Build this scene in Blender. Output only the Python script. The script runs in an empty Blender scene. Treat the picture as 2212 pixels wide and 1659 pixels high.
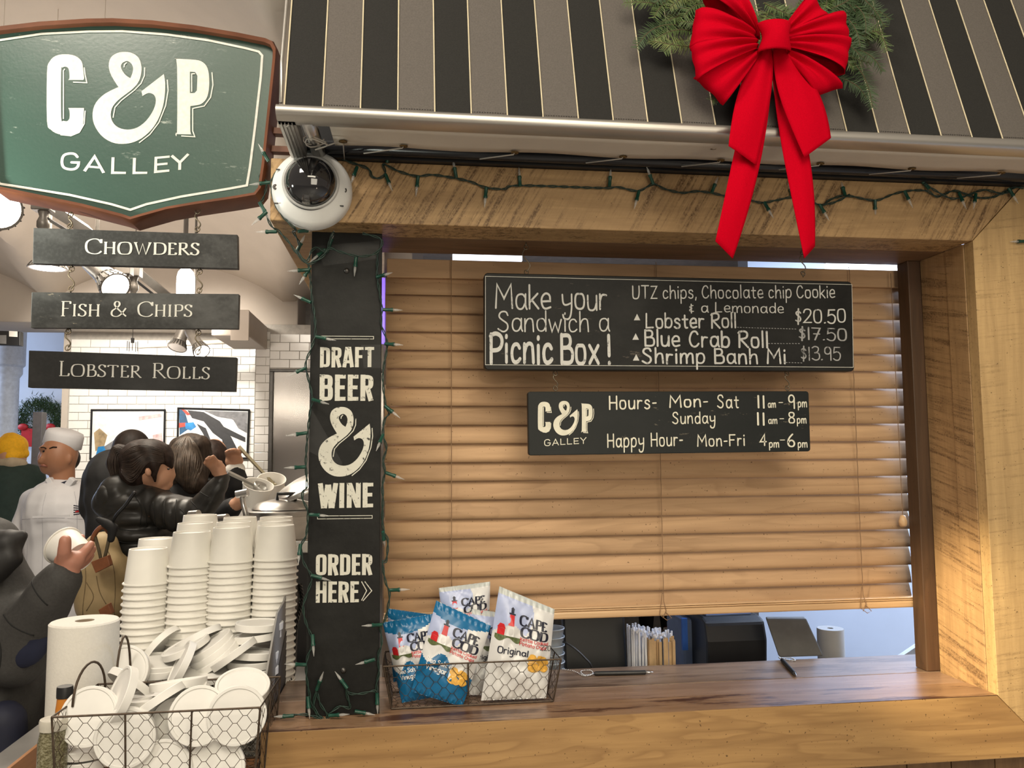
import bpy, bmesh, math, random
from mathutils import Vector, Matrix
from mathutils.geometry import tessellate_polygon
R = random.Random(7)
SC = bpy.context.scene
COL = SC.collection
PI = math.pi
# ---------------------------------------------------------------- camera
F = 1770.0; W = 2212; H = 1659
M = Matrix(((0.9913044939, -0.0038402214, -0.1315319469), (-0.1313900129, -0.0836978155, -0.9877911420), (-0.0072155999, 0.9964837823, -0.0834745874)))
CAM = Vector((0, 0, 1.6))
cd = bpy.data.cameras.new('camera'); cam = bpy.data.objects.new('camera', cd); COL.objects.link(cam)
cd.sensor_width = 36; cd.lens = F * 36 / W; cd.clip_start = 0.02
cam.matrix_world = Matrix.Translation(CAM) @ M.to_4x4()
SC.camera = cam
# ---------------------------------------------------------------- world, lights, exposure
SC.view_settings.view_transform = 'Standard'; SC.view_settings.look = 'None'
SC.view_settings.gamma = 1; SC.view_settings.use_curve_mapping = False
SC.view_settings.exposure = 0.22
wd = bpy.data.worlds.new('market_hall'); SC.world = wd; wd.use_nodes = True
wd.node_tree.nodes['Background'].inputs[0].default_value = (0.95, 0.80, 0.66, 1)
wd.node_tree.nodes['Background'].inputs[1].default_value = 0.22

def lamp(name, kind, loc, target, energy, color, size=0.2, angle=45, blend=0.6):
    d = bpy.data.lights.new(name, kind); d.energy = energy; d.color = color
    if kind == 'AREA': d.size = size
    elif kind in ('POINT', 'SPOT'): d.shadow_soft_size = size
    if kind == 'SPOT': d.spot_size = math.radians(angle); d.spot_blend = blend
    o = bpy.data.objects.new(name, d); COL.objects.link(o); o.location = loc
    v = Vector(target) - Vector(loc); o.rotation_euler = v.to_track_quat('-Z', 'Y').to_euler()
    return o
WARM = (1, 0.80, 0.56); NEUT = (1, 0.90, 0.77); COOL = (0.62, 0.76, 1)
lamp('hall_lamp', 'AREA', (0.2, -1.2, 3.6), (0.4, 1.7, 1.4), 66, (1, .90, .70), 1.7)
lamp('front_fill', 'AREA', (0.9, -2.2, 1.9), (0.6, 1.8, 1.7), 30, (1, .90, .72), 1.6)  # added fill from the front, lifts the blind under the awning
lamp('hall_lamp', 'AREA', (-1.2, 0.2, 3.5), (-0.5, 2.2, 1.0), 32, NEUT, 0.6)
lamp('jamb_lamp', 'SPOT', (0.15, 1.2, 1.72), (1.2235, 1.645, 1.17), 150, (1, 0.80, 0.48), 0.03, 27, 1.0)
lamp('beam_lamp', 'SPOT', (0.9, -0.3, 1.0), (0.75, 1.6, 2.10), 11, (1, .84, .62), 0.1, 50, 0.9)
lamp('sign_lamp', 'SPOT', (-1.02, 1.40, 1.96), (-0.80, 1.62, 2.12), 26, (0.95, 1, 0.88), 0.04, 100, 1.0)
lamp('blind_lamp', 'SPOT', (0.4, 0.2, 1.3), (0.4, 1.86, 1.22), 11, (1, 0.84, 0.60), 0.15, 60, 1.0)
lamp('kitchen_lamp', 'SPOT', (-2.1, 5.2, 2.7), (-2.15, 7.0, 1.85), 170, (1, 0.93, 0.82), 0.08, 75, 0.9)
lamp('kitchen_lamp', 'SPOT', (-1.4, 5.4, 2.7), (-1.45, 7.0, 2.0), 85, (1, 0.93, 0.82), 0.08, 75, 0.9)
lamp('kitchen_lamp', 'AREA', (-1.2, 3.6, 2.75), (-0.9, 3.2, 0), 34, (1, 0.88, 0.72), 0.6)
lamp('kitchen_lamp', 'AREA', (-1.9, 4.6, 1.9), (-1.6, 4.8, 3.2), 22, (1, 0.86, 0.74), 1.0)
lamp('cup_lamp', 'SPOT', (-0.75, 2.75, 2.62), (-0.55, 1.95, 1.1), 30, NEUT, 0.06, 70, 0.9)
lamp('daylight_lamp', 'AREA', (-5.5, 8.2, 2.6), (-4.0, 9.0, 1.2), 60, COOL, 1.5)
lamp('office_lamp', 'AREA', (2.3, 2.75, 2.4), (2.0, 3.3, 0), 95, COOL, 1.2)
# ---------------------------------------------------------------- placement from the surveyed camera
def P(px, py, Y=None, z=None, x=None):
    d = M @ Vector((px - W / 2, H / 2 - py, -F))
    t = (Y / d.y) if Y is not None else ((z - 1.6) / d.z if z is not None else x / d.x)
    return CAM + d * t
def mpx(Y): return Y / F
# ---------------------------------------------------------------- tagging
def tag(o, label=None, cat=None, group=None, kind=None):
    if label: o['label'] = label
    if cat: o['category'] = cat
    if group: o['group'] = group
    if kind: o['kind'] = kind
    return o
def empty(name, loc=(0, 0, 0), label=None, cat=None, group=None, kind=None, rot=None):
    o = bpy.data.objects.new(name, None); COL.objects.link(o); o.location = loc
    o.empty_display_size = 0.05
    if rot is not None: o.rotation_euler = rot
    return tag(o, label, cat, group, kind)
def cp(o, parent=None, loc=None, mat4=None):
    c = o.copy(); COL.objects.link(c)
    if parent is not None: c.parent = parent
    if loc is not None: c.location = loc
    if mat4 is not None: c.matrix_local = mat4
    for ch in list(o.children): cp(ch, c)
    return c
def rootloc(o):
    v = Vector((0, 0, 0))
    while o is not None: v = v + Vector(o.location); o = o.parent
    return v
# ---------------------------------------------------------------- mesh builder
class MB:
    def __init__(s): s.v = []; s.f = []; s.m = []; s.cur = 0
    def add(s, vs, fs):
        b = len(s.v); s.v += [Vector(v) for v in vs]; s.f += [tuple(b + i for i in f) for f in fs]; s.m += [s.cur] * len(fs); return s
    def box(s, x0, x1, y0, y1, z0, z1):
        return s.add([(x, y, z) for z in (z0, z1) for y in (y0, y1) for x in (x0, x1)],
                     [(0, 2, 3, 1), (4, 5, 7, 6), (0, 1, 5, 4), (2, 6, 7, 3), (0, 4, 6, 2), (1, 3, 7, 5)])
    def hexa(s, a, b):   # two quads of 4 points (loops), joined
        return s.add(list(a) + list(b), [(3, 2, 1, 0), (4, 5, 6, 7)] + [(i, (i + 1) % 4, (i + 1) % 4 + 4, i + 4) for i in range(4)])
    def prism(s, poly, back):   # poly list of 3D pts, back = offset vector
        n = len(poly); back = Vector(back); A = [Vector(p) for p in poly]
        vs = A + [p + back for p in A]
        tri = tessellate_polygon([A])
        fs = [tuple(t) for t in tri] + [tuple(n + i for i in reversed(t)) for t in tri]
        fs += [(i, i + n, (i + 1) % n + n, (i + 1) % n) for i in range(n)]
        return s.add(vs, fs)
    def flat(s, loops):
        tri = tessellate_polygon([[Vector(p) for p in l] for l in loops])
        vs = [p for l in loops for p in l]
        return s.add(vs, [tuple(t) for t in tri])
    def tube(s, pts, r, n=8, cap=True, closed=False):
        pts = [Vector(p) for p in pts]; N = len(pts)
        rs = r if isinstance(r, (list, tuple)) else [r] * N
        up = None; base = len(s.v); vs = []; fs = []
        for i, p in enumerate(pts):
            if closed: t = pts[(i + 1) % N] - pts[i - 1]
            else: t = pts[min(i + 1, N - 1)] - pts[max(i - 1, 0)]
            if t.length < 1e-9: t = Vector((0, 0, 1))
            t.normalize()
            if up is None:
                up = Vector((0, 0, 1)) if abs(t.z) < 0.9 else Vector((1, 0, 0))
            a = t.cross(up)
            if a.length < 1e-5: a = t.orthogonal()
            a.normalize(); b = a.cross(t); b.normalize(); up = b
            for k in range(n):
                an = 2 * PI * k / n
                vs.append(p + (a * math.cos(an) + b * math.sin(an)) * rs[i])
        for i in range(N if closed else N - 1):
            j = (i + 1) % N
            for k in range(n):
                k2 = (k + 1) % n
                fs.append((i * n + k, i * n + k2, j * n + k2, j * n + k))
        if cap and not closed:
            fs.append(tuple(range(n))); fs.append(tuple((N - 1) * n + k for k in reversed(range(n))))
        return s.add(vs, fs)
    def lathe(s, prof, c=(0, 0, 0), axis=(0, 0, 1), n=32, close=False):
        ax = Vector(axis).normalized(); q = Vector((0, 0, 1)).rotation_difference(ax); c = Vector(c)
        vs = []; fs = []
        for r, h in prof:
            for k in range(n):
                an = 2 * PI * k / n
                vs.append(c + q @ Vector((r * math.cos(an), r * math.sin(an), h)))
        L = len(prof)
        for i in range(L if close else L - 1):
            j = (i + 1) % L
            for k in range(n):
                k2 = (k + 1) % n
                fs.append((i * n + k, i * n + k2, j * n + k2, j * n + k))
        return s.add(vs, fs)
    def ell(s, c, r, n=16, m=10, rot=None):
        vs = []; fs = []; c = Vector(c); rot = rot or Matrix.Identity(3)
        for i in range(m + 1):
            th = PI * i / m
            for k in range(n):
                ph = 2 * PI * k / n
                vs.append(c + rot @ Vector((r[0] * math.sin(th) * math.cos(ph), r[1] * math.sin(th) * math.sin(ph), r[2] * math.cos(th))))
        for i in range(m):
            for k in range(n):
                k2 = (k + 1) % n
                fs.append((i * n + k, (i + 1) * n + k, (i + 1) * n + k2, i * n + k2))
        return s.add(vs, fs)
    def grid(s, fn, nu, nv, mfn=None):
        vs = [fn(i / nu, j / nv) for i in range(nu + 1) for j in range(nv + 1)]; b = len(s.v)
        s.v += [Vector(v) for v in vs]
        for i in range(nu):
            for j in range(nv):
                a = b + i * (nv + 1) + j
                s.f.append((a, a + nv + 1, a + nv + 2, a + 1))
                s.m.append(mfn((i + .5) / nu, (j + .5) / nv) if mfn else s.cur)
        return s
    def build(s, name, mat, parent=None, smooth=False, bevel=0, label=None, solid=0, autos=None, kind=None, sub=0, origin=None):
        me = bpy.data.meshes.new(name)
        off = rootloc(parent) if parent is not None else Vector((0, 0, 0))
        o2 = Vector(origin) if origin is not None else Vector((0, 0, 0))
        me.from_pydata([v - (off if origin is None else o2) for v in s.v], [], s.f)
        mats = mat if isinstance(mat, (list, tuple)) else [mat]
        for m in mats: me.materials.append(m)
        if len(mats) > 1: me.polygons.foreach_set('material_index', s.m)
        if smooth: me.polygons.foreach_set('use_smooth', [True] * len(me.polygons))
        bm = bmesh.new(); bm.from_mesh(me); bmesh.ops.remove_doubles(bm, verts=bm.verts, dist=1e-6)
        bmesh.ops.recalc_face_normals(bm, faces=bm.faces)
        if autos:
            for e in bm.edges:
                if len(e.link_faces) == 2 and e.calc_face_angle(0) > math.radians(autos): e.smooth = False
        bm.to_mesh(me); bm.free()
        me.update()
        o = bpy.data.objects.new(name, me); COL.objects.link(o)
        if parent is not None:
            o.parent = parent
            if origin is not None: o.location = o2 - off
        elif origin is not None: o.location = o2
        if solid:
            md = o.modifiers.new('s', 'SOLIDIFY'); md.thickness = solid; md.offset = 0
        if bevel:
            md = o.modifiers.new('b', 'BEVEL'); md.width = bevel; md.segments = 2; md.limit_method = 'ANGLE'; md.angle_limit = 0.6
        if sub:
            md = o.modifiers.new('u', 'SUBSURF'); md.levels = sub; md.render_levels = sub
        if label: o['label'] = label
        if kind: o['kind'] = kind
        return o
# ---------------------------------------------------------------- materials
MT = {}
class NT:
    def __init__(s, name):
        s.m = bpy.data.materials.new(name); s.m.use_nodes = True; s.t = s.m.node_tree; s.b = s.t.nodes['Principled BSDF']
    def n(s, typ, **k):
        o = s.t.nodes.new(typ)
        for a, b in k.items(): setattr(o, a, b)
        return o
    def l(s, a, b): s.t.links.new(a, b)
    def mix(s, fac, a, b, blend='MIX'):
        o = s.n('ShaderNodeMix', data_type='RGBA', blend_type=blend)
        for i, v in ((0, fac), (6, a), (7, b)):
            if hasattr(v, 'links'): s.l(v, o.inputs[i])
            elif i == 0: o.inputs[0].default_value = v
            else: o.inputs[i].default_value = (*v, 1)
        return o.outputs[2]
    def ramp(s, fac, stops):
        o = s.n('ShaderNodeValToRGB'); s.l(fac, o.inputs[0]); e = o.color_ramp.elements
        while len(e) < len(stops): e.new(0.5)
        for i, (p, c) in enumerate(stops):
            e[i].position = p; e[i].color = (*c, 1) if isinstance(c, (tuple, list)) else (c, c, c, 1)
        return o.outputs[0]
    def math(s, op, a, b=0.0):
        o = s.n('ShaderNodeMath', operation=op)
        for i, v in ((0, a), (1, b)):
            if hasattr(v, 'links'): s.l(v, o.inputs[i])
            else: o.inputs[i].default_value = v
        return o.outputs[0]
    def coord(s, scale=(1, 1, 1), rot=(0, 0, 0), rnd=True, loc=(0, 0, 0)):
        tc = s.n('ShaderNodeTexCoord'); mp = s.n('ShaderNodeMapping')
        mp.inputs['Scale'].default_value = scale; mp.inputs['Rotation'].default_value = rot
        src = tc.outputs['Object']
        if rnd:
            oi = s.n('ShaderNodeObjectInfo'); ad = s.n('ShaderNodeVectorMath', operation='MULTIPLY_ADD')
            cx = s.n('ShaderNodeCombineXYZ')
            for i in range(3): s.l(oi.outputs['Random'], cx.inputs[i])
            s.l(cx.outputs[0], ad.inputs[0]); ad.inputs[1].default_value = (13, 7, 17); s.l(src, ad.inputs[2]); src = ad.outputs[0]
        mp.inputs['Location'].default_value = loc
        s.l(src, mp.inputs[0]); return mp.outputs[0]
    def noise(s, vec, scale, detail=4, rough=0.55, dist=0):
        o = s.n('ShaderNodeTexNoise'); s.l(vec, o.inputs['Vector']); o.inputs['Scale'].default_value = scale
        o.inputs['Detail'].default_value = detail; o.inputs['Roughness'].default_value = rough; o.inputs['Distortion'].default_value = dist
        return o.outputs[0]
    def bump(s, h, st, dist=0.002):
        o = s.n('ShaderNodeBump'); o.inputs['Strength'].default_value = st; o.inputs['Distance'].default_value = dist
        s.l(h, o.inputs['Height']); s.l(o.outputs[0], s.b.inputs['Normal'])
def mat(name, c, rough=0.5, metal=0.0, var=0.12, scale=30, bump=0.0, spec=0.5, emit=0, coat=0, alpha=1, trans=0, sheen=0, subs=0, stretch=(1, 1, 1)):
    if name in MT: return MT[name]
    t = NT(name); b = t.b
    vec = t.coord(stretch); n = t.noise(vec, scale)
    c2 = tuple(max(0, x * (1 - var)) for x in c); c3 = tuple(min(1, x * (1 + var)) for x in c)
    t.l(t.mix(t.ramp(n, [(0.3, 0.0), (0.7, 1.0)]), c2, c3), b.inputs['Base Color'])
    b.inputs['Roughness'].default_value = rough; b.inputs['Metallic'].default_value = metal
    b.inputs['Specular IOR Level'].default_value = spec
    if bump: t.bump(n, bump)
    if emit: b.inputs['Emission Color'].default_value = (*c, 1); b.inputs['Emission Strength'].default_value = emit
    if coat: b.inputs['Coat Weight'].default_value = coat
    if alpha < 1: b.inputs['Alpha'].default_value = alpha
    if trans: b.inputs['Transmission Weight'].default_value = trans
    if sheen: b.inputs['Sheen Weight'].default_value = sheen
    if subs: b.inputs['Subsurface Weight'].default_value = subs; b.inputs['Subsurface Radius'].default_value = (0.01, 0.004, 0.002)
    MT[name] = t.m; return t.m
def wood(name, base, dark, axis='X', saw=0.0, sawang=25, sawdir=1, fine=1.0, rings=0.35, rough=0.55, knots=0.5, normal='Y', stain=0.0, stainc=(0.1, 0.04, 0.02), spec=0.4, coat=0.0, sawsc=55, sawcut=0.52):
    """grain runs along axis; saw = strength of rough saw marks across it"""
    t = NT(name); b = t.b
    k = {'X': (0.07, 1, 1), 'Y': (1, 0.07, 1), 'Z': (1, 1, 0.07)}[axis]
    v = t.coord(k)
    n1 = t.noise(v, 55 * fine, 6, 0.62, 0.4)
    k2 = {'X': (0.16, 1, 1), 'Y': (1, 0.16, 1), 'Z': (1, 1, 0.16)}[axis]
    v2 = t.coord(k2)
    n2 = t.noise(v2, 6.5, 3, 0.5, 0.9)
    rg = t.math('FRACT', t.math('MULTIPLY', n2, 9.0))
    rg = t.ramp(rg, [(0.0, 0.0), (0.55, 0.15), (0.9, 1.0), (1.0, 0.0)])
    mid = tuple(x * 0.6 + y * 0.4 for x, y in zip(base, dark)); lt = tuple(min(1, x * 1.22) for x in base)
    c = t.mix(t.ramp(n1, [(0.32, 0.0), (0.72, 1.0)]), mid, lt)
    c = t.mix(t.math('MULTIPLY', rg, rings), c, dark)
    big = t.noise(t.coord(k2), 2.6, 3)
    c = t.mix(t.ramp(big, [(0.35, 0.35), (0.6, 0.0)]), c, mid)
    h = n1
    if saw:
        va = t.coord((1, 1, 1), {'Y': (0, math.radians(sawang) * sawdir, 0), 'X': (math.radians(sawang) * sawdir, 0, 0), 'Z': (0, 0, math.radians(sawang) * sawdir)}[normal], rnd=False)
        ma = t.n('ShaderNodeMapping'); ma.inputs['Scale'].default_value = ({'X': (1, 1, 0.06), 'Y': (1, 1, 0.06), 'Z': (1, 0.06, 1)}[normal] if axis != 'Z' else {'Y': (0.06, 1, 1), 'X': (1, 0.06, 1)}[normal]); t.l(va, ma.inputs[0])
        fs_ = t.noise(ma.outputs[0], sawsc * 3.2, 3, 0.6)
        c = t.mix(t.math('MULTIPLY', t.ramp(fs_, [(0.40, 0.0), (0.66, 1.0)]), 0.55 * saw), c, mid)
        a = math.radians(sawang) * sawdir
        rot = {'Y': (0, a, 0), 'X': (a, 0, 0), 'Z': (0, 0, a)}[normal]
        vs = t.coord((1, 1, 1), rot, rnd=False)
        st = {'X': (1, 1, 0.05), 'Y': (1, 1, 0.05), 'Z': (1, 0.05, 1)}[normal] if axis != 'Z' else ({'Y': (0.05, 1, 1), 'X': (1, 0.05, 1)}[normal])
        m2 = t.n('ShaderNodeMapping'); m2.inputs['Scale'].default_value = st; t.l(vs, m2.inputs[0])
        s1 = t.noise(m2.outputs[0], sawsc, 5, 0.75)
        mask = t.noise(t.coord((1, 1, 1)), 5.5, 3, 0.6)
        brk = t.noise(t.coord((1, 1, 1)), 260, 2)
        sm = t.math('MULTIPLY', t.ramp(s1, [(sawcut, 0.0), (sawcut + 0.12, 1.0)]), t.ramp(mask, [(0.36, 0.10), (0.50, 1.0)]))
        sm = t.math('MULTIPLY', sm, t.ramp(brk, [(0.36, 0.35), (0.55, 1.0)]))
        c = t.mix(t.math('MULTIPLY', sm, saw), c, tuple(x * 0.55 for x in dark))
        h = t.math('SUBTRACT', n1, t.math('MULTIPLY', s1, 0.9))
    if knots:
        vo = t.n('ShaderNodeTexVoronoi'); vo.inputs['Scale'].default_value = 4.2
        kk = {'X': (0.7, 1, 1), 'Y': (1, 0.7, 1), 'Z': (1, 1, 0.7)}[axis]
        t.l(t.coord(kk), vo.inputs['Vector'])
        kn = t.ramp(vo.outputs[0], [(0.025, 1.0), (0.05, 0.35), (0.13, 0.0)])
        c = t.mix(t.math('MULTIPLY', kn, knots), c, tuple(x * 0.3 for x in dark))
        dots = t.noise(t.coord((1, 1, 1)), 190, 1)
        c = t.mix(t.ramp(dots, [(0.735, 0.0), (0.76, 0.8)]), c, tuple(x * 0.4 for x in dark))
    if stain:
        sn = t.noise(t.coord(k2), 22, 6, 0.72); sb = t.noise(t.coord(k2), 3.1, 2)
        sm = t.math('MULTIPLY', t.ramp(sn, [(0.5, 0.0), (0.58, 1.0)]), t.ramp(sb, [(0.42, 0.0), (0.58, 1.0)]))
        c = t.mix(t.math('MULTIPLY', sm, stain), c, stainc)
    oi = t.n('ShaderNodeObjectInfo'); hs = t.n('ShaderNodeHueSaturation')
    t.l(t.math('MULTIPLY_ADD', oi.outputs['Random'], 0.22), hs.inputs['Value'])
    hs.inputs['Value'].links[0].from_node.inputs[2].default_value = 0.89
    t.l(c, hs.inputs['Color']); t.l(hs.outputs[0], b.inputs['Base Color'])
    b.inputs['Roughness'].default_value = rough; b.inputs['Specular IOR Level'].default_value = spec
    if coat: b.inputs['Coat Weight'].default_value = coat; b.inputs['Coat Roughness'].default_value = 0.25
    t.bump(h, 0.35, 0.0015)
    MT[name] = t.m; return t.m
def glass(name, c, alpha=0.3, rough=0.05):
    t = NT(name); b = t.b; b.inputs['Base Color'].default_value = (*c, 1); b.inputs['Alpha'].default_value = alpha; b.inputs['Roughness'].default_value = rough
    MT[name] = t.m; return t.m
def chalkboard(name, base, smudge, edge, chips=0.0, rough=0.55, sc=9, lo=0.45, hi=0.75):
    t = NT(name); b = t.b
    n = t.noise(t.coord((1, 1, 1.6)), sc, 5, 0.65); n2 = t.noise(t.coord(), 150, 3)
    c = t.mix(t.ramp(n, [(lo, 0.0), (hi, 1.0)]), base, smudge)
    c = t.mix(t.math('MULTIPLY', t.ramp(n2, [(0.45, 0.0), (0.7, 1.0)]), 0.18), c, smudge)
    if chips:
        n3 = t.noise(t.coord((0.4, 1, 1.5)), 42, 6, 0.75); n4 = t.noise(t.coord(), 4, 2)
        k = t.math('MULTIPLY', t.ramp(n3, [(0.63, 0.0), (0.66, 1.0)]), t.ramp(n4, [(0.48, 0.0), (0.6, 1.0)]))
        c = t.mix(t.math('MULTIPLY', k, chips), c, edge)
    t.l(c, b.inputs['Base Color']); b.inputs['Roughness'].default_value = rough; b.inputs['Specular IOR Level'].default_value = .5 if rough < .42 else .22
    t.bump(n2, 0.08); MT[name] = t.m; return t.m
# ---------------------------------------------------------------- stroke lettering
def G(src):
    d = {}
    for ln in src.strip().split('\n'):
        ln = ln.strip()
        if not ln: continue
        ch, w, st = ln.split(' ', 2)
        strokes = []
        for s in st.split('/'):
            pts = []
            for tk in s.split():
                fl = tk[-1] if tk[-1] in '!~' else ''
                x, y = tk.rstrip('!~').split(','); pts.append((float(x), float(y), fl))
            strokes.append(pts)
        d[ch] = (float(w), strokes)
    return d
HAND = G('''
A 6 0,0! 3,10! 6,0!/1,3.5! 5,3.5!
B 5 0,0! 0,10!/0,9.7! 4,10 4.6,7 3,5.4 0.3,5.4!/0.3,5.4! 5,5.6 5.6,2 4.5,0 0,0.2!
C 5.5 5,8 4,10 1.5,9.6 0,6 0,3 1.5,0 4,0 5.5,2
F 5 0,0! 0,10!/0,9.8! 5,9.8!/0,5.2! 4,5.2!
H 5.5 0,0! 0,10!/5.5,0! 5.5,10!/0,5! 5.5,5!
L 5 0.2,10! 0,0.2! 4.8,0.4!
M 8 0,0! 0.6,10! 4,4! 7.4,10! 8,0!
P 5 0,0! 0,10!/-0.3,9.4! 2,10.6 5,9.6 5.6,7 4,4.6 0.2,4.4!
R 5.5 0,0! 0.2,10!/-0.4,9.2! 2,10.6 5.3,9.8 5,6 0.8,5.2! 5.6,0!
S 5.5 5,8.2 4.2,10.2 1.2,10 0.2,7.4 2.4,5.6 5,4 5,1 2.6,-0.4 0,1.4
T 6 0,10! 6,10!/3,10! 3,0!
U 5.5 0,10! 0,5 0,0.6 2,-0.3 4.6,0.2 5.5,4 5.4,10!
Z 5 0,9.8! 5,9.8! 0,0.2! 5,0.2!
a 5 4.6,5 3.4,6.6 0.6,6 0,2.6 1,0 3.4,0 4.7,3/4.8,6.4! 4.7,1.2 5.4,0
b 4.6 0,10! 0,0!/0,3.6! 1,6.6 4,6.4 4.8,3 3.6,-0.2 0.6,0 0,1.4
c 4.2 4,5 3,6.5 0.8,6 0,3 0.8,0 3,0 4.2,1.2
d 4.8 4.7,4 3.6,6.6 0.6,6 0,2.8 1,0 3.6,0 4.7,2.4/4.8,10.2! 4.8,0!
e 4.4 0.2,3.2! 4.2,3.4! 4.2,6 2,7 0,5 0,2 1.4,-0.2 4.4,0.8
h 4.4 0,10.2! 0,0!/0,3 1.2,6.4 3.8,6.6 4.2,4 4.4,0!
i 0.6 0.3,6.2! 0.3,0!/0.3,8.6! 0.35,9.2!
k 4.2 0,10! 0,0!/4,6.4! 0.2,2.8!/1.2,3.6! 4.4,0!
K 4.6 0,10! 0,0!/4.4,8.2! 0.3,3.6!/1.2,4.2! 4.8,-0.4!
l 0.6 0.3,10.4! 0.3,0!
m 7.4 0,6.4! 0,0!/0,3.4 1.2,6.6 3.4,6.6 3.6,3 3.6,0!/3.6,3.2 5,6.8 7.2,6.6 7.3,3 7.4,0!
n 4.4 0,6.4! 0,0!/0,3.2 1.2,6.6 3.8,6.6 4.2,4 4.4,0!
o 4.6 2.3,6.4 0.4,6.4 -0.1,3.2 0.5,0 4,-0.1 4.7,3.2 4,6.4 2.3,6.4
p 4.6 0,6.2! 0,-4!/0,3.6! 1,6.8 4,6.6 4.8,3 3.6,0 0.8,0 0,1.4
r 3 0,6.4! 0,0!/0,3.4 0.9,6.4 3.2,6
s 3.8 3.6,5.4 2.6,6.8 0.4,6.2 0.4,4 3.6,3 3.8,0.6 1.6,-0.4 0,0.8
t 3.6 1.6,8.8! 1.6,1.4 2.2,0 3.4,0.2/0,6! 3.6,6!
u 4.4 0,6.2! 0,2 0.6,-0.2 3.4,-0.1 4.3,3/4.4,6.2! 4.4,0!
w 6.4 0,6.2! 1.5,0! 3.2,4.6! 4.8,0! 6.4,6.2!
x 4.4 0,6.2! 4.4,0!/4.4,6.2! 0,0!
y 4.6 0,6.2! 0.2,2.4 1.6,1.6 4.2,2.6/4.6,6.4! 4.6,0 3.6,-4.4 0.6,-4.2 0.2,-2.4
, 0.8 0.6,0.6! 0.1,-1.6!
. 0.8 0.2,0.1! 0.6,0.3!
! 1 0.4,10! 0.5,3!/0.5,0.1! 0.6,0.4!
- 2.6 0,4! 2.6,4.1!
_ 3 0,0! 3,0!
& 3.4 3,6.6! 1,6 0.2,4.6 2.6,3.6 0.2,2.4 0.4,0.4 3.2,0.6/1.6,8! 1.6,-1.2!
$ 3.4 3.2,7.4 2.2,8.8 0.2,8.2 0.6,6 3,4.6 3.2,2 1.6,0.8 0,2/1.9,10.6! 1.4,-1!
0 5 2.5,10 0.4,9.6 -0.1,5 0.5,0.2 4.5,0.2 5.1,5 4.6,9.8 2.5,10
1 0.8 0.4,10! 0.4,0!
2 5 0.2,7.6 1,10.2 4.6,10 5,6.6 2.4,3 0,0.2! 5,0.2!
3 4.6 0.2,9.2! 2,10.6 4.8,9.4 4,6 1.8,5.4!/1.8,5.4! 5,5.4 5.2,0.8 2.4,-0.6 0,1
4 5 3.6,0! 3.8,10! 0,3.2! 5,3.4!
5 4.8 4.6,9.8! 0.8,9.8! 0.4,5.6! 3,6.8 5.2,4.4 4.2,0 1.6,-0.4 0,1
6 4.6 3.4,10! 0.6,6.6 -0.2,2.6 1,-0.2 4,-0.2 4.8,3 3,5.4 0.6,4.2 0.2,2.4
7 4.8 0,9.8! 4.8,9.8! 1.6,0!/1,5! 4.4,5!
8 4.8 2.4,5.2 0.2,6.6 0.4,9.8 2.4,10.2 4.4,9.8 4.6,6.6 2.4,5.2 0,3.8 0.2,0 2.4,-0.2 4.6,0 4.8,3.8 2.4,5.2
9 4.4 4.2,7 3.4,4.8 0.4,4.8 -0.1,8 1,10.2 3.4,10.2 4.3,8/4.3,8! 4.2,0!
g 4.6 4.4,5 3.4,6.6 0.6,6 0,3 1,0.4 3.4,0.4 4.5,3/4.6,6.4! 4.6,-1 3.6,-4.2 0.6,-3.8
O 6.4 3.2,10 0.6,9.6 0,5 0.6,0.2 5.8,0.2 6.4,5 5.8,9.8 3.2,10
D 5.4 0,0! 0,10!/0,9.9! 4.6,9.8 5.6,5 4.6,0.2 0,0.1!
E 4.6 4.6,9.8! 0,9.8! 0,0.1! 4.6,0.1!/0,5.1! 3.8,5.1!
V 5.6 0,10! 2.8,0! 5.6,10!
''')
CNDS = G('''
D 4.3 0.8,9.15! 2.9,9.15~ 3.5,8.5~ 3.5,1.5~ 2.9,0.85~ 0.8,0.85!/0.85,0! 0.85,10!
R 4.3 0.85,0! 0.85,10!/0.85,9.15! 2.9,9.15~ 3.5,8.5~ 3.5,5.8~ 2.9,5.1~ 0.85,5.1!/2.3,5.2! 3.6,0!
A 4.6 0.6,0! 1.9,10!/2.7,10! 4.0,0!/1.3,2.7! 3.3,2.7!/1.75,9.4! 2.85,9.4!
F 3.7 0.85,0! 0.85,10!/0.85,9.2! 3.7,9.2!/0.85,5.2! 3.2,5.2!
T 4.0 2,0! 2,10!/0,9.2! 4,9.2!
B 4.4 0.85,0! 0.85,10!/0.85,9.2! 3,9.2~ 3.5,8.6~ 3.5,6.1~ 3,5.3~ 0.85,5.3!/0.85,5.3! 3.1,5.3~ 3.6,4.6~ 3.6,1.5~ 3.1,0.8~ 0.85,0.8!
E 3.6 0.85,0! 0.85,10!/0.85,9.2! 3.6,9.2!/0.85,5.15! 3.3,5.15!/0.85,0.8! 3.6,0.8!
W 6.2 0.5,10! 1.7,0!/2.0,0! 3.0,9.4!/3.3,9.4! 4.2,0!/4.5,0! 5.7,10!
I 1.9 0.9,0! 0.9,10!
N 4.7 0.85,0! 0.85,10!/3.9,0! 3.9,10!/1.0,9.6! 3.7,0.4!
O 4.4 2.2,9.15! 3.1,9.15~ 3.6,8.5~ 3.6,1.5~ 3.1,0.85~ 1.3,0.85~ 0.85,1.5~ 0.85,8.5~ 1.3,9.15~ 2.2,9.15!
H 4.5 0.85,0! 0.85,10!/3.65,0! 3.65,10!/0.85,5.1! 3.65,5.1!
''')
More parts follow.
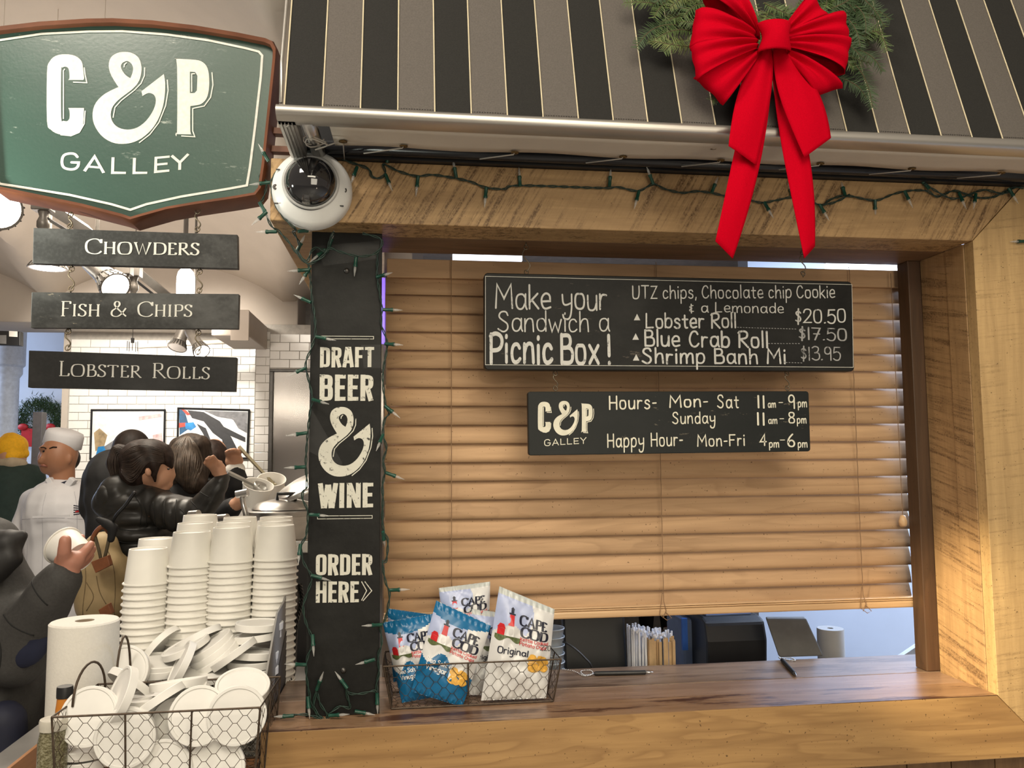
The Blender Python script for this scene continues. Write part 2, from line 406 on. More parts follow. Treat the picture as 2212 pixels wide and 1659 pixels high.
GEO = G('''
G 9.6 8.4,8 7,10 4,10.2 0.8,9 0,5 0.8,1 4,-0.2 7.2,0 9,1.8 9.2,4.4! 5.4,4.4!
A 9.4 0,0! 4.7,10! 9.4,0!/1.8,3.2! 7.6,3.2!
L 7.4 0.5,10! 0.5,0.6! 7.4,0.6!
E 7.6 7.6,9.4! 0.5,9.4! 0.5,0.6! 7.6,0.6!/0.5,5.1! 6.6,5.1!
Y 8.8 0,10! 4.4,4.8! 8.8,10!/4.4,4.8! 4.4,0!
''')
SERIF = G('''
C 8.6 8.4,7.6 7,9.8 4,10.2 0.6,8.4 0,5 0.8,1.2 4,-0.2 7,0 8.8,1.8/8.5,9.9! 8.5,7.2!
H 8.4 1.4,0! 1.4,10!/7.2,0! 7.2,10!/1.4,5.2! 7.2,5.2!/0.3,0.1! 2.5,0.1!/0.3,9.9! 2.5,9.9!/6.1,0.1! 8.3,0.1!/6.1,9.9! 8.3,9.9!
O 9.4 4.7,10.1 1.2,9.6 0,5 1.2,0.2 4.7,-0.2 8.4,0.2 9.4,5 8.4,9.8 4.7,10.1
W 12 1,10! 3.8,0! 6.2,9! 8.6,0! 11.4,10!/0,9.9! 2.4,9.9!/10.2,9.9! 12.4,9.9!
D 8.6 1.4,0! 1.4,10!/1.4,9.8! 6,9.9 8.7,8 8.7,2 6,0.1 1.4,0.2!/0.2,9.9! 1.8,9.9!/0.2,0.1! 1.8,0.1!
E 5.8 1.4,0! 1.4,10!/0.3,9.9! 5.4,9.9!/1.4,5.2! 4.6,5.2!/0.3,0.1! 5.8,0.1!/5.4,9.9! 5.4,8.4!/5.7,0.1! 6,1.8!
R 7.6 1.4,0! 1.4,10!/0.3,9.9! 5.4,10.2 6,8 5.4,5.4 1.4,5.1!/3,5.2! 7.6,0!/0.3,0.1! 2.6,0.1!/7,0.1! 8.4,0.1!
S 5.4 5,8.4 4,10.2 1.4,10.1 0.2,7.6 2.4,5.6 5,4 5.2,1.4 3,-0.3 0.2,0.8/0.2,2.2! 0.2,0.2!/5,9.9! 5,8!
F 5.6 1.4,0! 1.4,10!/0.3,9.9! 5.6,9.9!/1.4,5.2! 4.6,5.2!/0.3,0.1! 2.6,0.1!/5.5,9.9! 5.5,8.3!
I 2.8 1.4,0! 1.4,10!/0.3,0.1! 2.5,0.1!/0.3,9.9! 2.5,9.9!
& 9 8.6,5.6! 6,1.4 3.6,-0.4 0.2,0.4 0.2,3.6 2.4,5.2 5,7.4 4.6,10 2.4,10.2 1.6,8 3.4,5.4 8.8,0!
P 6.4 1.4,0! 1.4,10!/0.3,9.9! 5.6,10.3 6.6,8 5.8,4.8 1.6,4.9!/0.3,0.1! 2.6,0.1!
L 5.8 1.4,0! 1.4,10!/0.3,9.9! 2.6,9.9!/0.3,0.1! 5.6,0.1!/5.5,0.1! 5.9,1.9!
B 6.8 1.4,0! 1.4,10!/0.3,9.9! 5,10.2 5.6,7.8 4.6,5.5 1.4,5.4!/1.4,5.4! 6.4,5.6 7,2.4 5.6,0 0.3,0.1!
T 7.4 3.7,0! 3.7,10!/0.2,9.9! 7.2,9.9!/2.6,0.1! 4.8,0.1!/0.2,9.9! 0.2,8.4!/7.2,9.9! 7.2,8.4!
A 8.6 0.8,0! 4.4,10! 8,0!/2,3.4! 6.8,3.4!/0,0.1! 1.8,0.1!/7,0.1! 9,0.1!
''')
def smooth_pts(pts, full, rad=0.9, n=5):
    out = []; N = len(pts)
    for i, (x, y, fl) in enumerate(pts):
        p = Vector((x, y))
        if i in (0, N - 1): out.append(p); continue
        rnd = (fl == '~') or (full and fl != '!')
        if not rnd: out.append(p); continue
        a = Vector(pts[i - 1][:2]); b = Vector(pts[i + 1][:2])
        if full and fl != '~': A = (a + p) / 2; B = (b + p) / 2
        else:
            A = p + (a - p).normalized() * min(rad, (a - p).length / 2); B = p + (b - p).normalized() * min(rad, (b - p).length / 2)
        if full and fl != '~':
            if pts[i - 1][2] == '!' and i > 1: pass
        for k in range(n + 1):
            t = k / n; out.append(A * (1 - t) ** 2 + p * 2 * t * (1 - t) + B * t * t)
    res = [out[0]]
    for p in out[1:]:
        if (p - res[-1]).length > 1e-3: res.append(p)
    return res
RO = [0]
def ribbon(mb, pts, wf, mp, roundcap=False, closed=False):
    N = len(pts)
    if N < 2: return
    L = []; Rr = []
    for i, p in enumerate(pts):
        if closed: d0 = p - pts[i - 1]; d1 = pts[(i + 1) % N] - p
        else:
            d0 = p - pts[i - 1] if i else pts[1] - p; d1 = pts[i + 1] - p if i < N - 1 else d0
        if d0.length < 1e-9: d0 = d1
        if d1.length < 1e-9: d1 = d0
        a = d0.normalized(); b = d1.normalized(); n0 = Vector((-a.y, a.x)); n1 = Vector((-b.y, b.x))
        m = n0 + n1
        if m.length < 0.25: m = n0
        m.normalize(); cs = max(0.5, m.dot(n0)); w = wf(a, b, i, N) / 2 / cs
        L.append(p + m * w); Rr.append(p - m * w)
    RO[0] = (RO[0] + 1) % 24; dz = Vector((0, -1.6e-5 * RO[0], 0))
    vs = [mp(q.x, q.y) + dz for q in L] + [mp(q.x, q.y) + dz for q in Rr]
    fs = [(i, i + N, (i + 1) % N + N, (i + 1) % N) for i in range(N if closed else N - 1)]
    mb.add(vs, fs)
    if roundcap and not closed:
        for p, w in ((pts[0], (L[0] - Rr[0]).length / 2), (pts[-1], (L[-1] - Rr[-1]).length / 2)):
            mb.add([mp(p.x + w * math.cos(a * PI / 4), p.y + w * math.sin(a * PI / 4)) + dz + Vector((0, -(3e-6 if p is pts[0] else 7e-6), 0)) for a in range(8)], [tuple(range(8))])
def textw(s, font, sp, space, small):
    w = 0
    for ch in s:
        if ch == ' ': w += space; continue
        k = 1.0; g = font.get(ch)
        if g is None and ch.upper() in font: g = font[ch.upper()]; k = small
        if g is None: continue
        w += g[0] * k + sp
    return w - sp
def text2d(mb, s, font, mp, w=1.0, sp=1.6, space=4.5, small=0.8, style='hand', jit=0.0):
    x = 0; rj = random.Random(s)
    for ch in s:
        if ch == ' ': x += space; continue
        k = 1.0; g = font.get(ch)
        if g is None and ch.upper() in font: g = font[ch.upper()]; k = small
        if g is None: continue
        dy = rj.uniform(-jit, jit); dw = 1 + rj.uniform(-jit, jit) * .3
        for st in g[1]:
            pts = smooth_pts(st, style != 'cond')
            pts = [Vector((x + p.x * k, p.y * k + dy)) for p in pts]
            if style == 'serif':
                def wf(a, b, i, N): return w * (0.38 + 0.62 * abs((a.y + b.y) / 2) ** 1.3)
            elif style == 'hand':
                def wf(a, b, i, N): return w * dw
            else:
                def wf(a, b, i, N): return w * (1.0 if abs(a.y) > 0.5 else 0.88)
            ribbon(mb, pts, wf, mp, roundcap=(style == 'hand'))
        x += g[0] * k + sp
def ptext(mb, s, font, p0, p1, cap, Y, w=1.0, style='hand', off=0.0006, **k):
    """string whose baseline runs from pixel p0 to p1 on the plane at depth Y"""
    a = P(p0[0], p0[1], Y=Y); b = P(p1[0], p1[1], Y=Y); h = P(p0[0], p0[1] - cap, Y=Y).z - a.z
    tw = textw(s, font, k.get('sp', 1.6), k.get('space', 4.5), k.get('small', 0.8))
    dx = (b - a) / tw; up = Vector((0, 0, h / 10)); a = a + Vector((0, -off, 0))
    text2d(mb, s, font, lambda x, y: a + dx * x + up * y, w=w, style=style, **k)
LOGO_C = [(598, 575), (604, 560), (598, 500), (585, 440), (540, 402), (470, 390), (400, 402), (355, 445), (338, 520), (338, 870), (365, 930), (420, 962), (500, 970), (565, 950), (596, 900), (603, 775), (490, 775), (500, 800), (499, 850), (482, 870), (455, 866), (440, 840), (440, 515), (450, 487), (472, 480), (494, 497), (499, 560), (488, 575)]
LOGO_A = [(900, 373), (955, 385), (997, 420), (1015, 480), (1010, 545), (990, 595), (950, 640), (905, 675), (850, 718), (810, 765), (795, 820), (808, 875), (850, 915), (915, 930), (985, 915), (1050, 865), (1100, 790), (1118, 725), (1105, 682), (1065, 668), (1022, 690), (1015, 655), (1175, 532), (1185, 600), (1180, 700), (1158, 800), (1110, 900), (1040, 975), (965, 1018), (880, 1033), (800, 1020), (725, 970), (675, 890), (665, 810), (690, 735), (755, 672), (850, 625), (800, 545), (780, 475), (795, 415), (840, 382)]
LOGO_AH = [(905, 440), (880, 452), (868, 475), (876, 505), (902, 540), (935, 562), (950, 525), (955, 490), (943, 458), (922, 442)]
LOGO_P = [(1253, 422), (1400, 430), (1455, 448), (1488, 490), (1500, 560), (1498, 640), (1482, 705), (1445, 745), (1400, 757), (1365, 762), (1365, 940), (1378, 965), (1258, 963), (1270, 935), (1270, 480)]
LOGO_PH = [(1362, 515), (1362, 668), (1395, 668), (1412, 650), (1416, 545), (1400, 518)]
LOGO_SH = [[(605, 485), (612, 540), (624, 595), (525, 590)], [(612, 795), (605, 890), (570, 950), (510, 975), (435, 967)], [(466, 495), (456, 510), (456, 855)],
           [(1038, 485), (1036, 545), (1012, 600), (965, 648), (870, 722), (825, 772), (812, 845)], [(1200, 572), (1206, 650), (1188, 760), (1140, 880), (1075, 965), (998, 1025)], [(890, 485), (893, 465), (910, 450)],
           [(1520, 520), (1527, 610), (1510, 700), (1465, 762), (1400, 775), (1382, 780), (1382, 940), (1397, 982), (1300, 976)], [(1398, 530), (1375, 532), (1375, 660)]]
def logo(mb, mp, parts='CAP', shadow=True, sw=7):
    def tr(l): return [mp(x, y) for x, y in l]
    def sm(l):
        out = []
        N = len(l)
        for i in range(N):
            p0, p1, p2, p3 = [Vector(l[(i + k) % N]) for k in (-1, 0, 1, 2)]
            sharp1 = (p1 - p0).normalized().dot((p2 - p1).normalized()) < 0.55; sharp2 = (p2 - p1).normalized().dot((p3 - p2).normalized()) < 0.55
            m1 = Vector((0, 0)) if sharp1 else (p2 - p0) / 2; m2 = Vector((0, 0)) if sharp2 else (p3 - p1) / 2
            for k in range(3):
                t = k / 3; t2 = t * t; t3 = t2 * t
                out.append(p1 * (2 * t3 - 3 * t2 + 1) + m1 * (t3 - 2 * t2 + t) + p2 * (-2 * t3 + 3 * t2) + m2 * (t3 - t2))
        return [(p.x, p.y) for p in out]
    if 'C' in parts: mb.flat([tr(sm(LOGO_C))])
    if 'A' in parts: mb.flat([tr(sm(LOGO_A)), tr(sm(LOGO_AH))])
    if 'P' in parts: mb.flat([tr(sm(LOGO_P)), tr(LOGO_PH)])
    if shadow:
        for i, l in enumerate(LOGO_SH):
            key = 'C' if i < 3 else 'A' if i < 6 else 'P'
            if key not in parts: continue
            ribbon(mb, [Vector(p) for p in l], lambda a, b, i, N: sw, mp)
# ================================================================ MATERIALS
W_BEAM = wood('beam_wood', (0.50, 0.325, 0.155), (0.20, 0.105, 0.042), 'X', saw=0.9, sawang=30, sawdir=-1, knots=0.5, rings=0.18, sawsc=70, sawcut=0.47)
W_FASC = wood('fascia_wood', (0.36, 0.215, 0.085), (0.17, 0.082, 0.028), 'X', saw=0, knots=0.9, rings=0.42, rough=0.5, fine=0.8)
W_RIGHT = wood('right_board_wood', (0.46, 0.31, 0.145), (0.24, 0.14, 0.058), 'Z', saw=0.4, sawang=6, sawdir=1, knots=0.7, rings=0.10, sawsc=110)
W_JAMB = wood('jamb_wood', (0.44, 0.28, 0.135), (0.19, 0.10, 0.045), 'Z', saw=0.8, normal='X', sawang=-14, knots=0.4, rings=0.10, sawsc=60, sawcut=0.48)
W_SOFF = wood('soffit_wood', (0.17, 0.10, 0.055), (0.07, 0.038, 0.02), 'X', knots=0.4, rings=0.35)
W_POST = wood('dark_post_wood', (0.075, 0.040, 0.020), (0.028, 0.014, 0.007), 'Z', knots=0.5, rings=0.3, stain=0.3)
W_SILL1 = wood('sill_front_wood', (0.33, 0.20, 0.115), (0.16, 0.08, 0.042), 'X', knots=0.5, rings=0.25, stain=0.9, stainc=(0.065, 0.022, 0.012), rough=0.33, coat=0.25)
W_SILL2 = wood('sill_middle_wood', (0.36, 0.235, 0.16), (0.18, 0.10, 0.065), 'X', knots=0.2, rings=0.2, stain=0.45, stainc=(0.10, 0.04, 0.025), rough=0.33, coat=0.3)
W_SILL3 = wood('sill_back_wood', (0.23, 0.155, 0.105), (0.10, 0.058, 0.036), 'X', knots=0.1, rings=0.15, stain=0.6, stainc=(0.05, 0.024, 0.015), rough=0.35, coat=0.3)
W_SLAT = wood('slat_wood', (0.47, 0.305, 0.175), (0.25, 0.145, 0.078), 'X', knots=0.12, rings=0.3, rough=0.6, spec=0.2, fine=0.6)
W_RAIL = wood('rail_wood', (0.58, 0.39, 0.22), (0.36, 0.21, 0.10), 'X', knots=0.0, rings=0.15, rough=0.3)
W_PLANK = wood('lower_plank_wood', (0.22, 0.125, 0.055), (0.09, 0.042, 0.018), 'Z', saw=0.3, sawang=5, knots=0.4, rings=0.25)
W_TRAY = wood('tray_wood', (0.42, 0.20, 0.09), (0.2, 0.09, 0.04), 'Y', knots=0.0, rings=0.2)
BLACKB = chalkboard('column_board_black', (0.006, 0.006, 0.0055), (0.015, 0.015, 0.014), (0.1, 0.09, 0.08), rough=0.5)
CHALK1 = chalkboard('menu_board_black', (0.0055, 0.0058, 0.0055), (0.018, 0.018, 0.017), (0.12, 0.1, 0.08), chips=0.5, rough=0.5, sc=5)
CHALK2 = chalkboard('hours_board_black', (0.009, 0.011, 0.011), (0.013, 0.015, 0.015), (0.35, 0.3, 0.22), chips=0.4, rough=0.5)
HANGB = chalkboard('hanging_board_grey', (0.028, 0.028, 0.027), (0.10, 0.10, 0.097), (0.4, 0.34, 0.25), chips=0.75, rough=0.42, sc=6)
HANGB2 = chalkboard('hanging_board_dark', (0.015, 0.015, 0.015), (0.032, 0.032, 0.032), (0.4, 0.3, 0.18), chips=0.5, rough=0.45, sc=6)
PAINTW = mat('sign_white_paint', (0.54, 0.53, 0.48), 0.5, var=0.10, scale=120)
def worn(name, c, back, lo, rough=.7, sc=90):
    t = NT(name); n = t.noise(t.coord(), sc, 4, .7)
    t.l(t.mix(t.ramp(n, [(lo, 0.0), (lo + .08, 1.0)]), back, c), t.b.inputs['Base Color']); t.b.inputs['Roughness'].default_value = rough; MT[name] = t.m; return t.m
COLW = worn('worn_cream_print', (0.56, 0.55, 0.48), (0.03, 0.03, 0.028), 0.33, sc=130)
CHALKW = worn('chalk_white', (0.52, 0.52, 0.50), (0.16, 0.16, 0.16), 0.34, sc=70)
CHALKD = worn('faint_chalk', (0.30, 0.30, 0.30), (0.08, 0.08, 0.08), 0.38, sc=70)
CHALKC = mat('cream_marker', (0.62, 0.60, 0.50), 0.6, var=0.1, scale=60)
STEEL = mat('brushed_steel', (0.55, 0.54, 0.52), 0.28, metal=1, var=0.06, scale=60, stretch=(0.1, 1, 1))
ALU = mat('aluminium', (0.50, 0.475, 0.44), 0.36, metal=0.85, var=0.08, scale=30, stretch=(0.05, 1, 1))
DSTEEL = mat('dark_steel', (0.10, 0.095, 0.09), 0.4, metal=0.9)
PIPE = mat('black_pipe', (0.018, 0.018, 0.021), 0.25, var=0.1)
WIRE = mat('rusty_wire', (0.075, 0.052, 0.035), 0.55, metal=0.5, var=0.4, scale=80)
HOOK = mat('hook_metal', (0.16, 0.13, 0.09), 0.4, metal=0.8, var=0.3)
WHITEP = mat('white_plastic', (0.74, 0.74, 0.72), 0.35, var=0.03)
GREEN = mat('green_cord', (0.008, 0.028, 0.02), 0.5, var=0.2)
SOCK = mat('green_socket', (0.008, 0.055, 0.036), 0.35, var=0.1)
BULB = glass('clear_bulb', (0.6, 0.6, 0.58), 0.32, 0.08)
TAPE = glass('clear_tape', (0.3, 0.3, 0.3), 0.06, 0.2)
CORDW = mat('white_cord', (0.40, 0.37, 0.33), 0.8, var=0.1)
CREAM = mat('cream_piping', (0.56, 0.49, 0.34), 0.7, var=0.1)
AWN_B = mat('awning_black', (0.0095, 0.009, 0.008), 0.9, var=0.35, scale=420, bump=0.25)
AWN_G = mat('awning_grey', (0.092, 0.081, 0.073), 0.9, var=0.16, scale=420, bump=0.25)
AWN_U = mat('awning_underside', (0.58, 0.52, 0.44), 0.85, var=0.06, scale=8, bump=0.05)
BRASS = mat('brass', (0.14, 0.085, 0.03), 0.4, metal=0.8, var=0.3)
VELVET = mat('red_velvet', (0.43, 0.0, 0.010), 0.85, var=0.12, scale=700, sheen=0.0, bump=0.12, spec=0.04)
PAPERW = mat('paper_white', (0.78, 0.76, 0.71), 0.5, var=0.02)
PAPERL = mat('lid_white', (0.78, 0.765, 0.73), 0.55, var=0.025)
BLK = mat('black_plastic', (0.012, 0.012, 0.013), 0.45)
# ================================================================ SERVING WINDOW FRAME
zS = 1.092; zB = 2.051; zT = 2.175; xJ = 1.2235; xL = -0.257; Y0 = 1.60
win = empty('window_1', (xL, Y0, zS - 0.127), kind='structure')
win['label'] = 'rough sawn wooden serving window frame with sill, beam and jamb'
MB().hexa([(xL, Y0, zB), (xJ, Y0, zB), (xJ + .124, Y0, zT), (xL, Y0, zT)], [(xL, 1.70, zB), (xJ, 1.70, zB), (xJ + .124, 1.70, zT), (xL, 1.70, zT)]).build('beam', W_BEAM, win, bevel=0.002)
MB().box(xL, -0.10, 1.7005, 2.6, zB, zT).build('return_beam', W_FASC, win, bevel=0.002)
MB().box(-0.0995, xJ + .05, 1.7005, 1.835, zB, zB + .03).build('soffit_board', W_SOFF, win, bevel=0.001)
MB().hexa([(xL, Y0, zS - .127), (1.60, Y0, zS - .127), (1.60, Y0, zS - .127 + .002), (xL, Y0, zS)], [(xL, 1.635, zS - .127), (1.60, 1.635, zS - .127), (1.60, 1.635, zS - .125), (xL, 1.635, zS)]) if 0 else None
# fascia with a mitred right end
MB().prism([(xL, Y0, zS - .128), (xJ + .128, Y0, zS - .128), (xJ, Y0, zS - .0008), (xL, Y0, zS - .0008)], (0, .035, 0)).build('fascia_board', W_FASC, win, bevel=0.0015)
MB().prism([(xJ + .001, Y0 - .001, zS - .001), (xJ + .131, Y0 - .001, zS - .131), (1.62, Y0 - .001, zS - .131), (1.62, Y0 - .001, zT + .2), (xJ + .126, Y0 - .001, zT + .2), (xJ + .126, Y0 - .001, zT + .001), (xJ + .001, Y0 - .001, zB)], (0, .03, 0)).build('jamb_face_board', W_RIGHT, win, bevel=0.001)
MB().box(xJ + .0, xJ + .03, Y0 + .030, 1.692, zS - .01, zB).build('jamb_board', W_JAMB, win, bevel=0.0015)
MB().box(xJ + .002, xJ + .03, 1.6935, 1.786, zS - .01, zB).build('jamb_board', W_JAMB, win, bevel=0.0015)
MB().box(1.194, 1.30, 1.787, 1.83, zS + .0005, zB).build('post', W_POST, win, bevel=0.002)
for (y0, y1, mt, dz) in ((Y0 - .0005, 1.694, W_SILL1, 0), (1.6955, 1.7865, W_SILL2, -.0006), (1.7878, 1.942, W_SILL3, .0)):
    MB().box(xL, xJ if y1 < 1.79 else 1.30, y0, y1, zS - .035 if y0 > 1.635 else zS - .0005, zS + dz).build('sill_plank', mt, win, bevel=0.0012) if y0 > 1.635 else MB().box(xL, xJ, y0, y1, zS - .0006, zS).build('sill_plank', mt, win)
x = -0.26
while x < 1.6:
    MB().box(x, x + .098, 1.638, 1.66, 0, zS - .13).build('wall_plank', W_PLANK, win, bevel=0.0015); x += .1
# ---------------------------------------------------------------- column with painted board
cl = empty('trim_1', (-.115, 1.75, zS), kind='structure')
MB().box(-.178, -.052, 1.690, 1.80, zS, zB).build('core', W_POST, cl)
sg = empty('column_board', (-.115, 1.675, zS), 'tall black board on the column reading DRAFT BEER & WINE ORDER HERE', 'sign')
MB().box(-.1855, -.0445, 1.6735, 1.689, zS + .0005, zB - .0005).build('panel', BLACKB, sg, bevel=.001)
YC = 1.6735
def pr(px, py, Y, off=0.0006):
    v = P(px, py, Y=Y); v.y -= off; return v
def text_part(lines, mt, parent, name='lettering'):
    for a, k in lines:
        mb = MB(); ptext(mb, *a, **k); o = mb.build(name, mt, parent)
    return o
ck = dict(style='cond', w=1.65, sp=0.65, space=2)
text_part([(('DRAFT', CNDS, (691, 794), (808, 793), 44, YC), ck), (('BEER', CNDS, (690, 866), (806, 866), 57, YC), ck), (('WINE', CNDS, (688, 1098), (806, 1096), 54, YC), ck),
           (('ORDER', CNDS, (682, 1243), (804, 1242), 46, YC), ck), (('HERE', CNDS, (682, 1302), (775, 1301), 46, YC), ck)], COLW, sg)
def maprect(x0, y0, x1, y1, Y, lx0=338, lx1=1530, ly0=373, ly1=1035, off=0.0006):
    def f(x, y):
        u = (x - lx0) / (lx1 - lx0); v = (y - ly0) / (ly1 - ly0)
        return pr(x0 + (x1 - x0) * u, y0 + (y1 - y0) * v, Y, off)
    return f
mb = MB(); logo(mb, maprect(688, 879, 805, 1030, YC, 665, 1206, 373, 1035), 'A', sw=9); mb.build('ampersand', COLW, sg)
mb = MB()
def frame_line(mb, pts, w, Y, closed=True, off=0.0006):
    A = [P(a, b, Y=Y) for a, b in pts]; pp = [Vector((a.x, a.z)) for a in A]
    ribbon(mb, pp, lambda a, b, i, N: w, lambda x, y: Vector((x, Y - off, y)), closed=closed)
frame_line(mb, [(690, 726), (807, 727), (807, 732.5), (690, 732)], .0012, YC)
frame_line(mb, [(686, 1114.5), (804, 1113.5), (804, 1119.5), (686, 1121)], .0012, YC)
frame_line(mb, [(781, 1256), (792, 1276), (781, 1297)], .0017, YC, False); frame_line(mb, [(788, 1256), (803, 1276), (784, 1298)], .0017, YC, False)
mb.build('rule_lines', COLW, sg)
for px, py in ((703, 607), (742, 1448)): mb = MB(); c = pr(px + 46 if py < 700 else px, py - 22 if py < 700 else py, YC); mb.lathe([(0, .004), (.004, .0035), (.006, 0)], c, (0, -1, 0), 14); mb.build('screw', DSTEEL, sg, smooth=True)
tp = MB()
for q in (((680, 533), (820, 520), (815, 560), (700, 575)), ((672, 880), (740, 1000), (735, 1010), (668, 975)), ((780, 745), (822, 745), (824, 795), (786, 795))):
    tp.add([pr(a, b, YC, .0014 + .004 * R.random()) for a, b in q], [(0, 1, 2, 3)])
tp.build('clear_tape', TAPE, sg)
# ================================================================ VENETIAN BLIND
bl = empty('venetian_blind', (0.6, 1.86, zB - .002), 'wooden slatted blind lowered almost to the sill of the serving window', 'blind')
bx0, bx1 = -.040, 1.236
def slat(name, ztop, h, dy, xa, xb, mt=W_SLAT):
    mb = MB(); t = .0028
    def f(u, v):
        a = v * 2 - 1
        return Vector((xa + (xb - xa) * u, 1.862 + dy * .5 - dy * v - .003 * (1 - a * a), ztop - h * v))
    mb.grid(f, 14, 4)
    return mb.build(name, mt, bl, smooth=True, solid=t)
MB().box(bx0 + .002, bx1, 1.848, 1.872, 1.998, 2.041).build('valance', W_SLAT, bl, bevel=.002)
pitch = 0.04235
for i in range(18):
    sh = R.uniform(-.002, .002); slat('slat', 2.008 - i * pitch, .0475 + R.uniform(-.0006, .0006), .014, bx0 + sh, P(1957 + (2.0 - (2.008 - i * pitch)) * 17, 590 + i * 41, Y=1.855).x + sh * .5)
zr = 2.008 - 18 * pitch + .004
bxr = P(1983, 1318, Y=1.85).x
MB().box(bx0 - .002, bxr, 1.836, 1.882, zr - .022, zr - .006).build('bottom_rail', W_RAIL, bl, bevel=.004)
mb = MB()
for k in (0, 1): mb.box(bx0, bxr - .002, 1.838, 1.880, zr - .005 + k * .0042, zr - .002 + k * .0042)
mb.build('gathered_slats', W_RAIL, bl, bevel=.001)
cordm = mat('blind_cord', (0.22, 0.13, 0.07), 0.8)
glow = MB()
for px in (975, 1422, 1843):
    x0 = P(px, 800, Y=1.84).x
    c = MB()
    c.tube([(x0, 1.840 - .002 * (k % 2), 2.045 - k * .0212) for k in range(38)] + [(x0 + .004, 1.834, zr - .01), (x0 - .004, 1.834, zr - .026)], .0009, 5)
    c.tube([(x0 - .003, 1.838, zr + .03), (x0 - .012, 1.832, zr - .018), (x0 + .004, 1.83, zr - .03), (x0 + .016, 1.832, zr - .026), (x0 + .002, 1.834, zr - .012)], .0009, 5)
    c.build('ladder_cord', cordm, bl)
x0 = P(1948, 1120, Y=1.835).x
MB().tube([(x0, 1.834, 2.03), (x0 + .001, 1.834, 1.7), (x0 + .002, 1.834, P(1948, 1112, Y=1.835).z)], .0009, 5).build('pull_cord', cordm, bl)
MB().lathe([(0, 0), (.006, -.002), (.010, -.016), (.009, -.025), (.005, -.028), (0, -.028)], (x0 + .002, 1.834, P(1948, 1112, Y=1.835).z), n=16).build('tassel', W_RAIL, bl, smooth=True)
# ================================================================ HANGING SIGNS HELPERS
def shook(pts, r=.0014): return MB().tube(pts, r, 8)
def hook_chain(parent, xa, z1, z0, Y):
    """screw eye below, S hook, screw eye above; one small mesh"""
    h = z1 - z0; m = MB()
    m.tube([(xa + .35 * h * .3 * math.sin(t * PI * 2), Y + .001 * math.cos(t * 6), z0 + .16 * h + .68 * h * t) for t in [k / 16 for k in range(17)]], .0013, 7)
    for zc in (z0 + .14 * h, z1 - .14 * h):
        m.tube([(xa + .0045 * math.cos(a), Y + .002 * math.sin(a), zc + .0055 * math.sin(a)) for a in [k * PI / 6 for k in range(12)]], .0011, 6, closed=True)
    m.tube([(xa, Y, z1), (xa, Y, z1 - .1 * h)], .0013, 6); m.tube([(xa, Y, z0), (xa, Y, z0 + .1 * h)], .0013, 6)
    return m.build('hook', HOOK, parent, smooth=True)
def pxboard(parent, corners, Y, th, mt, bevel=.003, name='panel'):
    A = [P(a, b, Y=Y) for a, b in corners]
    return MB().prism(A, (0, th, 0)).build(name, mt, parent, bevel=bevel)
def octo(x0, y0, x1, y1, x2, y2, x3, y3, c=7):   # clipped corners of a quad TL TR BR BL
    q = [Vector((x0, y0)), Vector((x1, y1)), Vector((x2, y2)), Vector((x3, y3))]; out = []
    for i in range(4):
        p = q[i]; a = q[i - 1]; b = q[(i + 1) % 4]
        out.append(p + (a - p).normalized() * c); out.append(p + ((a - p).normalized() + (b - p).normalized()) * c * .3); out.append(p + (b - p).normalized() * c)
    return [(v.x, v.y) for v in out]
# big chalkboard
YB = 1.700
b1 = empty('menu_chalkboard', P(1440, 600, Y=YB), 'wide black chalkboard listing picnic box prices, hanging in front of the blind', 'sign')
pxboard(b1, octo(1046, 589, 1840, 608, 1846, 802, 1047, 799), YB, .028, CHALK1)
mb = MB(); frame_line(mb, [(1048.5, 597), (1840, 615), (1843, 793.5), (1048.5, 788)], .0011, YB)
hk = dict(style='hand', w=.62, sp=1.7, space=4.2, jit=.25)
T = []
T.append((('Make your', HAND, (1071, 666), (1309, 669), 51, YB), dict(hk, w=.85)))
T.append((('Sandwich a', HAND, (1076, 716), (1315, 716), 43, YB), dict(hk, w=.75)))
T.append((('UTZ chips, Chocolate chip Cookie', HAND, (1367, 645), (1803, 643), 27, YB), dict(hk, w=1.0, sp=2.1, space=3.2)))
T.append((('& a Lemonade', HAND, (1489, 674), (1692, 676), 21, YB), dict(hk, w=1.0, sp=2.2)))
T.append((('$20.50', HAND, (1719, 698), (1826, 697), 29, YB), dict(hk, w=1.0)))
text_part(T, CHALKW, b1); mb.build('border_line', PAINTW, b1)
T = [(('Picnic Box !', HAND, (1061, 783), (1318, 786), 62, YB), dict(hk, w=1.45, sp=2.2, space=2.8)),
     (('Lobster Roll', HAND, (1396, 708), (1589, 708), 31, YB), dict(hk, w=1.25, sp=2.0)),
     (('Blue Crab Roll', HAND, (1394, 747), (1658, 751), 34, YB), dict(hk, w=1.25, sp=2.2)),
     (('Shrimp Banh Mi', HAND, (1388, 785), (1696, 785), 32, YB), dict(hk, w=1.2, sp=2.4))]
for (x, y) in ((1376, 685), (1373, 727), (1374, 772)): pass
text_part(T, CHALKW, b1)
for (x, y) in ((1376, 685), (1373, 727), (1374, 772)): MB().add([pr(x - 7, y + 7, YB), pr(x + 7, y + 7, YB), pr(x, y - 7, YB)], [(0, 1, 2)]).build('bullet', CHALKW, b1)
text_part([(('$17.50', HAND, (1727, 733), (1828, 737), 26, YB), dict(hk, w=1.0)), (('$13.95', HAND, (1731, 778), (1815, 778), 28, YB), dict(hk, w=.9))], CHALKD, b1)
mb = MB()
for (xa, ya, xb, yb) in ((1592, 707, 1722, 711), (1659, 742, 1730, 742), (1697, 783, 1735, 784)):
    n = int((xb - xa) / 6)
    for i in range(n):
        x = xa + (xb - xa) * i / n; y = ya + (yb - ya) * i / n; frame_line(mb, [(x, y), (x + 3.6, y + .3)], .0013, YB, False)
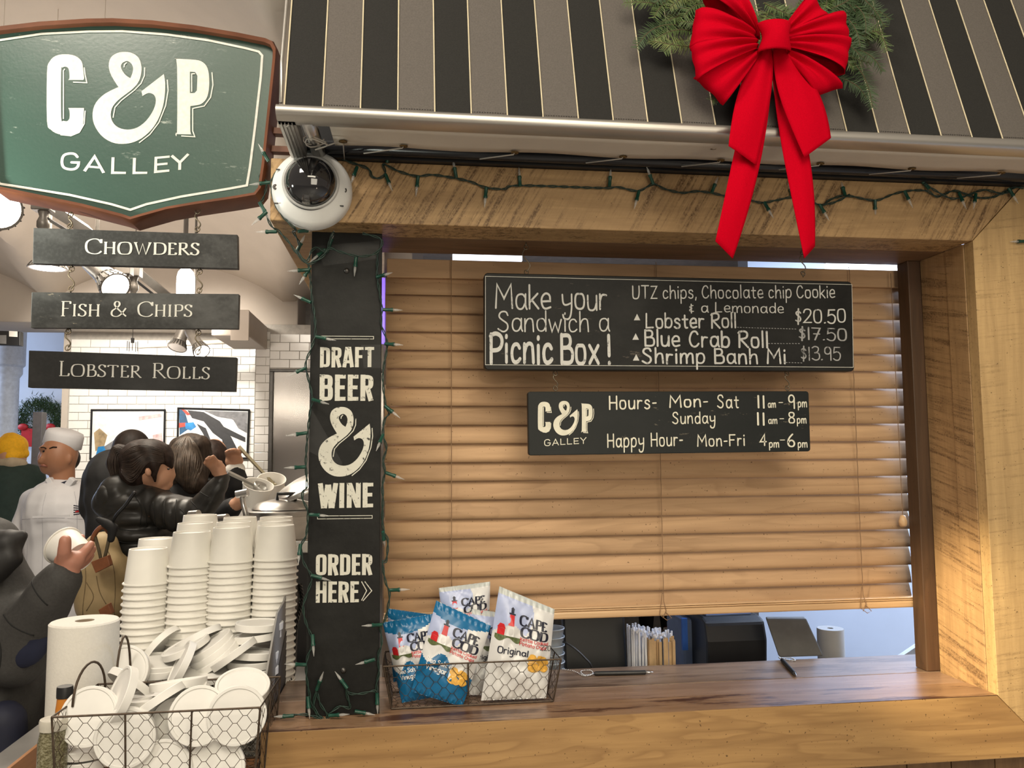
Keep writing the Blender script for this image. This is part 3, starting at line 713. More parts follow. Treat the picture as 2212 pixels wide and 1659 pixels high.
mb.build('dotted_lines', CHALKD, b1, kind='stuff')
for px in (1137, 1735):
    a = P(px, 600, Y=YB + .014); hook_chain(b1, a.x, zB - .0002, a.z + .001, YB + .014)
YH = 1.705
b2 = empty('hours_chalkboard', P(1445, 850, Y=YH), 'smaller black board with opening hours hung below the menu chalkboard', 'sign')
pxboard(b2, octo(1140, 846, 1747, 845, 1751, 975, 1142, 984, c=5), YH, .016, CHALK2)
T = [(('Hours-', HAND, (1317, 884), (1417, 882), 28, YH), {}), (('Mon-', HAND, (1447, 880), (1528, 878), 25, YH), {}), (('Sat', HAND, (1550, 881), (1595, 881), 27, YH), {}),
     (('11', HAND, (1637, 881), (1651, 881), 26, YH), {}), (('am', HAND, (1659, 880), (1675, 880), 14, YH), {}), (('-', HAND, (1683, 876), (1690, 876), 16, YH), {}), (('9', HAND, (1704, 882), (1716, 882), 28, YH), {}), (('pm', HAND, (1724, 879), (1742, 879), 16, YH), {}),
     (('Sunday', HAND, (1453, 915), (1544, 914), 24, YH), {}), (('11', HAND, (1636, 918), (1651, 918), 26, YH), {}), (('am', HAND, (1660, 915), (1678, 915), 14, YH), {}), (('-', HAND, (1685, 911), (1692, 911), 16, YH), {}), (('8', HAND, (1704, 913), (1716, 913), 22, YH), {}), (('pm', HAND, (1722, 914), (1741, 914), 15, YH), {}),
     (('Happy Hour-', HAND, (1313, 966), (1474, 962), 28, YH), {}), (('Mon-Fri', HAND, (1507, 964), (1608, 962), 24, YH), {}), (('4', HAND, (1642, 962), (1655, 962), 24, YH), {}), (('pm', HAND, (1662, 966), (1682, 966), 15, YH), {}), (('-', HAND, (1686, 957), (1694, 957), 16, YH), {}), (('6', HAND, (1702, 964), (1716, 964), 26, YH), {}), (('pm', HAND, (1724, 966), (1743, 966), 15, YH), {})]
text_part([(a, dict(hk, w=(1.6 if a[0] in ('am', 'pm') else 1.15), sp=2.6, space=5, jit=.12)) for a, k in T], CHALKC, b2)
mb = MB(); logo(mb, maprect(1162, 866, 1283, 941, YH), sw=14); ptext(mb, 'GALLEY', GEO, (1176, 963), (1266, 958), 13, YH, w=1.3, sp=3.2, style='hand'); mb.build('logo', CHALKC, b2)
for px0, in ((1200,), (1701,)):
    a = P(px0, 845, Y=YH + .008); b = P(px0, 800, Y=YH + .008); hook_chain(b2, a.x, b.z, a.z, YH + .008)
# ================================================================ BIG SHIELD SIGN
YS = 1.62
def sz(x, y): return (x / 3.318, y / 3.318)
OUT = [(-95, 300), (-60, 250), (0, 235), (300, 200), (640, 178), (820, 175), (1100, 190), (1400, 225), (1700, 275), (1900, 315), (1940, 333), (1960, 372), (1958, 430), (1920, 800), (1880, 1180), (1855, 1350), (1825, 1388), (1700, 1410), (1400, 1455), (1200, 1490), (1020, 1540), (945, 1562), (880, 1540), (600, 1468), (300, 1405), (0, 1343), (-35, 1300), (-70, 800)]
INN = [(-60, 330), (-45, 300), (0, 290), (300, 245), (640, 228), (880, 226), (1200, 250), (1500, 292), (1750, 345), (1855, 372), (1880, 400), (1870, 550), (1830, 900), (1792, 1200), (1770, 1330), (1650, 1352), (1300, 1410), (1050, 1465), (935, 1505), (800, 1465), (500, 1398), (200, 1350), (0, 1318), (-15, 1290), (-45, 800)]
SIGNG = chalkboard('sign_green_enamel', (0.026, 0.056, 0.043), (0.034, 0.070, 0.054), (0.45, 0.47, 0.42), chips=0.5, rough=0.30, sc=3)
BEZ = mat('rust_bezel', (0.145, 0.050, 0.024), 0.42, var=0.25, scale=14, metal=0.2)
sn = empty('shield_sign', P(285, 100, Y=YS), 'large green shield sign with white C&P GALLEY lettering and rusty rim', 'sign')
def offs(pts, d):
    n = len(pts); out = []
    for i in range(n):
        a = (Vector(pts[i]) - Vector(pts[i - 1])).normalized(); b = (Vector(pts[(i + 1) % n]) - Vector(pts[i])).normalized()
        m = Vector((a.y + b.y, -a.x - b.x)); m.normalize(); c = max(.6, m.dot(Vector((a.y, -a.x)))); p = Vector(pts[i]) + m * d / c; out.append((p.x, p.y))
    return out
def s3(l, Y, off=0): return [pr(*sz(*p), Y, off) for p in l]
MB().prism(s3(OUT, YS + .006), (0, .02, 0)).build('face', SIGNG, sn)
rim = MB(); o1 = s3(OUT, YS + .006); o2 = s3(offs(OUT, 26), YS - .004)
n = len(OUT); A = []
prof = [(0, .006), (0, -.008), (22, -.012), (34, -.004), (40, .05)]
for d, dy in prof: A += [Vector((v.x, YS + dy, v.z)) for v in [P(*sz(*p), Y=YS) for p in offs(OUT, d)]]
fs = [(i * n + k, i * n + (k + 1) % n, (i + 1) * n + (k + 1) % n, (i + 1) * n + k) for i in range(len(prof) - 1) for k in range(n)]
rim.add(A, fs); rim.build('rim', BEZ, sn, autos=35, smooth=True)
mb = MB()
ii = [P(*sz(*p), Y=YS + .006) for p in INN]
ribbon(mb, [Vector((v.x, v.z)) for v in ii], lambda a, b, i, N: .0045, lambda x, y: Vector((x, YS + .005, y)), closed=True); mb.build('border_line', PAINTW, sn)
mb = MB(); logo(mb, lambda x, y: pr(*sz(x, y), YS + .006, .0008), sw=8); mb.build('logo', PAINTW, sn)
mb = MB()
for ch, x0, y0, x1, y1, c in (('G', 440, 1212, 568, 1215, 112), ('A', 606, 1228, 744, 1240, 112), ('L', 800, 1246, 903, 1247, 118), ('L', 954, 1247, 1056, 1246, 114), ('E', 1108, 1240, 1214, 1230, 114), ('Y', 1228, 1224, 1348, 1212, 108)):
    (a, b), (c1, d1) = sz(x0, y0), sz(x1, y1); ptext(mb, ch, GEO, (a, b), (c1, d1), c / 3.318, YS + .006, w=1.55, style='geo' if ch != 'G' else 'hand')
mb.build('lettering', PAINTW, sn)
for py in (283, 322):
    a = P(575, py, Y=1.65); b = P(640, py - 4, Y=1.65); MB().box(a.x, b.x + .02, 1.645, 1.665, a.z - .006, a.z + .006).build('bracket_arm', BEZ, sn)
YL = 1.625
def hang(label, corners, txt, p0, p1, mt, matl, prev_y, hooks, w):
    o = empty('hanging_board', P(290, corners[0][1], Y=YL), label, 'sign', 'boards hung under the shield sign')
    pxboard(o, corners, YL, .016, matl, .0012)
    mb = MB(); ptext(mb, txt, SERIF, p0, p1, 32, YL, w=w, sp=1.3, space=5.5, style='serif'); mb.build('lettering', mt, o)
    for px, ya, yb in hooks:
        a = P(px, ya, Y=YL + .008); b = P(px, yb, Y=YL + .008); hook_chain(o, (a.x + b.x) / 2, a.z, b.z, YL + .008)
    return o
hang('weathered grey board reading Chowders, topmost of the three hung boards', [(72, 492), (513, 507), (514, 580), (70, 569)], 'Chowders', (185, 548), (429, 551), PAINTW, HANGB, 0, ((152, 459, 493), (427, 449, 503)), 1.35)
hang('weathered grey board reading Fish & Chips, middle of the three hung boards', [(68, 631), (516, 635), (514, 710), (66, 708)], 'Fish & Chips', (131, 683), (414, 684), PAINTW, HANGB, 0, ((154, 573, 632), (431, 579, 635)), 1.15)
hang('dark grey board reading Lobster Rolls, lowest of the three hung boards', [(62, 757), (511, 772), (508, 846), (60, 837)], 'Lobster Rolls', (127, 812), (452, 819), mat('grey_paint', (0.42, 0.41, 0.38), 0.6, var=0.2, scale=90), HANGB2, 0, ((147, 709, 758), (428, 711, 768)), 1.05)
# ================================================================ DOME CAMERA
dc = empty('dome_camera', P(676, 415, Y=1.6), 'white dome security camera mounted on the left end of the beam', 'camera')
c = P(676, 416, Y=1.6); c.y = 1.5985
MB().lathe([(0, 0), (.076, 0), (.0765, .012), (.074, .024), (.068, .030), (.062, .034), (.054, .040), (.049, .043)], c, (0, -1, 0), 56).build('housing', WHITEP, dc, smooth=True, autos=50)
dome = MB(); dm = [(.049, .041)] + [(.0478 * math.cos(a), .043 + .040 * math.sin(a)) for a in [k * PI / 20 for k in range(11)]]
dc2 = c + Vector((0, 0, .004)); dome.lathe(dm, dc2, (.02, -1, .03), 48); dome.build('dome', mat('smoked_dome', (0.012, 0.012, 0.014), 0.06, spec=.8, coat=1), dc, smooth=True)
MB().lathe([(.0475, .041), (.053, .041), (.0535, .045), (.050, .047), (.0475, .045)], dc2, (.02, -1, .03), 48, close=True).build('dome_ring', mat('grey_plastic', (0.45, 0.45, 0.44), 0.3), dc, smooth=True)
for dx, dz in ((-.066, -.002), (.062, -.004)):
    s = MB(); s.lathe([(.0045, 0), (.0055, .0015), (.003, .0025), (.002, .0008), (0, .0008)], (c.x + dx, c.y - .0305, c.z + dz), (0, -1, 0), 16); s.build('screw', DSTEEL, dc, smooth=True)
sl = MB()
for dx, dz in ((-.062, .032), (-.064, -.034), (.058, -.035)): sl.box(c.x + dx - .0035, c.x + dx + .0035, c.y - .0335, c.y - .03, c.z + dz - .001, c.z + dz + .001)
sl.build('slots', BLK, dc)
mb = MB(); text2d(mb, 'AXIS', dict(CNDS, **{'X': (4, [[(0, 0, '!'), (4, 10, '!')], [(0, 10, '!'), (4, 0, '!')]]), 'S': SERIF['S']}), lambda x, y: Vector((c.x - .006 + x * .00042, c.y - .0352 , c.z - .0595 + y * .0004)), w=1.6, sp=1.5, style='geo'); mb.build('lettering', BLK, dc)
# ================================================================ AWNING
aw = empty('awning', (0.5, 1.38, 2.18), 'black and grey striped fabric awning with cream piping above the serving window', 'awning')
AD = Vector((0.0, .30, .954)); zA = 2.1845
def ap(x, s, off=0): return Vector((x, 1.38, zA)) + AD * s + Vector((0, -.954, .30)) * off
PW = 0.0634; xa0 = -.2013
for i in range(32):
    x0 = xa0 + i * PW; m = MB(); m.grid(lambda u, v: ap(x0 + PW * u, 1.3 * v, .0012 * math.sin(u * PI)), 4, 2)
    m.build('fabric_panel', AWN_B if i % 2 == 0 else AWN_G, aw, smooth=True)
    MB().tube([ap(x0, 0, .0015), ap(x0, 1.3, .0015)], .0013, 6).build('piping', CREAM, aw)
    if i % 2:
        m = MB()
        for k in range(14): m.tube([ap(x0 + PW * k / 14, .008, .002), ap(x0 + PW * (k + .6) / 14, .008, .002)], .00045, 4)
        m.build('stitching', BLK, aw, kind='stuff')
bar = MB(); rb = [(1.374 - .010 * math.cos(a), zA - .010 + .011 * math.sin(a)) for a in [k * PI / 8 for k in range(5)]]
prof = [(1.386, zA + .001)] + [(1.372 - .009 * math.sin(a), zA - .009 + .010 * math.cos(a)) for a in [k * PI / 8 for k in range(9)]] + [(1.378, zA - .022), (1.40, zA - .022), (1.40, zA + .001)]
prof = [(y, z) for y, z in prof]
bar.prism([(xa0 - .012, y, z) for y, z in prof], (2.2, 0, 0)); bar.build('front_bar', ALU, aw, autos=40, smooth=True)
MB().grid(lambda u, v: Vector((-.128 + 2.0 * u, 1.398 + .118 * v, zA - .0205 + .010 * v + .002 * math.sin(u * 40) * v)), 60, 4).build('underside_panel', AWN_U, aw, smooth=True, solid=.001)
# left end: channel bracket with grooves and the inner tube
e = MB(); e.hexa([(xa0 - .012, 1.385, zA - .022), (xa0 + .018, 1.385, zA - .022), (xa0 + .018, 1.385, zA), (xa0 - .012, 1.385, zA)], [(xa0 - .012, 1.56, zA - .022), (xa0 + .018, 1.56, zA - .022), (xa0 + .018, 1.56, zA), (xa0 - .012, 1.56, zA)])
e.build('end_channel', ALU, aw, bevel=.001)
g = MB()
for k in range(4): g.box(xa0 - .007 + k * .006, xa0 - .0055 + k * .006, 1.39, 1.558, zA - .0245, zA - .022)
g.build('channel_ribs', ALU, aw)
MB().lathe([(0, .003), (.003, .0025), (.0035, 0)], (xa0 + .003, 1.40, zA - .0225), (0, 0, -1), 10).build('rivet', STEEL, aw)
MB().tube([(-.165, 1.395, zA - .012), (-.163, 1.60, zA - .005)], .0135, 20).build('inner_tube', STEEL, aw, smooth=True)
MB().tube([(-.20, 1.565, 2.188), (1.8, 1.565, 2.186)], .0125, 20).build('rear_pipe', PIPE, aw, smooth=True)
MB().box(-.20, 1.8, 1.585, 1.64, 2.1755, 2.30).build('light_block_backing', BLK, aw)  # added black sheet: keeps the gap dark and stops light leaking through
GR = [(741, 303), (872, 313), (1112, 327), (1346, 336), (1557, 344), (1772, 351), (1970, 362), (2163, 371), (1542, 317)]
zU = zA - .013
for i, (px, py) in enumerate(GR):
    q = P(px, py, z=zU); q.z = zU - .0025
    MB().lathe([(.0030, 0), (.0034, -.0016), (.0072, -.0014), (.0078, .0006), (.0030, .001)], q, (0, -.08, 1), 20, close=True).build('grommet', BRASS, aw, smooth=True)
    if i and i < 8:
        w = q + Vector((-.062, .052, .004)) if i > 1 else q + Vector((-.075, .04, -.002))
        MB().tube([q + Vector((0, 0, .002)), q + Vector((-.002, .002, -.003)), w], .0013, 6).build('lacing_cord', CORDW, aw, smooth=True)
def coil(cx, cy, cz, rr, n, dx, dz, r=.0013):
    return [(cx + rr * math.cos(k * .5) + dx * k, cy + rr * math.sin(k * .5), cz + dz * k + .003 * math.sin(k)) for k in range(n)]
MB().tube(coil(-.163, 1.47, zA - .018, .019, 30, .0003, -.0004) + [P(741, 303, z=zU), P(744, 345, z=2.175)], .0013, 6).build('lacing_cord', CORDW, aw, smooth=True)
# side edge cable of awning
MB().tube([ap(xa0 - .006, .01), ap(xa0 - .010, .1), ap(xa0 - .008, .5), ap(xa0 - .008, 1.3)], .003, 8).build('edge_cable', ALU, aw, smooth=True)
# ================================================================ STRING LIGHTS
def spl(pts, n=4):
    P_ = [Vector(p) for p in pts]; out = []
    for i in range(len(P_) - 1):
        p0 = P_[max(i - 1, 0)]; p1 = P_[i]; p2 = P_[i + 1]; p3 = P_[min(i + 2, len(P_) - 1)]
        for k in range(n):
            t = k / n
            out.append(0.5 * ((2 * p1) + (p2 - p0) * t + (2 * p0 - 5 * p1 + 4 * p2 - p3) * t * t + (3 * p1 - p0 - 3 * p2 + p3) * t ** 3))
    out.append(P_[-1]); return out
ls = empty('string_lights', P(760, 360, Y=1.58), 'green string of unlit mini lights looped along the beam and both column edges', 'string lights')
def lwire(pts, Y, tw=.0016, ext=True):
    c = spl([P(a, b, Y=(Y if len(q) == 0 else q[0])) for a, b, *q in pts], 6)
    # resample finely and twist two strands
    d = [c[0]]
    for p in c[1:]:
        n = max(1, int((p - d[-1]).length / .004)); a = d[-1]
        for k in range(1, n + 1): d.append(a.lerp(p, k / n))
    for ph in (0, PI):
        w = []; s = 0
        for i, p in enumerate(d):
            if i: s += (p - d[i - 1]).length
            t = (d[min(i + 1, len(d) - 1)] - d[max(i - 1, 0)]).normalized(); u = t.cross(Vector((0, 1, 0)))
            if u.length < .1: u = Vector((1, 0, 0))
            u.normalize(); v = t.cross(u); an = s / .0075 + ph
            w.append(p + (u * math.cos(an) + v * math.sin(an)) * tw)
        MB().tube(w, .00125, 5).build('wire', GREEN, ls, smooth=True)
def z1(x, y): return (560 + x / 3.687, 200 + y / 3.687)
def z2(x, y): return (1300 + x / 2.4254, y / 2.4254)
def z3(x, y): return (560 + x / 2.912, 480 + y / 2.912)
def z4(x, y): return (560 + x / 2.861, 1040 + y / 2.861)
YW = 1.594
beamw = [z1(*p) for p in ((560, 470), (700, 545), (830, 588), (880, 620), (900, 670), (960, 680), (1005, 640), (990, 570), (1100, 622), (1250, 665), (1380, 655), (1560, 682), (1690, 712), (1800, 755), (1950, 768), (2070, 740))] + \
        [z2(*p) for p in ((0, 985), (80, 980), (190, 1000), (270, 965), (330, 990), (420, 1010), (500, 1002), (580, 1012), (680, 1035), (780, 1050), (840, 1062), (920, 1048), (1000, 1033), (1080, 1048), (1150, 1075), (1200, 1045), (1280, 1025), (1430, 1050), (1520, 1020), (1600, 1000), (1700, 1000), (1760, 1030), (1850, 1000), (1960, 1035), (2060, 1030), (2150, 985), (2212, 985))]
lwire(beamw, YW)
lwire([z2(*p) for p in ((1150, 1075), (1220, 1060), (1300, 1020))], YW - .004)
lwire([z2(*p) for p in ((1690, 960), (1750, 1000), (1830, 1040), (1900, 1030), (2000, 995), (2100, 1015), (2160, 985))], YW - .004)
left = [z1(*p) for p in ((560, 470), (420, 470), (260, 520), (150, 620), (95, 720), (125, 880), (200, 1000), (290, 1090))]
lwire([(a, b, 1.585) for a, b in left] + [z3(*p) + (1.64,) for p in ((215, 60), (250, 130), (245, 190), (300, 245), (330, 180), (370, 160), (430, 190), (440, 120), (470, 60))], 1.6)
lwire([z1(*p) for p in ((60, 545), (40, 620), (0, 670), (60, 720), (30, 850), (10, 880), (50, 960), (95, 1060), (150, 1100))] + [z3(*p) for p in ((130, 65), (190, 130), (240, 200), (310, 262), (400, 215), (440, 165), (520, 190), (640, 215), (740, 190), (770, 110), (650, 70))], 1.62)
colL = [z3(*p) for p in ((310, 262), (318, 330), (325, 400), (335, 500), (350, 600), (352, 710), (325, 800), (292, 890), (312, 1000), (335, 1110), (318, 1200), (305, 1330), (296, 1440), (293, 1540), (300, 1659))] + \
       [z4(*p) for p in ((272, 60), (268, 110), (300, 190), (290, 330), (258, 400), (275, 500), (325, 590), (300, 680), (272, 770), (285, 860), (320, 950), (335, 1000), (300, 1080), (290, 1180), (308, 1300), (330, 1400), (400, 1475), (430, 1440), (500, 1390), (560, 1400), (545, 1330), (530, 1260))]
lwire(colL, 1.664)
lwire([z4(*p) for p in ((530, 1260), (560, 1310), (640, 1310), (715, 1295), (730, 1340))], 1.664)
lwire([z4(*p) for p in ((400, 1475), (340, 1400), (350, 1300), (370, 1260))], 1.662)
lwire([z4(*p) for p in ((130, 1460), (200, 1445), (280, 1440), (350, 1455), (410, 1480), (420, 1440), (380, 1380), (355, 1300))], 1.66)
colR = [z3(*p) for p in ((745, 190), (742, 330), (755, 430), (772, 540), (768, 640), (795, 720), (805, 780), (785, 900), (778, 1000), (795, 1150), (818, 1200), (790, 1240), (778, 1330), (800, 1420), (780, 1500), (790, 1570), (775, 1659))] + \
       [z4(*p) for p in ((765, 100), (762, 250), (775, 320), (795, 370), (785, 490), (762, 500), (780, 620), (805, 690), (795, 780), (775, 860), (750, 900), (757, 1000), (735, 1080), (740, 1180), (725, 1250), (728, 1300))]
lwire(colR, 1.664)
S0 = empty('socket', (0, 0, 0)); S0_done = False
def mkbulb():
    a = MB().lathe([(0, 0), (.0032, 0), (.0036, .004), (.0034, .016), (.0042, .017), (.0042, .021), (.0028, .021)], n=10)
    so = a.build('socket', SOCK, None, smooth=True, autos=40)
    b = MB().lathe([(0, .018), (.0025, .019), (.0028, .028), (.0016, .034), (.0004, .041)], n=8).build('bulb', BULB, None, smooth=True)
    f = b; f.parent = so; return so
COL.objects.unlink(S0); bpy.data.objects.remove(S0)
PROTO = mkbulb(); first = [True]
def bulb(a, b, Y, dy=0.0):
    p = P(a[0], a[1], Y=Y); q = P(b[0], b[1], Y=Y + dy); d = (q - p).normalized()
    rot = Vector((0, 0, 1)).rotation_difference(d).to_matrix().to_4x4()
    m = Matrix.Translation(p - rootloc(ls)) @ rot
    if first[0]: o = PROTO; first[0] = False; o.parent = ls; o.matrix_local = m
    else: o = cp(PROTO, ls, mat4=m)
for f, Y, L in ((z1, 1.59, [((780, 590), (740, 700)), ((1005, 650), (1050, 760)), ((1265, 665), (1252, 780)), ((1570, 680), (1555, 600)), ((1808, 755), (1800, 850)), ((2078, 745), (2075, 700)), ((1015, 560), (1040, 470)), ((75, 550), (5, 430)), ((90, 715), (0, 725)), ((0, 870), (60, 975)), ((190, 975), (240, 1010)), ((140, 1108), (5, 1110)), ((310, 1105), (370, 1100)), ((60, 950), (-20, 1020))]),
                (z2, 1.59, [((40, 975), (45, 915)), ((195, 1000), (175, 1075)), ((270, 965), (245, 900)), ((575, 1010), (610, 925)), ((850, 1058), (880, 1110)), ((1005, 1035), (985, 985)), ((1140, 1070), (1170, 1120)), ((1275, 1025), (1260, 975)), ((1432, 1045), (1432, 1105)), ((1585, 1000), (1615, 1060)), ((1715, 990), (1680, 950)), ((1870, 1010), (1900, 1075)), ((1960, 1015), (1950, 1080)), ((2130, 985), (2165, 1040))]),
                (z3, 1.655, [((235, 190), (280, 95)), ((310, 300), (190, 307)), ((320, 285), (262, 375)), ((435, 165), (475, 40)), ((610, 215), (600, 320)), ((740, 345), (775, 335)), ((775, 550), (885, 553)), ((325, 505), (270, 480)), ((355, 720), (470, 742)), ((295, 915), (240, 940)), ((335, 1115), (380, 1128)), ((300, 1325), (195, 1340)), ((290, 1540), (165, 1545)), ((780, 1335), (765, 1370)), ((790, 1155), (815, 1175)), ((795, 1575), (895, 1612)), ((790, 765), (835, 768)), ((415, 170), (350, 225))]),
                (z4, 1.655, [((310, 205), (430, 213)), ((320, 580), (430, 610)), ((255, 385), (250, 430)), ((805, 672), (905, 668)), ((330, 945), (335, 1035)), ((760, 885), (680, 890)), ((715, 1100), (610, 1128)), ((290, 1133), (190, 1130)), ((355, 1290), (392, 1190)), ((545, 1280), (478, 1188)), ((728, 1310), (732, 1440)), ((300, 1330), (310, 1440)), ((215, 1448), (80, 1455)), ((590, 1420), (700, 1440)), ((430, 1448), (510, 1442)), ((765, 310), (770, 350))])):
    for a, b in L: bulb(f(*a), f(*b), Y + R.uniform(-.003, .003), R.uniform(-.01, .01))
a = z2(2212, 1265); bulb((2218, 521), (2188, 522), 1.592)
# ================================================================ WREATH
NEED = [mat('fir_needles_dark', (0.028, 0.058, 0.018), 0.6, var=0.3, scale=60), mat('fir_needles_mid', (0.065, 0.105, 0.026), 0.6, var=0.3, scale=60), mat('fir_needles_light', (0.12, 0.15, 0.045), 0.6, var=0.25, scale=60)]
TWIG = mat('fir_twig', (0.07, 0.05, 0.025), 0.8)
wr = empty('wreath', ap((P(1640, -60, Y=1.46)).x, .10, .03), 'evergreen fir wreath hung on the awning behind the red bow', 'wreath')
wc = P(1645, -75, Y=1.46)
wS = ((wc - Vector((0, 1.38, zA))).dot(AD)); wX = wc.x
MB().tube([ap(wX + .135 * math.cos(a), wS + .135 * math.sin(a), .018) for a in [k * PI / 16 for k in range(32)]], .010, 8, closed=True).build('ring', TWIG, wr, smooth=True)
RW = random.Random(3)
def sprig(bx, bs, ang, L, off, mi, drop=0.0, n_=0):
    m = MB(); t = MB(); N = 16; ctr = []
    cur = RW.uniform(-.7, .7)
    for k in range(N + 1):
        u = k / N; a = ang + cur * u
        ctr.append((bx + L * u * math.cos(a), bs + L * u * math.sin(a), off + .012 * math.sin(u * 2.6) - drop * u * u))
    pts = [ap(*c) for c in ctr]; t.tube(pts, [.0014 * (1 - .6 * k / N) for k in range(N + 1)], 5)
    nn = int(L / .00115)
    for k in range(nn):
        u = (k + .5) / nn; i = min(int(u * N), N - 1); p = pts[i].lerp(pts[i + 1], u * N - i); d = (pts[i + 1] - pts[i]).normalized()
        sd = d.cross(AD.cross(Vector((1, 0, 0)))).normalized() * (1 if k % 2 else -1)
        up = d.cross(sd).normalized(); ln = .0205 * (1 - .45 * u ** 3) * (1 if u > .12 else .6)
        v = (sd * RW.uniform(.75, 1) + d * RW.uniform(.35, .65) + up * RW.uniform(-.45, .45)).normalized() * ln
        w = d * .00105
        m.add([p - w, p + w, p + v + w * .5, p + v - w * .2], [(0, 1, 2, 3)])
    br = t.build('branch', TWIG, wr); m.build('needles', NEED[mi], br, kind='stuff')
for k in range(170):
    a = RW.uniform(PI * .95, PI * 2.05) if k < 145 else RW.uniform(0, 2 * PI); r = RW.uniform(.10, .185)
    off = RW.uniform(.012, .045); base = (wX + r * math.cos(a), wS + r * math.sin(a))
    dirn = a + RW.choice((-1, 1)) * RW.uniform(.2, 1.0)
    sprig(base[0], base[1], dirn, RW.uniform(.06, .125), off, RW.choice((0, 1, 1, 2) if math.cos(a) < 0 else (0, 0, 1)))
for (x0, y0, x1, y1, mi) in ((1460, 60, 1340, 82, 0), (1500, 120, 1408, 170, 2), (1545, 215, 1550, 285, 1), (1500, 80, 1385, 75, 1), (1560, 150, 1470, 160, 2), (1860, 60, 1925, 105, 1), (1830, 160, 1850, 285, 0), (1840, 120, 1885, 185, 0), (1450, 10, 1350, 20, 1), (1470, 100, 1420, 140, 1), (1790, 200, 1840, 260, 0), (1840, 20, 1915, 35, 1), (1850, 90, 1900, 75, 1)):
    A = P(x0, y0, Y=1.42); B = P(x1, y1, Y=1.42); sa = (A - Vector((0, 1.38, zA))).dot(AD); sb = (B - Vector((0, 1.38, zA))).dot(AD)
    dx = B.x - A.x; ds = sb - sa; sprig(A.x, sa, math.atan2(ds, dx), math.hypot(dx, ds), .03, mi)
# ================================================================ RED BOW
bw = empty('bow', P(1665, 90, Y=1.36), 'big red velvet bow with four long tails hanging over the awning edge', 'bow')
YBW = 1.335
def petal(name, k0, k1, o0, o1, bul=.035, pl=3, amp=.009, dy=0.0, nu=18, nv=14, back=True, ph=0):
    """k0,k1 px at the knot, o0,o1 px at the outer edge: a pleated ribbon loop running out and folding back behind"""
    K0, K1, O0, O1 = [P(*p, Y=YBW) for p in (k0, k1, o0, o1)]; m = MB()
    def f(u, v):
        w = min(1, u * 2) if u <= .5 else 2 - 2 * u
        p = (K0.lerp(K1, v)).lerp(O0.lerp(O1, v), w)
        side = -1 if u <= .5 else 1
        rd = math.sqrt(max(0, 1 - (w) ** 4))
        y = side * bul * (math.sin(w * PI * .5) ** .6 * rd * .9) + dy
        pleat = amp * (1 - w * .75) * math.cos(v * PI * 2 * pl + ph) * (.35 + min(1, w * 3) * .65)
        return p + Vector((0, y + pleat, .002 * math.sin(v * 5) * w))
    def g(u, v): return f(u * (1 if back else .5), v)
    m.grid(g, nu * 2, nv)
    return m.build(name, VELVET, bw, smooth=True, solid=.0012)
petal('loop', (1640, 62), (1648, 78), (1527, -18), (1592, -38), .03, 1.5, dy=.016)
petal('loop', (1634, 66), (1634, 92), (1506, 18), (1492, 97), .034, 2.2, dy=.004)
petal('loop', (1634, 88), (1636, 106), (1489, 104), (1504, 172), .030, 2.0, dy=-.004, ph=1)
petal('loop', (1638, 96), (1646, 112), (1500, 166), (1566, 221), .028, 1.8, dy=.006, ph=2)
petal('loop', (1695, 62), (1690, 76), (1752, -18), (1796, 28), .03, 1.6, dy=.014)
petal('loop', (1698, 68), (1698, 92), (1824, 28), (1836, 100), .034, 2.2, dy=.002, ph=.6)
petal('loop', (1698, 86), (1694, 104), (1836, 92), (1822, 160), .030, 2.0, dy=-.004, ph=1.4)
petal('loop', (1692, 98), (1688, 114), (1826, 186), (1762, 203), .026, 1.5, dy=.010, ph=2.2)
def tail(k0, k1, m0, m1, o0, o1, dy, fold=.005, pl=1.0, amp2=.004):
    Q = [[P(*p, Y=YBW) for p in r] for r in ((k0, k1), (m0, m1), (o0, o1))]; m = MB()
    def f(u, v):
        A = [q[0].lerp(q[1], v) for q in Q]
        p = A[0] * (1 - u) ** 2 + (A[1] * 2 - (A[0] + A[2]) * .5) * 2 * u * (1 - u) + A[2] * u * u
        return p + Vector((0, dy + fold * (1 - u) * math.cos(v * PI * 2 * pl) + amp2 * math.sin(u * 5 + v * 2), 0))
    m.grid(f, 30, 10); return m.build('tail', VELVET, bw, smooth=True, solid=.0012)
tail((1652, 98), (1684, 104), (1596, 318), (1652, 330), (1550, 518), (1591, 554), .014)
tail((1674, 104), (1696, 98), (1700, 320), (1752, 318), (1742, 556), (1769, 528), .012)
tail((1644, 96), (1674, 102), (1596, 200), (1664, 205), (1571, 318), (1634, 357), -.002, .008)
tail((1672, 102), (1698, 96), (1688, 215), (1762, 195), (1733, 344), (1794, 299), -.004, .008)
m = MB()
def kf(u, v):
    a = (v - .5) * PI * 1.15; c = P(1665, 58 + 62 * u, Y=YBW); w = .026 * (1 + .12 * math.cos(u * 2 * PI))
    return c + Vector((w * math.sin(a), -.022 * math.cos(a) - .012 - .006 * math.sin(u * PI), -.004 * math.sin(v * 3) + .003 * (v - .5)))
m.grid(kf, 14, 18); m.build('knot', VELVET, bw, smooth=True, solid=.0015)
# ================================================================ SIDE COUNTER
xc0, xc1 = -.905, -.262; zC = .93
GREYTOP = mat('side_counter_grey', (0.33, 0.32, 0.31), 0.35, var=0.08, scale=12)
co = empty('side_counter', (xc0, 1.3, 0), 'grey topped side counter carrying the cup stacks and lid baskets', 'counter')
MB().box(xc0, xc1, .9, 2.75, zC - .04, zC).build('top', GREYTOP, co, bevel=.003)
MB().box(xc0 + .03, xc1, .93, 2.7, 0, zC - .0405).build('base', W_PLANK, co)
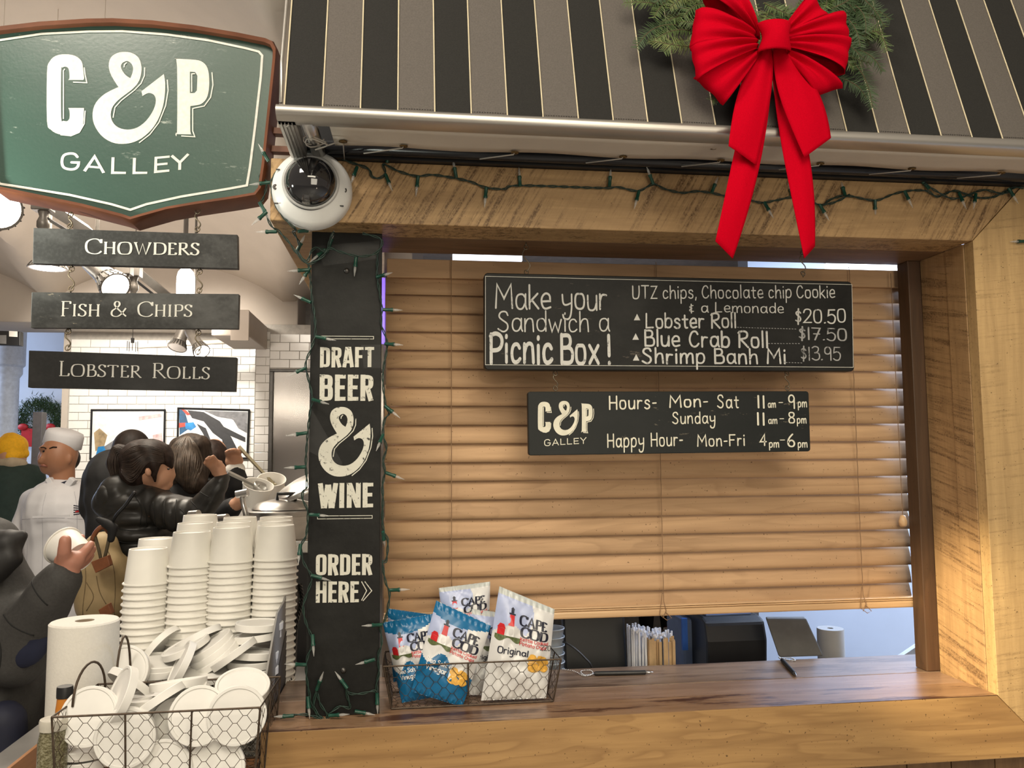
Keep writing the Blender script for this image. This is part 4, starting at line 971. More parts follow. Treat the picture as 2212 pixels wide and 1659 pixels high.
# ================================================================ WIRE BASKETS
def hexmesh(m, fn, W_, H_, s=.017, r=.0005):
    """chicken wire on a face parametrised in metres"""
    A_ = .0068; D_ = .0095; Z_ = .0125
    nx = int(W_ / (A_ + D_)) + 2; nz = int(H_ / (2 * Z_)) + 2
    for i in range(-1, nx):
        for j in range(-1, nz):
            x = i * (A_ + D_); z = j * 2 * Z_ + (Z_ if i % 2 else 0)
            for a, b in (((x, z), (x + A_, z)), ((x + A_, z), (x + A_ + D_, z + Z_)), ((x + A_, z), (x + A_ + D_, z - Z_))):
                a = list(a); b = list(b)
                if b[0] <= 0 or a[0] >= W_: continue
                if min(a[1], b[1]) < -1e-6 and max(a[1], b[1]) <= 1e-6 or min(a[1], b[1]) >= H_ - 1e-6: continue
                for q, o_ in ((a, b), (b, a)):
                    for ax_, lim in ((0, W_), (1, H_)):
                        for L_ in (0, lim):
                            if ((L_ == 0 and q[ax_] < 0) or (L_ == lim and q[ax_] > lim)) and abs(o_[ax_] - q[ax_]) > 1e-9:
                                t_ = (L_ - q[ax_]) / (o_[ax_] - q[ax_]); q[1 - ax_] += (o_[1 - ax_] - q[1 - ax_]) * t_; q[ax_] = L_
                m.tube([fn(*a), fn(*b)], r, 4, cap=False)
def basket(name, label, F0, F1, B0, B1, h, rxs, wires=(0.33, .66), th=.0019, group=None, inset=.06, hs=.019, handles=()):
    """F0,F1,B1,B0 are the rim corners; the foot is inset"""
    o = empty(name, Vector(((F0[0] + B1[0]) / 2, (F0[1] + B1[1]) / 2, F0[2] - h)), label, 'basket', group)
    R4 = [Vector(F0), Vector(F1), Vector(B1), Vector(B0)]; c = sum(R4, Vector()) / 4
    Ft = [c + (p - c) * (1 - inset) - Vector((0, 0, h)) for p in R4]
    for p in Ft: p.z = F0[2] - h + th
    for L in (R4, Ft): MB().tube(L + [L[0]], th, 6).build('rim_wire' if L is R4 else 'foot_wire', WIRE, o)
    for i in range(4):
        a, b, e, f = R4[i], R4[(i + 1) % 4], Ft[(i + 1) % 4], Ft[i]
        MB().tube([a, f], th, 6).build('upright_wire', WIRE, o)
        for t in (wires if i % 2 == 0 else (.5,)): MB().tube([a.lerp(b, t), f.lerp(e, t)], th * .9, 6).build('upright_wire', WIRE, o)
        Wd = (b - a).length; m = MB(); hexmesh(m, lambda x, z: (f.lerp(e, x / Wd)).lerp(a.lerp(b, x / Wd), z / h), Wd, h, hs)
        m.build('wire_mesh', WIRE, o, kind='stuff')
    m = MB(); Wd = (R4[1] - R4[0]).length; Dp = (R4[2] - R4[1]).length
    hexmesh(m, lambda x, z: (Ft[0].lerp(Ft[1], x / Wd)).lerp(Ft[3].lerp(Ft[2], x / Wd), z / Dp), Wd, Dp, hs); m.build('wire_mesh', WIRE, o, kind='stuff')
    for (pa, pb, hh) in handles:
        pa = Vector(pa); pb = Vector(pb); mid = (pa + pb) / 2
        MB().tube([pa + (pb - pa) * (1 - math.cos(t)) / 2 + Vector((0, 0, hh * math.sin(t))) for t in [k * PI / 14 for k in range(15)]], .0022, 7).build('handle', WIRE, o, smooth=True)
    return o
zR = 1.165
fL = P(112, 1548, Y=1.5); fR = P(562, 1530, Y=1.5); bL = P(212, 1478, z=zR); bR = P(606, 1462, z=zR)
basket('wire_basket', 'front chicken wire basket heaped with white paper lids', (fL.x, 1.5, zR), (fR.x, 1.5, zR), (bL.x, bL.y, zR), (bR.x, bR.y, zR), .150, 0, (.345, .665), .0019, handles=[((fL.x + .012, 1.555, zR), (fL.x + .030, 1.66, zR), .062)])
YBk = bL.y
o = basket('wire_basket', 'rear chicken wire basket of lids between the cup stacks and front basket', (bL.x + .02, YBk + .012, 1.13), (-.272, YBk + .012, 1.13), (bL.x + .03, 1.90, 1.13), (-.272, 1.90, 1.13), .1975, 0, (.5,), .0019, handles=[((bL.x + .022, YBk + .03, 1.13), (bL.x + .028, YBk + .1, 1.13), .11)])
# riser below the front basket
MB().box(-.60, -.272, 1.50, bL.y + .005, zC + .0005, zR - .1505).build('riser_box', None or W_TRAY, None).name = 'riser_box'
tag(bpy.data.objects['riser_box'], 'low wooden box under the front lid basket', 'box')
# ================================================================ LIDS
lm = MB(); lm.lathe([(0, .0125), (.044, .0125), (.0455, .0145), (.0495, .0145), (.0505, .0135), (.0500, 0), (.0488, 0), (.0490, .0120), (.0440, .0108), (0, .0108)], n=44)
LID = lm.build('paper_lid', PAPERL, None, smooth=True, autos=32)
LIDS = [
 (195, 1548, 1.553, (-.12, -.92, .30), 'large white paper lid facing out at the left end of the front basket'),
 (272, 1593, 1.533, (.05, -.99, .12), 'white paper lid pressed flat against the front wire, left of the middle upright'),
 (430, 1546, 1.545, (.12, -.93, .28), 'round white paper lid facing out just right of the basket centre'),
 (512, 1545, 1.545, (.18, -.93, .15), 'white paper lid facing out at the right front corner of the basket'),
 (352, 1663, 1.535, (0, -.98, .2), 'white paper lid low in the basket centre, cut by the photo edge'),
 (466, 1660, 1.54, (.05, -.96, .25), 'white paper lid low at the basket right, cut by the photo edge'),
 (524, 1486, 1.66, (.10, -.42, .90), 'white paper lid lying face up at the right rear of the front basket'),
 (386, 1479, 1.63, (-.10, .18, .97), 'tilted white lid lying on top at the middle of the front basket'),
 (262, 1503, 1.565, (-.78, -.42, .38), 'white paper lid standing on edge diagonally behind the left front lid'),
 (284, 1482, 1.69, (.5, .5, .7), 'small visible edge of a white lid behind the diagonal one'),
 (312, 1514, 1.64, (.02, .05, 1), 'flat white lid lying left of the basket middle'),
 (314, 1528, 1.64, (.04, .03, 1), 'flat white lid just beneath the one left of the basket middle'),
 (345, 1516, 1.585, (-.55, .15, .8), 'white lid leaning diagonally under the topmost middle lid'),
 (384, 1570, 1.575, (-.25, -.95, .2), 'white lid showing its left edge behind the centre right lid'),
 (398, 1516, 1.62, (-.5, -.2, .82), 'white lid slanting up toward the right behind the centre lids'),
 (186, 1614, 1.60, (.02, -.05, 1), 'flat white lid low at the left, upper of the low pair'),
 (188, 1642, 1.60, (-.05, .02, 1), 'flat white lid low at the left, lower of the low pair'),
 (330, 1562, 1.60, (.3, -.6, .75), 'cream tinted lid seen between the two front lids'),
 (310, 1625, 1.61, (-.4, -.3, .85), 'white lid in shade behind the wire at the lower centre'),
 (268, 1450, 1.80, (-.05, -.93, .32), 'half hidden white lid facing out behind the rear rim on the left'),
 (340, 1434, 1.86, (.10, -.10, .99), 'flat white lid behind the half hidden left rear lid'),
 (338, 1447, 1.86, (.06, -.06, 1), 'second flat white lid beneath the rear left flat lid'),
 (352, 1396, 1.93, (-.75, .25, .6), 'white lid tipped on edge at the left top of the rear heap'),
 (402, 1398, 1.86, (-.38, -.1, .92), 'long white lid edge rising to the right on top of the rear heap'),
 (455, 1396, 1.85, (-.50, -.12, .85), 'topmost of three tilted lids in the middle of the rear heap'),
 (461, 1409, 1.84, (-.52, -.12, .84), 'second of three tilted lids in the middle of the rear heap'),
 (468, 1422, 1.83, (-.54, -.12, .83), 'lowest of three tilted lids in the middle of the rear heap'),
 (506, 1414, 1.80, (-.56, .05, .82), 'slanting white lid right of the three tilted lids'),
 (392, 1438, 1.79, (-.85, -.25, .45), 'white lid standing on edge in front of the tilted lids'),
 (446, 1456, 1.80, (.02, -.1, 1), 'flat white lid lying low in the middle of the rear basket'),
 (560, 1352, 1.87, (.03, .02, 1), 'topmost flat white lid in the stack at the right end'),
 (556, 1376, 1.87, (-.10, .06, 1), 'flat white lid second in the stack at the right end'),
 (548, 1414, 1.82, (.08, .10, 1), 'flat white lid halfway down the right end stack'),
 (545, 1432, 1.82, (.02, .02, 1), 'flat white lid near the foot of the right end stack'),
 (548, 1452, 1.82, (-.04, .05, 1), 'lowest flat white lid of the right end stack'),
 (430, 1380, 1.90, (-.45, .2, .85), 'white lid at the back of the heap above the tilted lids'),
]
def axm(p, ax, extra=0.0):
    ax = Vector(ax).normalized(); q = Vector((0, 0, 1)).rotation_difference(ax).to_matrix().to_4x4()
    return Matrix.Translation(Vector(p) - ax * .006) @ q @ Matrix.Rotation(extra, 4, 'Z')
for i, (px, py, Y, ax, lab) in enumerate(LIDS):
    o = LID if i == 0 else cp(LID)
    o.matrix_world = axm(P(px, py, Y=Y), ax, R.random() * 6); o.name = 'paper_lid'
    tag(o, lab, 'lid', 'white paper lids heaped in the wire baskets')
# ================================================================ CUPS
def cupmesh(name, rt, rb, h, mt):
    m = MB(); m.lathe([(0, h - .004), (rb - .003, h - .004), (rb - .002, h), (rb, h), (rb + .0004, h - .001), (rt - .002, .004), (rt, .0045), (rt + .0018, .0030), (rt + .0018, .0010), (rt, 0), (rt - .003, 0), (rb - .0015, h - .006), (0, h - .006)], n=40)
    return m.build(name, mt, None, smooth=True, autos=38)
CUP = cupmesh('paper_cup', .0505, .0400, .078, PAPERW); nc = 0
ORD = ['topmost', 'second', 'third', 'fourth', 'fifth', 'sixth', 'seventh', 'eighth', 'ninth', 'tenth', 'eleventh', 'twelfth', 'thirteenth', 'fourteenth', 'fifteenth', 'sixteenth', 'seventeenth', 'eighteenth', 'nineteenth', 'twentieth', 'twenty-first', 'twenty-second', 'twenty-third', 'twenty-fourth', 'twenty-fifth', 'twenty-sixth', 'twenty-seventh', 'twenty-eighth', 'twenty-ninth', 'thirtieth', 'thirty-first', 'thirty-second']
def stack(px, ytop, Y, where, h=.078, step=.0152, shown=40):
    global nc
    top = P(px, ytop, Y=Y); n = int(round((top.z - zC - h) / step)); step = (top.z - zC - h - .0008) / n; jx = 0; jy = 0
    for i in range(n + 1):
        k = n - i   # order from the top
        o = CUP if nc == 0 else cp(CUP); nc += 1
        jx += R.uniform(-.0006, .0006); jy += R.uniform(-.0006, .0006)
        o.location = (top.x + jx - .004 * math.sin(i * .11), Y + jy, zC + .0005 + i * step); o.rotation_euler = (0, 0, R.random() * 6); o.name = 'paper_cup'
        tag(o, 'white cup, %s from top of the %s' % (ORD[k], where) if k else 'topmost inverted white paper cup of the %s' % where, 'cup', 'paper cup stacks on the side counter')
stack(324, 1184, 1.98, 'leftmost front stack'); stack(415, 1148, 1.98, 'second front stack from the left'); stack(504, 1138, 1.98, 'third front stack from the left'); stack(597, 1134, 1.98, 'front stack nearest the column')
stack(342, 1162, 2.085, 'short stack behind the leftmost'); stack(424, 1129, 2.085, 'stack just behind the second front one'); stack(507, 1127, 2.085, 'stack just behind the third front one'); stack(594, 1124, 2.085, 'stack just behind the one nearest the column')
stack(431, 1112, 2.19, 'rearmost stack behind the second one'); stack(520, 1117, 2.19, 'rearmost stack behind the third one'); stack(597, 1116, 2.19, 'rearmost stack by the column')
# ================================================================ PAPER TOWEL, JARS, TRAY, CARDS
t0 = P(183, 1345, Y=1.80); t1r = 62 / F * 1.86
tw = empty('paper_towel_roll', (t0.x, 1.80, zC), 'upright white paper towel roll left of the cup stacks', 'paper towel')
zt = P(183, 1340, Y=1.80).z
MB().lathe([(.018, zt - zC), (t1r - .003, zt - zC), (t1r, zt - zC - .003), (t1r * 1.0, .002), (t1r - .002, 0.0008), (.018, .0008)], (t0.x, 1.80, zC), n=56, close=True).build('paper', mat('towel_white', (0.68, 0.655, 0.60), 0.9, var=0.03, scale=200, bump=.25), tw, smooth=True, autos=40)
MB().lathe([(.0165, zt - zC - .001), (.018, zt - zC - .001), (.018, .001), (.0165, .001)], (t0.x, 1.80, zC), n=30, close=True).build('core', mat('card_core', (0.2, 0.15, 0.1), 0.9), tw, smooth=True)
def jarthing(name, label, px, Y, ztop, rad, lidh, bodym, lidm, extra=None):
    c = P(px, 1500, Y=Y); o = empty(name, (c.x, Y, zC), label, 'jar'); h = ztop - zC
    MB().lathe([(0, .001), (rad * .92, .001), (rad, .006), (rad, h - lidh - .02), (rad * .9, h - lidh - .008), (rad * .86, h - lidh), (0, h - lidh)], (c.x, Y, zC), n=28).build('body', bodym, o, smooth=True, autos=50)
    MB().lathe([(0, h - lidh + .0005), (rad * .95, h - lidh + .0005), (rad * .95, h - .003), (rad * .9, h), (0, h)], (c.x, Y, zC), n=28).build('lid', lidm, o, smooth=True, autos=50)
    return o, c
o, c = jarthing('spice_bottle', 'tall orange spice bottle with black lid inside the basket handle', 140, 1.615, P(140, 1482, Y=1.615).z, .0145, .02, mat('orange_spice', (0.56, 0.20, 0.025), 0.3, var=.1), BLK)
o.location.z = zC
herb = NT('dried_herbs'); hn = herb.noise(herb.coord((1, 1, 2)), 190, 4, .8); herb.l(herb.ramp(hn, [(.35, (0.06, .05, .025)), (.5, (.16, .145, .08)), (.68, (.36, .34, .24))]), herb.b.inputs[0]); herb.b.inputs['Roughness'].default_value = .25
o, c = jarthing('herb_jar', 'clear jar of dried green herbs at the left of the lid basket', 118, 1.545, P(112, 1552, Y=1.545).z, .0235, .018, herb.m, mat('clear_jar_lid', (0.52, 0.49, 0.42), .25))
# wooden napkin tray bottom left
tr = empty('napkin_tray', P(20, 1650, z=zC), 'wooden tray of white napkins at the bottom left corner', 'tray')
xr = P(84, 1609, z=.975).x
MB().box(xr - .008, xr, 1.0, 2.02, zC + .0008, .975).build('side', W_TRAY, tr, bevel=.001)
m = MB()
for k in range(9): m.box(xr - .088, xr - .0225 - .0008 * (k % 3), 1.4, 1.83 + .002 * (k % 2), zC + .001 + k * .005, zC + .0056 + k * .005)
m.build('napkins', PAPERW, tr, bevel=.001, kind='stuff')
# grey cards leaning in a dark holder along the right side, with braided cord
CARD = mat('grey_card', (0.25, 0.24, 0.225), 0.6, var=.12, scale=12)
cdh = empty('card_holder', (-.262, 1.75, zC), 'grey cards in a dark upright holder between lid baskets and wooden sill', 'holder')
def cx(px, py, x): return P(px, py, x=x)
A = [(-.262, p.y, p.z) for p in [P(px, py, x=-.262) for px, py in ((641, 1252), (624, 1266), (614, 1300), (600, 1325), (575, 1470), (563, 1560), (572, 1640), (600, 1600), (620, 1500), (636, 1380))]]
MB().prism(A, (-.004, 0, 0)).build('card', CARD, cdh, bevel=.0008)
A = [P(px, py, x=-.2595) for px, py in ((648, 1262), (641, 1258), (612, 1400), (590, 1500), (563, 1570), (575, 1660), (610, 1560), (640, 1450))]
MB().prism([(-.2600, p.y, p.z) for p in A], (-.0015, 0, 0)).build('holder_plate', mat('worn_black_card', (0.035, 0.03, 0.027), .6, var=.5, scale=25), cdh)
br = [P(px, py, x=-.254) for px, py in ((648, 1262), (652, 1290), (648, 1320), (640, 1350), (634, 1400), (628, 1450), (624, 1480))]
br = spl(br, 10)
for ph in (0, 2.1, 4.2):
    MB().tube([p + Vector((.003 * math.cos(i * .8 + ph), .005 * math.sin(i * .8 + ph), 0)) for i, p in enumerate(br)], .0028, 6).build('braided_cord', BLK, cdh, smooth=True)
# ================================================================ CHIP BASKET AND BAGS
gL = P(828, 1437, Y=1.69); gR = P(1212, 1412, Y=1.69)
zk = 1.178
basket('chip_basket', 'black wire basket holding snack bags on the window sill', (gL.x, 1.69, zk), (gR.x, 1.69, zk), (gL.x + .0, 1.815, zk), (gR.x - .004, 1.815, zk), zk - zS - .0005, 0, (.47,), .0017, inset=.09, hs=.019)
BLUE = mat('bag_blue', (0.008, 0.13, 0.30), 0.28, var=.08, scale=10); BAGW = mat('bag_white', (0.66, 0.66, 0.66), 0.3, var=.05, scale=14, bump=.1)
SKY = mat('bag_sky_print', (0.40, 0.46, 0.68), 0.3, var=.10, scale=30); REDP = mat('bag_red_print', (0.55, 0.02, 0.025), 0.35); GRN = mat('bag_green_print', (0.10, 0.13, 0.05), .4, var=.4, scale=200)
NAVY = mat('bag_navy_print', (0.01, 0.012, 0.03), .4); GOLD = mat('bag_chip_print', (0.72, 0.40, 0.07), .35, var=.30, scale=90); BAGG = mat('bag_seal_grey', (0.50, 0.53, 0.52), .3); PWH = mat('bag_white_print', (.8, .8, .8), .4)
def bag(label, TL, TR, BR, BL, Y, kind, puff=.03, seed=1, tilt=0.02, crump=.006, text=True):
    C4 = [P(*p, Y=Y) for p in (TL, TR, BR, BL)]; rr = random.Random(seed)
    o = empty('snack_bag', (sum(C4, Vector()) / 4) * 1, label, 'snack bag', 'snack bags in the wire basket')
    ph = [rr.uniform(0, 6) for _ in range(6)]
    def base(u, v):   # u right, v down
        p = C4[0].lerp(C4[1], u).lerp(C4[3].lerp(C4[2], u), v); p.y = Y + tilt * (v - .5) * -1; return p
    def bul(u, v):
        e = min(1, 6.5 * u * (1 - u)) ** .8 * min(1, 5.0 * v * (1 - v)) ** .7
        w = crump * (math.sin(u * 11 + v * 7 + ph[0]) * .5 + math.sin(v * 17 - u * 6 + ph[1]) * .35 + abs(math.sin(u * 5 - v * 9 + ph[2])) * .6 + .4 * abs(math.sin((u + v) * 14 + ph[3])))
        return puff * e + w * e + .0015 * math.sin(u * 60) * (1 if (v < .06 or v > .95) else 0)
    def fr(u, v, off=0.0): p = base(u, v); return p + Vector((0, -bul(u, v) - off, 0))
    def bk(u, v): p = base(u, v); return p + Vector((0, bul(1 - u, v) * .8 + .0004, 0))
    mats = [BAGW, BLUE, SKY, BAGG]
    def mf(u, v):
        if v < .055: return 3 if kind == 'o' else 1
        if kind == 'b':
            if v < .12 + .05 * math.sin(u * 4): return 1
            if v > .60 + .06 * math.sin(u * 7) + .05 * (u - .3) and (u < .55 or v > .72 + .1 * math.sin(u * 5)): return 1
            if v > .5 and v > .5 + 3.0 * (u - .36) ** 2 - .0 and u < .55: return 1
        if v < .34 + .05 * math.sin(u * 9 + 2) and u < .55 + .1 * math.sin(v * 9): return 2
        return 0
    m = MB(); m.grid(fr, 56, 72, mf); m.grid(lambda u, v: bk(1 - u, v), 20, 26, lambda u, v: 1 if kind == 'b' and v > .5 else 0)
    m.build('bag_body', mats, o, smooth=True)
    if text:
        def mp(u0, v0, su, sv, sk=0.0): return lambda x, y: fr(u0 + x * su + y * sk, v0 - y * sv, .0012)
        t = MB(); text2d(t, 'CAPE', SERIF, mp(.42, .27, .0138, .0094), w=2.9, sp=1.0, small=.82, style='serif'); text2d(t, 'COD', SERIF, mp(.46, .378, .0155, .0094), w=2.9, sp=1.0, small=.82, style='serif'); t.build('lettering', NAVY, o)
        t = MB(); text2d(t, 'Kettle Cooked', HAND, mp(.46, .415, .0063, .0034), w=1.5, sp=2, space=3); text2d(t, 'Potato Chips', HAND, mp(.46, .46, .0065, .0034), w=1.5, sp=2, space=3); t.build('lettering', REDP, o)
        # lighthouse print
        lh = MB(); q = lambda l: lh.add([fr(u, v, .0010) for u, v in l], [tuple(range(len(l)))])
        q([(.235, .20), (.315, .20), (.325, .30), (.225, .30)]); lh.build('lighthouse_band', REDP, o)
        lh = MB(); q([(.222, .302), (.328, .302), (.345, .40), (.21, .40)]); lh.build('lighthouse_tower', PWH, o)
        lh = MB(); q([(.22, .185), (.33, .185), (.33, .199), (.22, .199)]); q([(.25, .15), (.30, .15), (.30, .184), (.25, .184)]); q([(.24, .149), (.31, .149), (.275, .13)]); lh.build('lighthouse_lantern', NAVY, o)
        lh = MB(); q([(.07, .34), (.185, .34), (.185, .40), (.07, .40)]); q([(.06, .339), (.195, .339), (.16, .30), (.10, .30)]); lh.build('red_house_print', REDP, o)
        lh = MB(); lh.grid(lambda u, v: fr(.04 + .42 * u, .40 + .035 * v * (1 + .6 * math.sin(u * 9)), .0008), 14, 2); lh.build('grass_print', GRN, o)
        if kind == 'b':
            t = MB(); text2d(t, 'Sea Salt &', HAND, mp(.10, .625, .0085, .0048), w=1.6, sp=2, space=3); text2d(t, 'Vinegar', HAND, mp(.12, .70, .0098, .0052), w=1.6, sp=2); t.build('lettering', PWH, o)
        else:
            t = MB(); text2d(t, 'Original', HAND, mp(.12, .56, .0125, .0058), w=1.5, sp=2); t.build('lettering', NAVY, o)
            t = MB(); text2d(t, '220', HAND, mp(.80, .47, .0105, .0055), w=1.0, sp=1.6); t.build('lettering', BLK, o)
        for k in range(7):
            cu = .64 + .06 * k * .6 + .04 * math.sin(k * 5) + (.06 if kind == 'o' else 0); cv = .68 + .045 * math.cos(k * 3) - (.06 if kind == 'o' else 0); a0 = rr.uniform(0, 3); c_ = MB()
            c_.add([fr(min(.97, cu + (.085 + .02 * math.sin(3 * a + a0)) * math.cos(a)), cv + .05 * math.sin(a + a0 * .2), .0009 + .0004 * k) for a in [j * PI / 6 for j in range(12)]], [tuple(range(12))]); c_.build('chip_print', GOLD, o)
    return o
bag('white original flavour snack bag behind, leaning at the back centre of the basket', (948, 1272), (1060, 1258), (1055, 1400), (965, 1420), 1.79, 'o', .016, 3)
bag('blue topped snack bag lying behind the left bags against the column', (836, 1316), (935, 1330), (930, 1460), (850, 1470), 1.785, 'b', .016, 5, text=False)
bag('silver and white snack bag wedged behind between the two front bags', (1010, 1316), (1120, 1330), (1100, 1500), (1012, 1498), 1.765, 'o', .014, 9)
bag('blue and white sea salt snack bag at the left end of the basket', (826, 1347), (940, 1327), (950, 1500), (868, 1515), 1.735, 'b', .016, 11)
bag('blue and white sea salt snack bag tilted in the middle of the basket', (943, 1299), (1062, 1354), (998, 1524), (888, 1490), 1.712, 'b', .012, 13, crump=.003)
bag('white original flavour snack bag upright at the right of the basket', (1080, 1268), (1200, 1318), (1178, 1505), (1038, 1510), 1.715, 'o', .012, 17, crump=.004)
# ================================================================ PENS ON THE SILL
def pen(label, a, b, chain):
    A = P(*a, z=zS + .0052); B = P(*b, z=zS + .0052); d = (B - A)
    o = empty('pen', A, label, 'pen', 'pens chained to the sill')
    MB().tube([A, A.lerp(B, .03), A.lerp(B, .86)], [.003, .0048, .0048], 14).build('barrel', BLK, o, smooth=True, autos=50)
    MB().tube([A.lerp(B, .862), A.lerp(B, .95), B], [.0042, .0018, .0005], 12).build('tip', STEEL, o, smooth=True)
    c = spl([P(*q, z=zS + .003) for q in chain], 14); m = MB()
    for i in range(0, len(c) - 1, 2): m.ell(c[i], (.0017, .0017, .0017), 6, 4)
    m.build('bead_chain', STEEL, o, smooth=True, kind='stuff')
pen('black pen lying level on a bead chain right of the chip basket', (1283, 1455), (1412, 1452), [(1283, 1455), (1262, 1458), (1255, 1450), (1275, 1448), (1280, 1456), (1262, 1460), (1240, 1450), (1212, 1445)])
pen('black pen pointing toward the viewer near the tablet stand', (1689, 1425), (1721, 1460), [(1689, 1425), (1683, 1420), (1700, 1425), (1718, 1427), (1708, 1421), (1690, 1422)])
# ================================================================ ITEMS BEHIND THE SILL
zN = .90
cn = empty('back_counter', (.9, 2.2, 0), 'dark counter behind the serving window sill', 'counter')
MB().box(-.03, 1.50, 1.95, 2.50, zN - .04, zN).build('top', mat('back_counter_top', (.12, .12, .13), .3), cn, bevel=.002)
MB().box(0, 1.48, 2.0, 2.48, 0, zN - .0405).build('base', mat('back_counter_base', (.2, .2, .21), .5), cn)
def scr(name, label, cat, x0, x1, ytop, Y, dep, mt, lean=.0, bev=.004):
    a = P(x0, ytop, Y=Y); b = P(x1, ytop, Y=Y); o = empty(name, ((a.x + b.x) / 2, Y + dep / 2, zN), label, cat)
    return o, a.x, b.x, a.z
o, xa, xb, zt = scr('order_terminal', 'black order terminal screen left of the straws behind the sill', 'terminal', 1222, 1358, 1340, 2.06, .05, BLK)
MB().hexa([(xa, 2.06, zN + .05), (xb, 2.06, zN + .05), (xb, 2.10, zt), (xa, 2.10, zt)], [(xa, 2.085, zN + .05), (xb, 2.085, zN + .05), (xb, 2.125, zt), (xa, 2.125, zt)]).build('screen', mat('screen_back', (.004, .004, .005), .5), o, bevel=.006)
MB().box(xa + .03, xb - .03, 2.07, 2.2, zN + .0005, zN + .0495).build('base', BLK, o, bevel=.006)
MB().tube(spl([P(1190, 1383, Y=2.02), P(1225, 1390, Y=2.0), P(1262, 1420, Y=1.99), P(1280, 1452, Y=1.985), Vector((P(1280, 1452, Y=1.985).x, 2.0, zN + .06))], 8), .0022, 8).build('cable', BLK, o, smooth=True)
# tall cup column left of the terminal
q = P(1188, 1354, Y=2.02); o = empty('clear_cup_stack', (q.x, 2.02, zN), 'stack of clear plastic cups behind the right end of the chip basket', 'cups')
CLR = mat('clear_plastic_cups', (.42, .46, .50), .25, var=.12, scale=40)
for k in range(12):
    z_ = zN + .0005 + k * (q.z - zN - .055) / 11; c_ = MB().lathe([(.026, 0), (.034, .05), (.036, .0505), (.036, .053), (.033, .053), (.025, .002), (0, .002), (0, 0)], (q.x, 2.02, z_), n=20); c_.build('clear_cup', CLR, o, smooth=True)
# straws and stirrers
q = P(1410, 1436, Y=2.02); a = P(1360, 1380, Y=2.02); b = P(1462, 1380, Y=2.02); wd = (b.x - a.x)
o = empty('straw_caddy', (q.x, 2.03, zN), 'clear caddy packed with paper wrapped straws and wooden stirrers', 'straws')
SW = mat('straw_white', (.82, .84, .9), .6); ST = mat('stirrer_wood', (.62, .42, .22), .6, var=.15)
MB().box(a.x - .002, b.x + .002, 1.99, 2.075, zN + .0005, zN + .12).build('caddy_cup', glass('clear_caddy', (.8, .85, .85), .25), o, bevel=.01)
rs = random.Random(5)
for k in range(70):
    u = rs.random(); v = rs.random(); x = a.x + .004 + (wd - .008) * u; y = 1.995 + .075 * v; lean = rs.uniform(-.004, .004)
    if u < .34 or v > .55:
        zt_ = P(1400, 1362 + 18 * u - 6 * v, Y=2.0).z + rs.uniform(-.006, .004); MB().tube([(x, y, zN + .004), (x + lean, y, zt_)], .0026, 6).build('straw', SW, o)
    else:
        zt_ = P(1400, 1388 + rs.uniform(-5, 4), Y=1.99).z; MB().box(x - .0035, x + .0035, y, y + .0025, zN + .004, zt_).build('stirrer', ST, o)
m = MB()
for k in range(90):
    u = rs.random() ** 1.4; c_ = P(1366 + 70 * u, 1366 + 14 * u + rs.uniform(-9, 4), Y=2.0 + rs.uniform(0, .06)); m.ell(c_, (.0035, .0035, .005), 6, 4, Matrix.Rotation(rs.random() * 3, 3, 'X'))
m.build('straw_wrappers', SW, o, kind='stuff')
q = P(1487, 1420, Y=2.04); MB().lathe([(0, 0.001), (.028, .001), (.036, .10), (.034, .10), (.026, .004), (0, .004)], (q.x, 2.04, zN + .03), n=20).build('teal_cup', glass('teal_plastic', (.02, .30, .28), .75, .15), None, smooth=True)
tc = bpy.data.objects['teal_cup']; tag(tc, 'teal translucent plastic cup right of the straws', 'cup'); tc.location.z = -.0305
# blue bin, printer, tablet stand, paper roll
BB = mat('blue_grey_plastic', (.12, .16, .26), .4)
o, xa, xb, zt = scr('blue_bin', 'blue and grey plastic bin behind the teal cup', 'bin', 1473, 1522, 1338, 2.20, .2, BB)
MB().box(xa, xb, 2.20, 2.34, zN + .0005, zt).build('body', BB, o, bevel=.01); MB().box(xa - .003, xa + .012, 2.19, 2.199, zt - .08, zt + .004).build('label_strip', mat('bright_blue', (.02, .12, .5), .4), o)
o, xa, xb, zt = scr('receipt_printer', 'black receipt printer with a curved front behind the sill', 'printer', 1522, 1652, 1338, 2.10, .2, BLK)
MB().prism([(xa, 2.10, zN + .0005), (xa, 2.085, zt - .055), (xa, 2.10, zt - .01), (xa, 2.13, zt), (xa, 2.28, zt), (xa, 2.28, zN + .0005)], (xb - xa, 0, 0)).build('body', mat('printer_black', (.015, .015, .017), .4), o, bevel=.008)
MB().box(xa + .02, xb - .02, 2.14, 2.19, zt + .0005, zt + .004).build('paper_slot', mat('slot_blue', (.2, .3, .6), .4), o)
TG = mat('tablet_grey', (.10, .10, .098), .5, metal=.2)
A = [P(*p, Y=y) for p, y in (((1655, 1336), 2.02), ((1742, 1336), 2.02), ((1780, 1418), 1.99), ((1684, 1421), 1.99))]
o = empty('tablet_stand', (A[2].x, 2.0, zN), 'dark grey tablet on a sloping stand facing away', 'tablet stand')
MB().hexa(A, [p + Vector((0, .009, .004)) for p in A]).build('tablet', TG, o, bevel=.004)
MB().box(A[3].x + .02, A[2].x - .02, 2.0, 2.10, zN + .0005, zN + .07).build('base', BLK, o, bevel=.004)
q = P(1806, 1362, Y=2.10); o = empty('receipt_paper_roll', (q.x, 2.13, zN), 'upright white roll of receipt paper beside the tablet stand', 'paper roll')
MB().lathe([(.008, q.z - zN), (.034, q.z - zN), (.035, q.z - zN - .002), (.035, .001), (.008, .001)], (q.x, 2.13, zN), n=36, close=True).build('paper', mat('roll_grey_white', (.5, .5, .5), .8, var=.04), o, smooth=True, autos=40)
